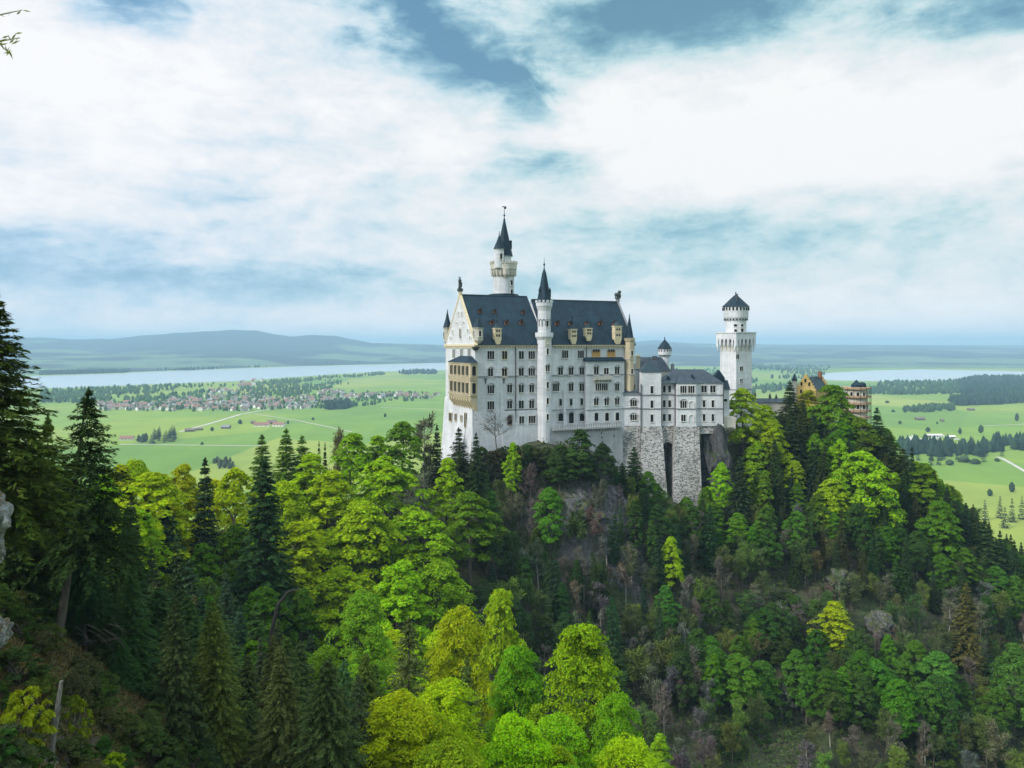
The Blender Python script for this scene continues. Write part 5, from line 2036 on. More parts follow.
hero('spruce', 205, 457, 22, 150, DARK[0], 'thin topped dark spruce rising among yellow beeches at left ridge')
hero('spruce', 264, 458, 40, 142, DARK[0], 'large dark spruce standing out from the lime beeches, widest on the ridge', 1)
hero('spruce', 166, 500, 26, 138, DARK[2], 'dark spruce below the yellow beeches, left of the thin topped one')
hero('broad', 212, 478, 38, 165, LIME[4], 'yellowish beech between the thin topped spruce and the large dark spruce')
hero('spruce', 262, 434, 21, 205, (0.09, 0.17, 0.018), 'left one of three green pointed conifers on the ridge skyline')
hero('spruce', 286, 428, 22, 205, (0.11, 0.20, 0.018), 'middle and tallest of three green pointed conifers on the ridge skyline')
hero('spruce', 302, 435, 20, 205, (0.09, 0.17, 0.018), 'right one of three green pointed conifers on the ridge skyline')
hero('spruce', 319, 441, 5, 210, DARK[0], 'tiny dark conifer tip on the skyline, left of its twin')
hero('spruce', 325, 442, 5, 211, DARK[0], 'tiny dark conifer tip on the skyline, right of its twin')
hero('bare', 338, 428, 14, 214, (0.16, 0.15, 0.06), 'brownish budding tree on the ridge skyline before the meadow', 3)
hero('broad', 352, 432, 26, 205, LIME[3], 'round green tree top on the skyline below the farm')
hero('broad', 378, 434, 22, 210, LIME[3], 'green crown on the skyline between two rounder crowns')
hero('broad', 402, 420, 24, 214, MID[2], 'tall green rounded tree nearest the castle gable on the skyline')
hero('bare', 425, 416, 15, 222, (0.12, 0.12, 0.07), 'grey leafless tree on the skyline left of the white gable', 2)
hero('spruce', 437, 424, 9, 222, DARK[0], 'narrow dark spruce before the foot of the white gable, leftmost')
hero('spruce', 459, 427, 16, 218, DARK[3], 'broad dark spruce covering the foot of the white gable')
hero('spruce', 476, 432, 11, 214, DARK[1], 'slim spruce in front of the palace corner')
hero('broad', 447, 456, 22, 196, LIME[2], 'lime green tree below the gable, catching the light')
hero('broad', 470, 490, 30, 188, MID[2], 'spreading mid green tree below the palace corner')
hero('broad', 285, 480, 32, 176, LIME[0], 'lime beech right of the large dark spruce')
hero('broad', 330, 470, 38, 180, LIME[0], 'broad lime beech in the middle of the sunlit ridge')
hero('broad', 385, 455, 40, 190, LIME[2], 'wide lime crown below the green tree near the gable')
hero('broad', 365, 500, 46, 168, LIME[2], 'massive green beech filling the centre of the sunlit ridge')
hero('broad', 300, 520, 40, 160, LIME[1], 'yellow green beech with layered boughs below the ridge top')
hero('broad', 420, 510, 40, 176, LIME[3], 'green beech on the falling right flank of the sunlit ridge')
hero('broad', 440, 560, 36, 160, LIME[3], 'green beech at the edge of the brown leafless slope')
hero('broad', 400, 560, 40, 150, LIME[2], 'lime beech above the yellow green tree group')
hero('broad', 345, 565, 36, 150, LIME[2], 'lime beech above the dark conifers in lower left')
hero('bare_fine', 497, 408, 22, 221, (0.10, 0.09, 0.08), 'leafless dark tree silhouetted on the white palace wall', 0, basey=450)
hero('broad', 512.5, 441, 11, 213, LIME[2], 'slim lime tree at the foot of the palace wall')
hero('shrub', 485, 452, 14, 220, BROWN[1], 'brownish bush at the foot of the palace corner')
hero('shrub', 533, 447, 16, 219, (0.06, 0.075, 0.025), 'dull bush below the stair tower')
for k_, px_ in enumerate(range(484, 553, 5)):
    hero('shrub', px_ + rnd.uniform(-2, 2), 444 + rnd.uniform(0, 6), rnd.uniform(6, 10), 219.5 + rnd.uniform(-1, 1), rnd.choice(SHR), 'low bush in the row along the foot of the palace wall', None, 'bushes along the foot of the palace wall')
hero('spruce', 526, 452, 12, 216, DARK[1], 'small dark spruce below the stair tower')
hero('broad', 580, 428, 22, 215, (0.05, 0.11, 0.022), 'rounded bushy tree hiding the left half of the terrace')
hero('broad', 603, 442, 14, 214, (0.035, 0.075, 0.02), 'dark bushy tree before the terrace wall')
hero('broad', 560, 444, 16, 214, (0.05, 0.10, 0.02), 'green bushy tree against the palace foot, left of the rounded one')
hero('spruce', 634, 446, 14, 226, DARK[1], 'small dark spruce before the rubble base')
hero('broad', 550, 486, 18, 202, (0.10, 0.25, 0.02), 'lime tree standing alone on the rocky slope below the terrace')
hero('broad', 671, 536, 14, 206, LIME[2], 'small lime tree below the arched niche')
hero('broad', 666, 584, 15, 196, (0.08, 0.24, 0.03), 'fresh green tree low on the slope below the niche')
hero('broad', 648, 470, 12, 224, MID[1], 'green tree at the left foot of the rubble base')
hero('broad', 743, 387, 20, 252, LIME[0], 'bright lime tree in front of the square tower foot', 0)
hero('broad', 765, 404, 22, 262, LIME[2], 'lime tree right of the square tower, under the low gallery')
hero('spruce', 790, 381, 16, 266, DARK[3], 'pointed dark conifer left of the yellow gable')
hero('spruce', 793, 420, 26, 250, DARK[0], 'broad dark conifer below the yellow gable')
hero('broad', 808, 389, 24, 270, (0.24, 0.29, 0.012), 'yellow green tree right under the yellow gable')
hero('broad', 832, 384, 32, 264, (0.11, 0.24, 0.012), 'big rounded tree between gatehouse and scaffolded tower', 4)
hero('broad', 858, 416, 26, 258, (0.13, 0.22, 0.014), 'green tree before the foot of the scaffolded tower')
hero('spruce', 877, 407, 14, 258, DARK[0], 'dark pointed spruce right of the scaffolded tower')
hero('spruce', 890, 432, 16, 254, DARK[3], 'dark spruce on the right shoulder, second below the scaffold')
hero('spruce', 903, 448, 18, 250, (0.05, 0.075, 0.014), 'olive spruce on the right shoulder, third below the scaffold')
hero('broad', 924, 462, 24, 244, (0.15, 0.28, 0.012), 'lime tree at the right shoulder above the dark valley wood')
hero('broad', 862, 450, 36, 236, LIME[2], 'large bright lime tree below the scaffolded tower', 1)
hero('broad', 832, 478, 22, 234, LIME[2], 'lime tree left of the largest one below the scaffold')
hero('broad', 738, 512, 19, 226, (0.12, 0.28, 0.014), 'lime tree standing out below the dark cliff')
hero('broad', 712, 502, 17, 230, (0.10, 0.22, 0.018), 'green tree at the foot of the dark cliff')
hero('broad', 758, 440, 22, 248, LIME[3], 'green tree beside the dark cliff edge')
hero('broad', 750, 464, 20, 244, LIME[2], 'lime tree just below the cliff top')
hero('spruce', 770, 455, 20, 246, DARK[0], 'dark spruce between the cliff and the gatehouse trees')
hero('spruce', 955, 500, 18, 238, DARK[0], 'dark spruce left of the falling right skyline')
hero('spruce', 985, 520, 20, 234, DARK[1], 'dark spruce on the falling right skyline')
for px_, top_, hw_, yy_ in ((912, 446, 9, 246), (934, 470, 9, 242), (947, 486, 10, 240), (966, 502, 9, 238), (976, 512, 10, 237), (1000, 530, 10, 234), (1014, 540, 11, 232)):
    hero('spruce', px_, top_, hw_, yy_, rnd.choice(DARK), 'narrow dark conifer on the descending right edge of the hill', None, 'narrow conifers on the right edge of the hill')
hero('broad', 940, 500, 26, 232, MID[0], 'mid green tree under the right shoulder lime tree')
hero('broad', 834, 600, 20, 196, (0.36, 0.42, 0.010), 'vivid yellow green tree on the right slope, brightest there', 2)
hero('broad', 938, 650, 24, 186, (0.09, 0.22, 0.03), 'fresh green tree with layered boughs on lower right slope')
hero('broad', 1014, 642, 24, 184, (0.09, 0.21, 0.03), 'fresh green tree at the lower right edge')
hero('spruce', 966, 582, 17, 200, (0.10, 0.085, 0.022), 'rusty olive conifer on the right slope')
hero('broad', 884, 664, 20, 184, (0.08, 0.18, 0.03), 'green tree left of the layered one on lower right slope')
hero('broad', 762, 660, 26, 182, (0.07, 0.17, 0.02), 'mid green tree low in the gorge right of centre')
hero('broad_near', 583, 617, 56, 92, (0.22, 0.39, 0.010), 'big lime beech at bottom centre with pointed top', 1)
hero('broad_near', 517, 640, 46, 96, (0.16, 0.36, 0.012), 'lime beech at bottom centre, left behind the pointed one', 0)
hero('broad_near', 557, 712, 52, 76, (0.22, 0.42, 0.012), 'lowest bright lime crown cut by the bottom edge', 2)
hero('broad_near', 615, 690, 40, 86, (0.18, 0.37, 0.012), 'lime crown at bottom centre, right below the pointed beech', 0)
hero('broad_near', 458, 602, 50, 106, (0.32, 0.42, 0.010), 'yellow beech with dark trunk showing, below the sunlit ridge', 2)
hero('broad', 500, 588, 34, 132, LIME[2], 'lime tree behind the yellow beech')
hero('broad_near', 362, 588, 40, 122, (0.19, 0.36, 0.02), 'lime beech above the front spruces, lower left centre', 1)
hero('broad_near', 325, 642, 34, 104, (0.13, 0.26, 0.015), 'dull lime tree left of the front spruces')
hero('spruce_near', 409, 616, 40, 88, (0.085, 0.12, 0.03), 'sparse spruce in front of the yellow beech, tallest of the front row', 2)
hero('spruce_near', 467, 656, 30, 84, (0.08, 0.12, 0.03), 'sparse spruce overlapping the yellow beech at bottom', 2)
hero('spruce_near', 444, 684, 26, 84, (0.04, 0.075, 0.02), 'small spruce between two taller front spruces', 3)
hero('broad', 660, 732, 22, 140, (0.24, 0.38, 0.012), 'lime spire shaped tree at the bottom, right of the big beech', 5)
hero('spruce_near', 215, 600, 46, 92, (0.062, 0.105, 0.03), 'dark conifer in the shaded lower left, right of pale stump', 3)
hero('spruce_near', 300, 640, 40, 88, (0.06, 0.10, 0.03), 'dark conifer behind the bent dead trunk')
hero('spruce_near', 160, 585, 40, 90, (0.05, 0.09, 0.03), 'dark conifer at the left below the yellow beeches')
hero('spruce_near', 124, 640, 38, 64, (0.05, 0.11, 0.03), 'young green conifer beside the foot of the leaning trunk', 1)
hero('spruce_near', 178, 660, 44, 68, (0.06, 0.11, 0.03), 'dense young conifer above the bottom left grass')
hero('spruce_near', 112, 676, 30, 58, (0.05, 0.09, 0.026), 'young dark conifer above the bottom left corner, right of the dead log')
hero('spruce_near', 150, 706, 30, 56, (0.07, 0.11, 0.03), 'small young conifer cut by the bottom edge, left part')
hero('spruce_near', 205, 728, 34, 62, (0.055, 0.10, 0.03), 'young conifer cut by the bottom edge, below the pale snapped stem')
hero('broad', 655, 482, 15, 226, MID[1], 'dark green tree hiding the foot of the left rubble pier')
hero('spruce', 622, 462, 11, 222, DARK[1], 'small dark spruce left of the one before the rubble base')
hero('broad', 686, 496, 14, 230, MID[0], 'green tree hiding the foot of the right rubble pier')
hero('spruce_near', 250, 700, 44, 70, (0.08, 0.125, 0.035), 'grey green young conifer at the bottom, left of centre')
hero('spruce_near', 345, 690, 44, 78, (0.07, 0.11, 0.03), 'shaded conifer at the bottom below the dull lime tree', 0)
hero('shrub', 26, 682, 10, 38, (0.25, 0.33, 0.012), 'small yellow leaved sapling on the brown left bank')
hero('shrub', 112, 750, 16, 45, (0.22, 0.33, 0.012), 'yellow green shrub at the bottom left edge of the bank')
hero('shrub', 76, 694, 11, 46, (0.16, 0.24, 0.012), 'yellow twig shrub beside the pale dead log')

# ------------------------------------------------------------------ the rest of the wood, zone by zone
LIMX = [-60, 0, 60, 100, 122, 150, 200, 240, 280, 330, 380, 420, 440, 470, 480, 545, 556, 605, 620, 650, 665, 698, 724, 730, 755, 775, 800, 845, 870, 880, 910, 935, 970, 1000, 1024, 1090]
LIMY = [380, 400, 440, 470, 462, 468, 470, 452, 446, 436, 434, 430, 436, 444, 452, 450, 440, 448, 470, 488, 508, 500, 446, 424, 418, 410, 398, 418, 420, 420, 450, 470, 500, 522, 540, 570]


def castle_block(x, y):
    """ground under the buildings"""
    dx, dy = x - P0X, y - P0Y
    u, v = dx * CT + dy * ST, -dx * ST + dy * CT
    if -5 < u < 58 and -4.5 < v < 34:
        return True
    if X_at(617, KY) < x < X_at(733, KY) and KY - 6 < y < 300:
        return True
    return False


# horizon of the ground along each bearing, to leave out what lies wholly behind a crest
colpx = np.arange(-60, 1100, 10)
dist = np.arange(20, 420, 3.0)
PXm, DM = np.meshgrid(colpx, dist)
gnd = gz(X_at(PXm, DM), DM, False)
rows = HZ - (gnd - CZ) / DM * F
sky_row = np.minimum.accumulate(rows, axis=0)


def hidden(px, y, top):
    i = int(np.clip((px + 60) / 10, 0, len(colpx) - 1))
    j = int(np.clip((y - 20) / 3, 1, len(dist) - 1)) - 1
    return top > sky_row[j, i] - 4


def pick(r_, table):
    s = 0
    for k, p_ in table:
        s += p_
        if r_ < s:
            return k
    return table[-1][0]


def zone(px, mid, y):
    """(name, table of kinds, palettes, spacing)"""
    if y < 60:
        return 'bank'
    if px < 122 and y < 130:
        return 'left'
    if y < 112:
        return 'front_left' if px < 395 else ('front' if px < 660 else 'gorge')
    if px < 480 - max(0, (mid - 560)) * 0.25:
        if mid > 585 and px < 350:
            return 'shade'
        return 'ridge'
    if px < 690:
        if px < 560 and y < 150:
            return 'front'
        return 'brown'
    if mid < 500:
        return 'crest'
    return 'right'


TAB = {
    'bank': [('shrub', 1.0)],
    'left': [('spruce_near', 0.9), ('broad', 0.1)],
    'front_left': [('spruce_near', 1.0)],
    'front': [('broad_near', 0.7), ('spruce_near', 0.3)],
    'gorge': [('spruce', 0.25), ('broad', 0.4), ('budding', 0.35)],
    'ridge': [('broad', 0.87), ('spruce', 0.13)],
    'shade': [('spruce', 0.6), ('broad', 0.2), ('budding', 0.2)],
    'brown': [('bare', 0.32), ('budding', 0.26), ('shrub', 0.10), ('spruce', 0.2), ('broad', 0.12)],
    'crest': [('broad', 0.42), ('spruce', 0.33), ('shrub', 0.25)],
    'right': [('bare', 0.10), ('budding', 0.20), ('shrub', 0.10), ('spruce', 0.25), ('broad', 0.35)],
}
PAL = {
    ('ridge', 'broad'): LIME, ('ridge', 'spruce'): DARK + [MID[1]], ('front', 'broad_near'): LIME[:4], ('front', 'spruce_near'): OLIVE,
    ('left', 'spruce_near'): DARK, ('left', 'broad'): OLIVE, ('front_left', 'spruce_near'): [(0.062, 0.108, 0.032), (0.055, 0.10, 0.03), (0.085, 0.125, 0.028)], ('front_left', 'broad_near'): MID,
    ('shade', 'spruce'): [(0.035, 0.078, 0.034), (0.05, 0.088, 0.034), (0.07, 0.10, 0.03)], ('shade', 'broad'): MID, ('brown', 'broad'): [(0.05, 0.11, 0.02), (0.04, 0.085, 0.022), (0.075, 0.15, 0.02)],
    ('brown', 'spruce'): [(0.03, 0.066, 0.024), (0.04, 0.075, 0.024)], ('crest', 'broad'): [LIME[2], LIME[3], MID[0], (0.13, 0.23, 0.014)], ('crest', 'spruce'): DARK + [(0.045, 0.07, 0.016)],
    ('right', 'broad'): [MID[0], MID[1], (0.055, 0.12, 0.02), (0.05, 0.10, 0.02), (0.085, 0.2, 0.02)], ('right', 'spruce'): [DARK[0], DARK[1], (0.05, 0.062, 0.018), (0.035, 0.06, 0.02)],
    ('gorge', 'broad'): MID, ('gorge', 'spruce'): DARK,
}
PLACE = {
    'bank': 'on the dry near bank at lower left',
    'left': 'on the steep bank at the left edge', 'front_left': 'in the shaded hollow at lower left', 'front': 'in the bright group at bottom centre',
    'gorge': 'deep in the gorge at lower right', 'ridge': 'on the sunlit ridge left of the castle', 'shade': 'on the shaded slope under the sunlit ridge',
    'brown': 'on the brown slope below the palace', 'crest': 'on the crest around the gatehouse', 'right': 'on the rocky slope right of the castle',
}
DESC = {
    'broad': {'ridge': 'lime green beech crown', 'crest': 'green broadleaf tree', 'right': 'dull green broadleaf tree', 'brown': 'dark green broadleaf tree', 'shade': 'mid green broadleaf tree', 'gorge': 'green broadleaf tree', 'left': 'olive broadleaf tree'},
    'broad_near': {'front': 'bright lime broadleaf tree', 'front_left': 'mid green broadleaf tree'},
}
ncount = {}
ZCAP = {('ridge', 'broad'): 70, ('ridge', 'spruce'): 4, ('shade', 'spruce'): 24, ('shade', 'broad'): 16, ('brown', 'spruce'): 30, ('brown', 'broad'): 26, ('right', 'broad'): 96, ('right', 'spruce'): 52, ('crest', 'broad'): 30, ('crest', 'spruce'): 20, ('gorge', 'broad'): 14, ('bank', 'shrub'): 75, ('front', 'broad_near'): 12}


def scatter(seed, y0, y1, step, x0, x1, ssc=1.0, only=None, skip=()):
    rg = random.Random(seed)
    y = y0
    while y < y1:
        x = x0
        st = step * (0.8 + 0.4 * (y / 200))
        while x < x1:
            xx, yy = x + rg.uniform(-0.45, 0.45) * st, y + rg.uniform(-0.45, 0.45) * st
            x += st
            px = CX + xx / yy * F
            if px < -40 or px > 1070 or castle_block(xx, yy):
                continue
            z = gz1(xx, yy)
            gpy = HZ - (z - CZ) / yy * F
            zn = zone(px, gpy - 35, yy)
            if (only and zn not in only) or zn in skip:
                continue
            kind = pick(rg.random(), TAB[zn])
            Hh = {'broad': rg.uniform(13, 20), 'broad_near': rg.uniform(14, 20), 'spruce': rg.uniform(13, 24), 'spruce_near': rg.uniform(12, 22), 'bare': rg.uniform(10, 16), 'budding': rg.uniform(9, 15), 'shrub': rg.uniform(3.2, 6.0)}[kind] * ssc
            if zn in ('brown', 'right') and kind != 'shrub':
                Hh *= 0.8
            top = HZ - (z + Hh - CZ) / yy * F
            lim = np.interp(px, LIMX, LIMY)
            if yy < 120:
                lim = max(lim, np.interp(px, [-60, 60, 130, 230, 330, 400, 480, 560, 640, 660, 1100], [430, 470, 560, 610, 650, 640, 650, 650, 690, 740, 730]))
            if top < lim:
                Hh = (Z_at(lim + rg.uniform(0, 8), yy) - z)
                top = lim
            if zn == 'bank' and (px > 300 or px < -20):
                continue
            if Hh < (0.6 if zn == 'bank' else 2.2 if kind == 'shrub' else 5) or hidden(px, yy, top) or top > 790:
                continue
            if any((xx - a) ** 2 + (yy - b_) ** 2 < (c_ * 0.75 + 1.2) ** 2 for a, b_, c_ in PLACED):
                continue
            cap = {'broad': 205, 'broad_near': 26, 'spruce': 140, 'spruce_near': 44, 'bare': 260, 'budding': 290, 'shrub': 230}[kind]
            if ncount.get(kind, 0) >= cap or ncount.get((zn, kind), 0) >= ZCAP.get((zn, kind), 999):
                continue
            if zn == 'ridge' and rg.random() < 0.3:
                continue
            ncount[kind] = ncount.get(kind, 0) + 1
            ncount[(zn, kind)] = ncount.get((zn, kind), 0) + 1
            colr = rg.choice(PAL.get((zn, kind), {'bare': BROWN, 'budding': BUDS, 'shrub': SHR}.get(kind, MID)))
            colr = tuple(q * rg.uniform(0.82, 1.18) for q in colr)
            d = DESC.get(kind, {}).get(zn) or {'spruce': 'dark pointed conifer', 'spruce_near': 'dark conifer with drooping boughs', 'budding': 'thin yellowish budding tree', 'shrub': 'low dull green bush', 'bare': 'grey brown leafless tree', 'broad': 'green broadleaf tree', 'broad_near': 'green broadleaf tree'}[kind]
            pr = PROTO[kind]
            i = rg.randrange(len(pr))
            H, Rm = pr[i][2], pr[i][3]
            s = Hh / H
            plant(kind, xx, yy, z - 0.3, s, s * rg.uniform(0.85, 1.2) * (1.12 if Hh < 11 else 1), rg.uniform(0, 6.28), colr,
                  d + ' among its like ' + PLACE[zn], CATN[kind], d + 's ' + PLACE[zn], i, (rg.gauss(0, 0.03), rg.gauss(0, 0.03)))
        y += st * 0.87


scatter(0, 30, 60, 2.2, -42, -6, 0.42)
scatter(1, 60, 112, 5.6, -75, 75)
SLOPE = ('brown', 'right', 'crest')
scatter(5, 218, 300, 3.6, -60, 215, only=SLOPE)
scatter(4, 176, 218, 3.6, -60, 215, only=SLOPE)
scatter(2, 112, 205, 4.3, -125, 150, skip=SLOPE)
scatter(3, 205, 300, 4.0, -150, 215, skip=SLOPE)
scatter(6, 120, 176, 4.4, -60, 215, only=SLOPE)
print('TREES', ncount)

# ------------------------------------------------------------------ undergrowth: brushwood and leaves covering the slopes between the trees
rg = np.random.default_rng(5)
n = 170000
py_ = rg.uniform(24, 300, n * 3)
keep = rg.uniform(size=n * 3) < (py_ / 300) ** 0.25
yy = py_[keep][:n]
pxs = rg.uniform(-30, 1060, len(yy))
xx = X_at(pxs, yy)
dx, dy = xx - P0X, yy - P0Y
u_, v_ = dx * CT + dy * ST, -dx * ST + dy * CT
ok = ~((u_ > -0.5) & (u_ < 57) & (v_ > -3.6)) & ~((xx > X_at(619, KY)) & (xx < X_at(734, KY)) & (yy > KY - 5)) & (vnoise(xx, yy, 9, 21) + 0.5 * vnoise(xx, yy, 3, 22) > -0.35)
xx, yy = xx[ok], yy[ok]
zz = gz(xx, yy)
n = len(xx)
s = np.clip(yy / 200, 0.22, 1.2)
nrm = np.stack([np.zeros(n), np.full(n, -0.3), np.ones(n)], 1) + rg.normal(0, 0.5, (n, 3))
P = leaf_quads(np.stack([xx, yy, zz + rg.uniform(0, 1.5, n) * s], 1), nrm, 0.45 * s * rg.uniform(0.6, 1.4, n), 0.26 * s * rg.uniform(0.6, 1.4, n), rg)
half = rg.uniform(size=n) < np.clip(0.5 + 0.7 * vnoise(xx, yy, 30, 23), 0.15, 0.85)
o = link('undergrowth', quads_mesh('undergrowth', P[half], M['needle']))
o.color = (0.05, 0.085, 0.02, 1)
tag(o, 'dull green brushwood covering the slopes between the trees', 'undergrowth', kind='stuff')
o = link('brushwood', quads_mesh('brushwood', P[~half], M['twig']))
o.color = (0.06, 0.056, 0.036, 1)
tag(o, 'brown dead leaves and brush on the slopes', 'undergrowth', kind='stuff')
# dry grass on the near left bank
n = 60000
pxs = rg.uniform(-40, 330, n)
yy = rg.uniform(24, 72, n)
xx = X_at(pxs, yy)
ok = vnoise(xx, yy, 4, 31) > -0.75
xx, yy = xx[ok], yy[ok]
zz = gz(xx, yy)
n = len(xx)
al = np.stack([rg.normal(0, 0.5, n), rg.normal(-0.2, 0.5, n), np.full(n, 0.8)], 1)
P = leaf_quads(np.stack([xx, yy, zz + 0.15], 1), rg.normal(size=(n, 3)), rg.uniform(0.15, 0.45, n), rg.uniform(0.015, 0.04, n), rg, al)
o = link('dry_grass', quads_mesh('dry_grass', P, M['twig']))
o.color = (0.13, 0.10, 0.04, 1)
tag(o, 'straw coloured dry grass on the near left bank', 'grass', kind='stuff')

# the tall spruce's own trunk leans and curves
for ch in list(TALL.children):
    if ch.name.startswith('trunk'):
        bpy.data.objects.remove(ch)
TALL.rotation_euler = (0, 0, 0)
mb = MB()
o0, sc0 = TALL.location, TALL.scale
pts = [(X_at(px, y_), y_, Z_at(py, y_)) for px, py, y_ in ((56, 646, 61.0), (62, 614, 61.3), (68, 576, 61.6), (71.5, 530, 61.8), (75, 480, 61.9), (82, 430, 62), (87.5, 392, 62))]
mb.tube([((p_[0] - o0.x) / sc0.x, (p_[1] - o0.y) / sc0.y, (p_[2] - o0.z) / sc0.z) for p_ in pts], [0.40, 0.35, 0.29, 0.24, 0.19, 0.1, 0.02], 9)
mb.build('trunk', M['bark'], TALL)

# moss and low leaves over the same bank
n = 70000
pxs = rg.uniform(-60, 340, n)
yy = rg.uniform(24, 76, n)
xx = X_at(pxs, yy)
ok = vnoise(xx, yy, 2.6, 41) + 0.6 * vnoise(xx, yy, 0.9, 42) > -0.1
xx, yy = xx[ok], yy[ok]
n = len(xx)
hgt = rg.uniform(0, 0.45, n) * np.clip(0.4 + vnoise(xx, yy, 2.1, 43), 0.05, 1)
nrm = np.stack([np.zeros(n), np.full(n, -0.3), np.ones(n)], 1) + rg.normal(0, 0.6, (n, 3))
P = leaf_quads(np.stack([xx, yy, gz(xx, yy) + hgt], 1), nrm, rg.uniform(0.06, 0.16, n), rg.uniform(0.03, 0.08, n), rg)
o = link('bank_plants', quads_mesh('bank_plants', P, M['needle']))
o.color = (0.055, 0.07, 0.018, 1)
tag(o, 'olive moss and low plants covering the near left bank', 'undergrowth', kind='stuff')
# ================================================================== rocks, dead wood
def rock(name, label, px, py, Y, sx_, sy_, sz, seed, mat='rock', amp=0.3):
    import bmesh
    bm = bmesh.new()
    bmesh.ops.create_icosphere(bm, subdivisions=5, radius=1.0)
    co = np.array([v.co[:] for v in bm.verts])
    d = amp * vnoise(co[:, 0] * 3 + seed, co[:, 1] * 3 + co[:, 2] * 2.3, 1.6, seed) + amp * 0.6 * (1 - 2 * np.abs(vnoise(co[:, 0] * 5 + co[:, 2] * 4, co[:, 1] * 5 - co[:, 2] * 3, 1.3, seed + 1)))
    d += amp * 0.3 * vnoise(co[:, 0] * 14 + co[:, 2] * 9, co[:, 1] * 14 + co[:, 2] * 11, 1.5, seed + 2)
    # stepped ledges
    led = 0.10 * amp / 0.3 * np.sin(co[:, 2] * 9 + 2 * vnoise(co[:, 0] * 3, co[:, 1] * 3, 1, seed + 4))
    for v_, q, l_ in zip(bm.verts, d, led):
        v_.co *= 1 + q + l_
        v_.co.x *= sx_
        v_.co.y *= sy_
        v_.co.z *= sz
    me = bpy.data.meshes.new(name)
    bm.to_mesh(me)
    bm.free()
    me.materials.append(M[mat])
    o_ = link(name, me, None, (X_at(px, Y), Y, Z_at(py, Y)), seed * 0.7)
    return tag(o_, label, 'rock')


rock('rock_outcrop', 'pale grey rock jutting in at the left edge', -50, 528, 28, 2.3, 1.8, 2.2, 3, 'pale_rock', 0.22)
rock('rock_outcrop', 'low pale rock on the left bank under the jutting one', -10, 632, 40, 0.9, 1.0, 0.8, 5, 'pale_rock', 0.22)
rock('cliff_rock', 'dark cliff directly right of the rubble base, under the white wing', 714, 466, 246.5, 6.0, 4.5, 12.0, 7, 'dark_rock', 0.2)
rock('cliff_rock', 'grey rock face below the gatehouse trees, pale on its left side', 785, 503, 243, 5.0, 4, 5.5, 9, 'rock', 0.35)
rock('cliff_rock', 'pale rock strip below the small dark spruce of the rubble base', 655, 552, 219, 3.0, 4, 6.5, 11, 'rock', 0.24)
rock('cliff_rock', 'bluish rock face on the slope below the terrace', 586, 516, 213, 5, 4, 3.6, 13, 'rock', 0.35)
rock('cliff_rock', 'grey rock knob above the vivid yellow tree', 842, 580, 216, 3.6, 3, 2.6, 15, 'rock', 0.35)
rock('cliff_rock', 'grey slab with pale face right of the vivid yellow tree', 881, 624, 204.5, 3.4, 3.5, 3.3, 18, 'rock', 0.22)
rock('cliff_rock', 'small pale crag under the terrace wall', 604, 468, 216, 2.2, 2, 4.2, 19, 'rock', 0.35)
rock('cliff_rock', 'weathered crag low on the right slope, left of the vivid yellow tree', 790, 692, 182, 2.2, 2.5, 2.6, 23, 'rock', 0.35)
rock('cliff_rock', 'rock face at the right, below the large bright lime tree', 905, 574, 230, 2.6, 2.5, 3.2, 29, 'rock', 0.35)


def dead(name, label, pts, radii, mat, cat='dead tree', branches=()):
    t_ = thing(name, label, cat, pts[0])
    b0 = Vector(pts[0])
    mb = MB()
    mb.tube([tuple(Vector(p_) - b0) for p_ in pts], radii, 8)
    mb.build('trunk', M[mat], t_)
    if branches:
        mb = MB()
        for q, rr in branches:
            mb.tube([tuple(Vector(p_) - b0) for p_ in q], rr, 5)
        mb.build('branch', M[mat], t_)
    return t_


def ground_at(px, py, y0=25.0):
    """distance at which the mountainside is seen in that direction"""
    Y = y0
    while Y < 300 and (Z_at(py, Y) > gz1(X_at(px, Y), Y)):
        Y += 0.5
    return Y


def pt(px, py, Y):
    return (X_at(px, Y), Y, Z_at(py, Y))


dead('dead_log', 'pale dead log leaning upright on the brown left bank', [pt(51, 760, 40), pt(53, 740, 40.05), pt(56, 720, 40.1), pt(58, 704, 40.2), pt(61.5, 681, 40.3)], [0.15, 0.135, 0.14, 0.12, 0.09], 'grey_bark', 'dead log',
     [([pt(57, 716, 40), pt(62, 706, 39.8)], [0.05, 0.02])])
dead('bent_dead_tree', 'bent dark dead trunk hooked over at its top in lower left', [pt(266, 696, 76), pt(269, 660, 76), pt(272, 630, 76), pt(278, 605, 76), pt(288, 592, 76), pt(300, 588, 76)], [0.3, 0.26, 0.22, 0.18, 0.11, 0.03], 'dark_bark', 'dead tree',
     [([pt(270, 677, 76), pt(283, 683, 75), pt(298, 686, 74)], [0.12, 0.08, 0.02]), ([pt(275, 616, 76), pt(290, 612, 76)], [0.08, 0.02])])
dead('broken_stump', 'pale broken stump catching light beside the left spruces', [pt(37, 585, ground_at(37, 585)), pt(36, 531, ground_at(37, 585))], [0.2, 0.14], 'white_paint', 'stump')
dead('broken_stump', 'small pale snapped stem in the shaded conifers at lower left', [pt(207, 735, ground_at(207, 735)), pt(207.6, 655, ground_at(207, 735))], [0.13, 0.09], 'white_paint', 'stump')
dead('broken_stump', 'tiny pale snapped stem above the other in the shaded conifers', [pt(194, 640, ground_at(194, 640)), pt(194, 592, ground_at(194, 640))], [0.16, 0.1], 'white_paint', 'stump')
t_ = thing('fallen_branches', 'tangle of dead branches beside the foot of the leaning trunk', 'dead wood', pt(98, 636, 56))
mb = MB()
b0 = Vector(pt(98, 636, 56))
rq_ = random.Random(4)
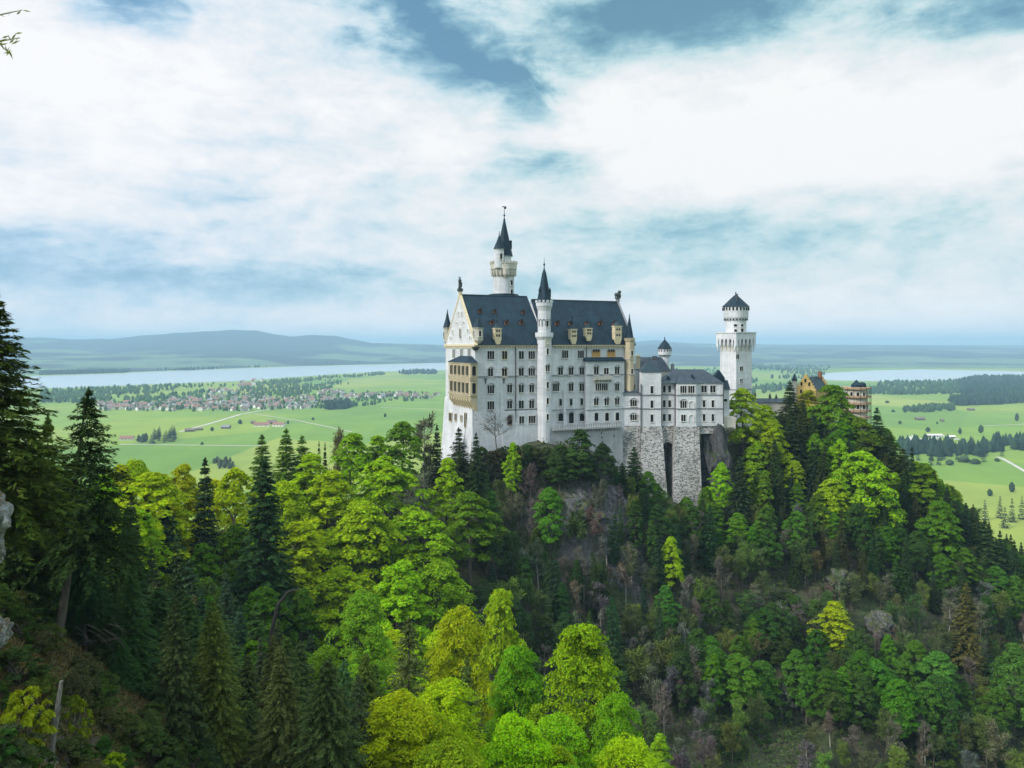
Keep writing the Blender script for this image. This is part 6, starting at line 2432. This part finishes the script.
for k in range(14):
    p_ = Vector((rq_.uniform(-1.2, 1.6), rq_.uniform(-0.6, 0.6), rq_.uniform(-0.6, 0.7)))
    d = Vector((rq_.uniform(0.4, 1.2), rq_.uniform(-0.4, 0.4), rq_.uniform(-1.1, 0.3)))
    mb.tube([tuple(p_ - d * 0.6), tuple(p_ + Vector((0, 0, 0.15))), tuple(p_ + d)], [0.035, 0.028, 0.008], 4)
mb.build('branch', M['dark_bark'], t_)

# a near tree just left of the view, one twig of it reaching in
NY = 7.0
nx = X_at(-150, NY)
nzg = gz1(nx, NY)
nt_ = thing('overhanging_tree', 'thin near tree whose leafy twig reaches in at the top left corner', 'broadleaf tree', (nx, NY, nzg))
mb = MB()
tipz = Z_at(40, NY) - nzg
mb.tube([(0, 0, -1), (0.1, 0.1, tipz * 0.5), (0, 0, tipz - 1.2), (-0.3, 0.2, tipz + 2.0)], [0.16, 0.12, 0.08, 0.02], 8)
mb.build('trunk', M['bark'], nt_)
mb = MB()
ex = X_at(20, NY) - nx
mb.tube([(0, 0, tipz - 1.3), (ex * 0.5, -0.1, tipz - 0.3), (ex * 0.8, 0, tipz - 0.03), (ex, 0, tipz + 0.02)], [0.05, 0.03, 0.012, 0.004], 6)
mb.tube([(ex * 0.86, 0, tipz), (ex * 0.9, 0, tipz - 0.07), (ex * 0.95, 0, tipz - 0.14)], [0.006, 0.005, 0.003], 5)
mb.build('branch', M['pale_bark'], nt_)
mb = MB()
mb.tube([(ex * 0.3, -0.1, tipz - 0.7), (ex * 0.6, 0.2, tipz + 0.25), (ex * 0.93, 0.2, tipz + 0.36)], [0.03, 0.015, 0.004], 6)
mb.build('branch', M['pale_bark'], nt_)
rg = np.random.default_rng(9)
for fs, fn in ((np.linspace(0.72, 1.0, 24), lambda f: (ex * f, rg.normal(0, 0.02), tipz + 0.03 * rg.normal())),
               (np.linspace(0, 1, 16), lambda f: (ex * (0.86 + 0.1 * f), rg.normal(0, 0.015), tipz - 0.15 * f)),
               (np.linspace(0.5, 0.95, 10), lambda f: (ex * f, 0.2 + rg.normal(0, 0.02), tipz + 0.36 - 0.3 * (0.95 - f)))):
    C_ = np.array([fn(f) for f in fs])
    al = np.stack([np.ones(len(C_)), rg.normal(0, 0.3, len(C_)), rg.normal(0.1, 0.6, len(C_))], 1)
    o = link('leaf_cluster', quads_mesh('leaf_cluster', leaf_quads(C_, rg.normal(size=C_.shape), np.full(len(C_), 0.045), np.full(len(C_), 0.008), rg, al), M['leaf']), nt_)
    o.color = (0.16, 0.2, 0.012, 1)

# ================================================================== the valley: village, farms, barns, woods
M['tile_red'] = simple('red roof tiles', (0.25, 0.12, 0.085), 0.8, 0.25, 0.6)
M['tile_brown'] = simple('brown roof tiles', (0.16, 0.115, 0.095), 0.8, 0.25, 0.6)
M['tile_grey'] = simple('grey roof', (0.2, 0.2, 0.21), 0.7, 0.2, 0.6)
M['house_white'] = simple('white rendered wall', (0.74, 0.72, 0.67), 0.85, 0.08, 0.4)
M['barn_wood'] = simple('weathered barn boards', (0.14, 0.10, 0.075), 0.85, 0.25, 0.8)


def house_mesh(w_, d_, h_, rh, roofm, wallm='house_white'):
    mb = MB()
    mb.extrude_x([(-d_ / 2, 0), (d_ / 2, 0), (d_ / 2, h_), (0, h_ + rh), (-d_ / 2, h_)], -w_ / 2, w_ / 2, 0)
    o_ = 0.9
    mb.extrude_x([(-d_ / 2 - o_, h_ - o_ * rh / (d_ / 2) + 0.25), (0, h_ + rh + 0.25), (d_ / 2 + o_, h_ - o_ * rh / (d_ / 2) + 0.25), (d_ / 2 + o_, h_ - o_ * rh / (d_ / 2) + 0.6), (0, h_ + rh + 0.65), (-d_ / 2 - o_, h_ - o_ * rh / (d_ / 2) + 0.6)], -w_ / 2 - 0.8, w_ / 2 + 0.8, 1)
    mb.box(-w_ / 2 + 1.5, w_ / 2 - 1.5, -d_ / 2 - 0.05, -d_ / 2 + 0.1, h_ * 0.55, h_ * 0.78, 2)
    mb.box(-w_ / 2 + 1.5, w_ / 2 - 1.5, -d_ / 2 - 0.05, -d_ / 2 + 0.1, h_ * 0.14, h_ * 0.36, 2)
    mb.box(w_ * 0.2, w_ * 0.2 + 0.9, 0.5, 1.4, h_ + rh * 0.5, h_ + rh + 1.5, 0)
    return mb.mesh('house', [M[wallm], M[roofm], M['glass']])


HM = [(house_mesh(14, 11, 5.6, 3.4, 'tile_red'), 'red'), (house_mesh(17, 12, 6, 3.6, 'tile_red'), 'red'), (house_mesh(13, 10, 5.5, 3, 'tile_brown'), 'brown'), (house_mesh(20, 13, 6.5, 3.6, 'tile_brown'), 'brown'), (house_mesh(15, 11, 5.5, 3.0, 'tile_grey'), 'grey')]
rg = random.Random(3)
spots = []
nh = 0
# (column range, row range, how many)
for pa, pb, ra, rb, cnt in [(100, 180, 404, 410.5, 46), (170, 250, 399, 411, 70), (245, 340, 398, 409, 78), (300, 345, 391, 399, 20), (345, 440, 394, 398.5, 36), (200, 262, 390, 398, 22), (235, 262, 380, 388, 12)]:
    for k in range(cnt):
        for _ in range(30):
            px, py = rg.uniform(pa, pb), rg.uniform(ra, rb)
            x, y = plain_xy(px, py)
            if all((x - a) ** 2 + (y - b_) ** 2 > 22 ** 2 for a, b_ in spots):
                break
        else:
            continue
        spots.append((x, y))
        me, cn = rg.choice(HM)
        o_ = link('house', me, None, (x, y, 0), rg.choice((0, 0.3, -0.4, 1.2, 1.57, 0.8)) + rg.uniform(-0.15, 0.15))
        s = rg.uniform(0.85, 1.25)
        o_.scale = (s, s, s * rg.uniform(0.9, 1.2))
        quarter = 'in the village by the lake' if px < 345 else 'in the straggling eastern end of the village'
        tag(o_, 'small white walled house with %s roof %s' % (cn, quarter), 'house', '%s roofed houses %s' % (cn, quarter))
        nh += 1
print('HOUSES', nh)
# parish church above the village
x, y = plain_xy(247.5, 388)
ch = thing('village_church', 'pale pinkish church with red roof above the village, near the lake', 'church', (x, y, 0), 0.2)
mb = MB()
mb.extrude_x([(-9, 0), (9, 0), (9, 13), (0, 22), (-9, 13)], -20, 16)
mb.build('nave', [M['limestone_warm']], ch)
mb = MB()
mb.extrude_x([(-10, 12.5), (0, 22.6), (10, 12.5), (10, 13.3), (0, 23.6), (-10, 13.3)], -20.5, 16.5)
mb.build('roof', M['tile_red'], ch)
mb = MB()
mb.box(16.1, 24, -4, 4, 0, 27)
mb.build('tower', M['house_white'], ch)
mb = MB()
mb.lathe(20, 0, [(5, 27.05), (3.4, 30), (3.8, 32), (0.3, 39)], 8)
mb.build('tower_roof', M['tile_red'], ch)


def farm(label, px, py, w_, d_, h_, rh, roofm, wallm, rz, name='farmhouse', cat='farmhouse'):
    x_, y_ = plain_xy(px, py)
    f_ = thing(name, label, cat, (x_, y_, 0), rz)
    mb = MB()
    mb.extrude_x([(-d_ / 2, 0), (d_ / 2, 0), (d_ / 2, h_), (0, h_ + rh), (-d_ / 2, h_)], -w_ / 2, w_ / 2)
    mb.build('wall', M[wallm], f_)
    mb = MB()
    o_ = 1.0
    e_ = h_ - o_ * rh / (d_ / 2)
    mb.extrude_x([(-d_ / 2 - o_, e_ + 0.2), (0, h_ + rh + 0.2), (d_ / 2 + o_, e_ + 0.2), (d_ / 2 + o_, e_ + 0.6), (0, h_ + rh + 0.7), (-d_ / 2 - o_, e_ + 0.6)], -w_ / 2 - 1, w_ / 2 + 1)
    mb.build('roof', M[roofm], f_)
    for k in range(3):
        mb = MB()
        xk = -w_ / 2 + w_ * (k + 0.7) / 3.4
        mb.box(xk - 0.8, xk + 0.8, -d_ / 2 - 0.06, -d_ / 2 + 0.1, h_ * 0.3, h_ * 0.62)
        mb.build('window', M['glass'], f_)
    return f_


farm('long red roofed farmhouse in the meadow, left half of the farm', 262, 426.5, 34, 13, 5, 4.5, 'tile_red', 'house_white', 0.1)
farm('red roofed farm building with white wall, right half of the farm', 279, 426.5, 26, 14, 5.5, 4.5, 'tile_red', 'house_white', -0.2)
farm('brown roofed barn behind the meadow farm', 272, 424.0, 22, 12, 5, 4, 'tile_brown', 'barn_wood', 0.3, 'barn', 'barn')
farm('low red roofed house at the left of the field wood', 127, 440, 24, 12, 4, 4, 'tile_red', 'house_white', 0.15)
farm('dark long barn beside the pale village road', 190, 431.5, 20, 9, 3.5, 3, 'tile_brown', 'barn_wood', 0.35, 'barn', 'barn')
farm('dark low shed continuing the long barn by the village road', 199, 430.2, 16, 6, 2.8, 2, 'tile_brown', 'barn_wood', 0.3, 'barn', 'shed')
farm('lone grey barn in the meadow between road and farm', 226, 428.5, 18, 10, 4, 3.5, 'tile_grey', 'barn_wood', -0.1, 'barn', 'barn')
farm('small dark barn right of the lone grey barn', 253, 423.5, 9, 7, 3.5, 3, 'tile_brown', 'barn_wood', 0.2, 'barn', 'barn')
farm('long dark hay barn in the right hand meadow', 920, 420, 22, 9, 4, 3.2, 'tile_brown', 'barn_wood', 0.05, 'barn', 'barn')
farm('low barn before the dark wood in the far right meadow', 971, 410.5, 18, 9, 3.6, 3, 'tile_brown', 'barn_wood', 0.1, 'barn', 'barn')
farm('tiny barn between two field bushes in the right hand meadow', 942, 421.5, 8, 6, 3.2, 2.4, 'tile_brown', 'barn_wood', 0.3, 'barn', 'barn')
# camp site: pale roofs before the dark valley wood
rg = random.Random(12)
mb = MB()
mb.box(-3.3, 3.3, -1.2, 1.2, 0.4, 2.6, 0, (-3.1, 3.1, -1.1, 1.1))
mb.box(-3.4, -3.28, -0.8, 0.8, 1.3, 2.2, 1)
mb.box(-1.6, 1.8, -1.22, -1.17, 1.35, 2.05, 1)
mb.lathe(0, -1.0, [(0.35, 0), (0.35, 0.5)], 8, 2)
van = mb.mesh('caravan', [M['white_paint'], M['glass'], M['iron']])
for k in range(26):
    px, py = rg.uniform(906, 958), rg.uniform(437.0, 441.5)
    x, y = plain_xy(px, py)
    o_ = link('caravan', van, None, (x, y, 0), rg.uniform(-0.5, 0.5))
    o_.scale = (1.25, 1.25, 1.25)
    tag(o_, 'white caravan on the camp site before the dark valley wood', 'caravan', 'caravans on the camp site')
farm('low white roofed hall on the camp site, behind the caravans', 934, 437, 30, 11, 4, 1.6, 'white_paint', 'barn_wood', 0.05, 'hall', 'hall')
farm('small white roofed hut at the right end of the camp site', 951, 438.2, 13, 8, 3.6, 1.6, 'white_paint', 'barn_wood', -0.1, 'hall', 'hut')

# ---- low polygon trees for the distance
def ball_template(seed, cone=False):
    rq_ = np.random.default_rng(seed)
    rings = [(0.55, 0.06), (1.0, 0.3), (0.82, 0.62), (0.4, 0.9)] if not cone else [(0.9, 0.06), (0.72, 0.3), (0.5, 0.55), (0.22, 0.82)]
    nu = 7
    V = []
    for r_, z in rings:
        for i in range(nu):
            a = 2 * math.pi * i / nu + z * 3
            k = r_ * rq_.uniform(0.72, 1.25)
            V.append((k * math.cos(a) * 0.5, k * math.sin(a) * 0.5, z + rq_.uniform(-0.05, 0.05)))
    V += [(0, 0, 1.02), (0, 0, 0.0)]
    Fq = []
    for k in range(3):
        for i in range(nu):
            j = (i + 1) % nu
            Fq.append((k * nu + i, k * nu + j, (k + 1) * nu + j))
            Fq.append((k * nu + i, (k + 1) * nu + j, (k + 1) * nu + i))
    for i in range(nu):
        j = (i + 1) % nu
        Fq.append((3 * nu + i, 3 * nu + j, 4 * nu))
        Fq.append((j, i, 4 * nu + 1))
    return np.array(V), np.array(Fq)


BT = [ball_template(1), ball_template(2), ball_template(3)]
CT_ = [ball_template(4, True), ball_template(5, True)]


def wood_mesh(name, pos, hgt, wid, cones, seed):
    rq_ = np.random.default_rng(seed)
    Vs, Fs, o_ = [], [], 0
    for (x_, y_), h_, w_ in zip(pos, hgt, wid):
        V, Fq = (CT_ if rq_.uniform() < cones else BT)[rq_.integers(0, 2)]
        a = rq_.uniform(0, 6.28)
        ca, sa = math.cos(a), math.sin(a)
        Vs.append(np.stack([(V[:, 0] * ca - V[:, 1] * sa) * w_ + x_, (V[:, 0] * sa + V[:, 1] * ca) * w_ + y_, V[:, 2] * h_], 1))
        Fs.append(Fq + o_)
        o_ += len(V)
    V, Fq = np.concatenate(Vs), np.concatenate(Fs)
    me = bpy.data.meshes.new(name)
    me.vertices.add(len(V))
    me.vertices.foreach_set('co', V.astype(np.float32).ravel())
    me.loops.add(Fq.size)
    me.loops.foreach_set('vertex_index', Fq.astype(np.int32).ravel())
    me.polygons.add(len(Fq))
    me.polygons.foreach_set('loop_start', np.arange(0, Fq.size, 3, dtype=np.int32))
    me.polygons.foreach_set('loop_total', np.full(len(Fq), 3, np.int32))
    me.update(calc_edges=True)
    me.materials.append(M['needle'])
    return me


def in_poly(px, py, poly):
    r_ = False
    for (x0, y0), (x1, y1) in zip(poly, poly[1:] + poly[:1]):
        if (y0 > py) != (y1 > py) and px < (x1 - x0) * (py - y0) / (y1 - y0) + x0:
            r_ = not r_
    return r_


def far_wood(label, poly, n_, h0, h1, cones, colr, seed, clump=0.0):
    """stuff: a wood whose trees stand on the plain inside the outline (columns, rows)"""
    rq_ = random.Random(seed)
    xs_, ys_ = [p_[0] for p_ in poly], [p_[1] for p_ in poly]
    pos = []
    tries = 0
    while len(pos) < n_ and tries < n_ * 40:
        tries += 1
        px, py = rq_.uniform(min(xs_), max(xs_)), rq_.uniform(min(ys_), max(ys_))
        if not in_poly(px, py, poly):
            continue
        x_, y_ = plain_xy(px, py)
        if clump and 0.6 * float(vnoise(x_, y_ * 0.4, 330, seed)) + 0.5 * float(vnoise(x_, y_ * 0.6, 120, seed + 50)) + rq_.uniform(-0.25, 0.25) < clump - 0.75:
            continue
        pos.append((x_, y_))
    hs = [rq_.uniform(h0, h1) for _ in pos]
    o_ = link('distant_wood', wood_mesh('distant_wood', pos, hs, [h_ * rq_.uniform(0.55, 0.95) for h_ in hs], cones, seed))
    o_.color = (*colr, 1)
    return tag(o_, label, 'wood', kind='stuff')


G1, G2, G3 = (0.05, 0.105, 0.03), (0.075, 0.15, 0.035), (0.026, 0.058, 0.028)
far_wood('belt of trees between village and large lake', [(40, 391), (150, 386), (245, 382.5), (320, 379), (350, 384), (300, 396), (200, 399), (90, 403), (40, 403)], 1100, 9, 18, 0.2, G2, 1, 0.82)
far_wood('trees among the village houses', [(100, 403), (240, 397), (345, 392), (440, 394), (440, 398), (345, 408), (250, 411), (180, 412), (100, 411)], 620, 8, 15, 0.1, G2, 2)
far_wood('dark copse at the end of the village', [(318, 406), (330, 404), (352, 404), (351, 409), (325, 410)], 90, 15, 22, 0.5, G3, 3)
far_wood('dark wood on the lake point', [(398, 373.2), (420, 372), (436, 372), (436, 374), (402, 374.6)], 130, 20, 28, 0.6, G3, 4)
far_wood('row of trees along the near lake shore', [(280, 381), (345, 376), (385, 373), (385, 375), (330, 379), (285, 384)], 180, 12, 18, 0.2, G2, 5, 0.6)
far_wood('tree belt in front of the small lake', [(860, 385), (880, 383), (960, 381.5), (975, 385), (960, 394), (900, 395), (865, 394)], 600, 12, 20, 0.4, G1, 6, 0.78)
far_wood('dark forest on the right behind the meadow', [(958, 383), (975, 378.5), (1030, 377.5), (1060, 378), (1060, 394), (1000, 394), (962, 394)], 1600, 20, 28, 0.7, G3, 7)
far_wood('dark wood edge across the right hand meadow', [(950, 401), (985, 398), (1060, 393.5), (1060, 401), (1000, 404.5), (955, 406)], 700, 18, 26, 0.6, G3, 8)
far_wood('line of field trees in the right hand meadow', [(903, 409.5), (930, 406), (954, 406), (955, 411), (925, 412.5), (904, 412.5)], 170, 8, 14, 0.2, G1, 9)
far_wood('woods left of the small lake', [(640, 372), (760, 366), (830, 366), (830, 369), (815, 384), (740, 398), (660, 396)], 1700, 16, 26, 0.5, G1, 10, 0.7)
far_wood('wood on the far shore of the large lake', [(40, 373), (150, 370.5), (260, 366), (350, 363), (445, 360.5), (445, 362), (300, 365.5), (150, 372), (40, 375)], 1500, 14, 24, 0.5, G3, 11, 0.95)
far_wood('grove at the foot of the ridge meadow', [(214, 463), (232, 461), (236, 468), (218, 470)], 16, 8, 12, 0.0, (0.07, 0.09, 0.045), 13)

# ---- trees of the field wood, the valley wood at the right, and single field trees, each its own object
low = [wood_mesh('tree', [(0, 0)], [1.0], [1.0], 1.0 if k < 3 else 0.0, 70 + k) for k in range(6)]


def mid_spruce(seed):
    return spruce(seed, 1.0 * 22, 3.6, 0.03, 20, 6, 9, 0.95, 0.3, 0.35, 0.25)


MS = [mid_spruce(81), mid_spruce(82)]


def far_tree(px, py, h_, w_, conif, colr, label, cat, group=None):
    x_, y_ = plain_xy(px, py)
    if conif and y_ < 3000:
        me = rnd.choice(MS)[0]
        o_ = link('conifer_tree', me, None, (x_, y_, 0), rnd.uniform(0, 6))
        o_.scale = (w_ / 7.2, w_ / 7.2, h_ / 22)
    else:
        o_ = link('conifer_tree' if conif else 'field_tree', low[rnd.randrange(3) + (0 if conif else 3)], None, (x_, y_, 0), rnd.uniform(0, 6))
        o_.scale = (w_, w_, h_)
    o_.color = (*tuple(q * rnd.uniform(0.8, 1.2) for q in colr), 1)
    return tag(o_, label, cat, group)


rg = random.Random(21)
poly = [(137, 440), (150, 436), (176, 434), (179, 442), (160, 444), (140, 443.6)]
k = 0
while k < 28:
    px, py = rg.uniform(136, 180), rg.uniform(433, 444)
    if in_poly(px, py, poly):
        far_tree(px, py, rg.uniform(16, 22) * (0.7 if px < 150 else 1), rg.uniform(9, 12), px > 146, (0.018, 0.04, 0.02) if px > 146 else (0.05, 0.08, 0.035), 'dark conifer of the field wood in the left meadow' if px > 146 else 'greyish bush at the left fringe of the field wood', 'conifer' if px > 146 else 'bush',
                 'field wood conifers' if px > 146 else 'field wood fringe bushes')
        k += 1
poly = [(898, 444), (930, 443.5), (985, 446), (1000, 440), (1034, 440), (1034, 456), (1010, 455), (975, 464), (930, 466), (905, 466)]
k = 0
while k < 38:
    px, py = rg.uniform(897, 1035), rg.uniform(448, 466)
    if in_poly(px, py, poly):
        far_tree(px, py, rg.uniform(15, 26), rg.uniform(7, 10), True, (0.02, 0.045, 0.026), 'dark conifer of the valley wood beside the camp site', 'conifer', 'valley wood conifers')
        k += 1
far_wood('dense back rows of the dark valley wood beside the camp site', [(898, 444), (930, 443.5), (985, 446), (1000, 440), (1034, 440), (1034, 452), (1010, 452), (975, 456), (930, 457), (903, 456)], 110, 15, 24, 1.0, G3, 14)
for px, py, h_, w_ in ((963, 462, 10, 22), (975, 464, 9, 18), (950, 465, 9, 14), (997, 461.5, 6, 9)):
    far_tree(px, py, h_, w_, False, (0.05, 0.10, 0.035), 'rounded pale green bush at the near edge of the valley wood', 'bush', 'valley wood edge bushes')
for px, py, h_, w_, lab in ((202, 445, 6, 7, 'single round bush in the meadow below the village road'), (212, 431, 9, 9, 'single tree left of the lone grey barn'), (240, 424, 11, 12, 'small dark clump of trees left of the meadow farm'), (313, 420, 7, 8, 'single bush in the meadow right of the farm'),
                            (385, 417, 10, 8, 'single tree in the bright meadow near the castle'), (288, 424, 9, 7, 'tree at the right end of the meadow farm'), (900, 424, 8, 9, 'leftmost lone field tree in the right hand meadow'), (928, 432, 11, 11, 'field tree above the camp site'),
                            (887, 403, 8, 15, 'field bush nearest the scaffolded tower'), (893, 412, 7, 12, 'low field bush left of the field tree line'), (937, 424, 6, 6, 'bush beside the tiny barn'), (960, 434, 14, 8, 'tall tree right of the camp site'), (981, 433, 18, 12, 'dark tree group beside the right hand path'), (1017, 421, 20, 10, 'dark conifer at the right edge of the meadow'), (1012, 492, 13, 8, 'tree in the meadow at the lower right of the plain'),
                            (990, 496, 9, 7, 'small tree in the meadow, left of the one at the right edge')):
    far_tree(px, py, h_, w_, False, (0.035, 0.065, 0.028), lab, 'tree')
for px, py, h_ in ((985, 520, 22), (1000, 518, 24), (1012, 522, 26), (1022, 519, 25), (1032, 524, 24), (1005, 528, 22)):
    far_tree(px, py, h_, 9, True, (0.02, 0.045, 0.024), 'dark conifer standing in the valley beyond the right skyline', 'conifer', 'valley conifers beyond the right skyline')
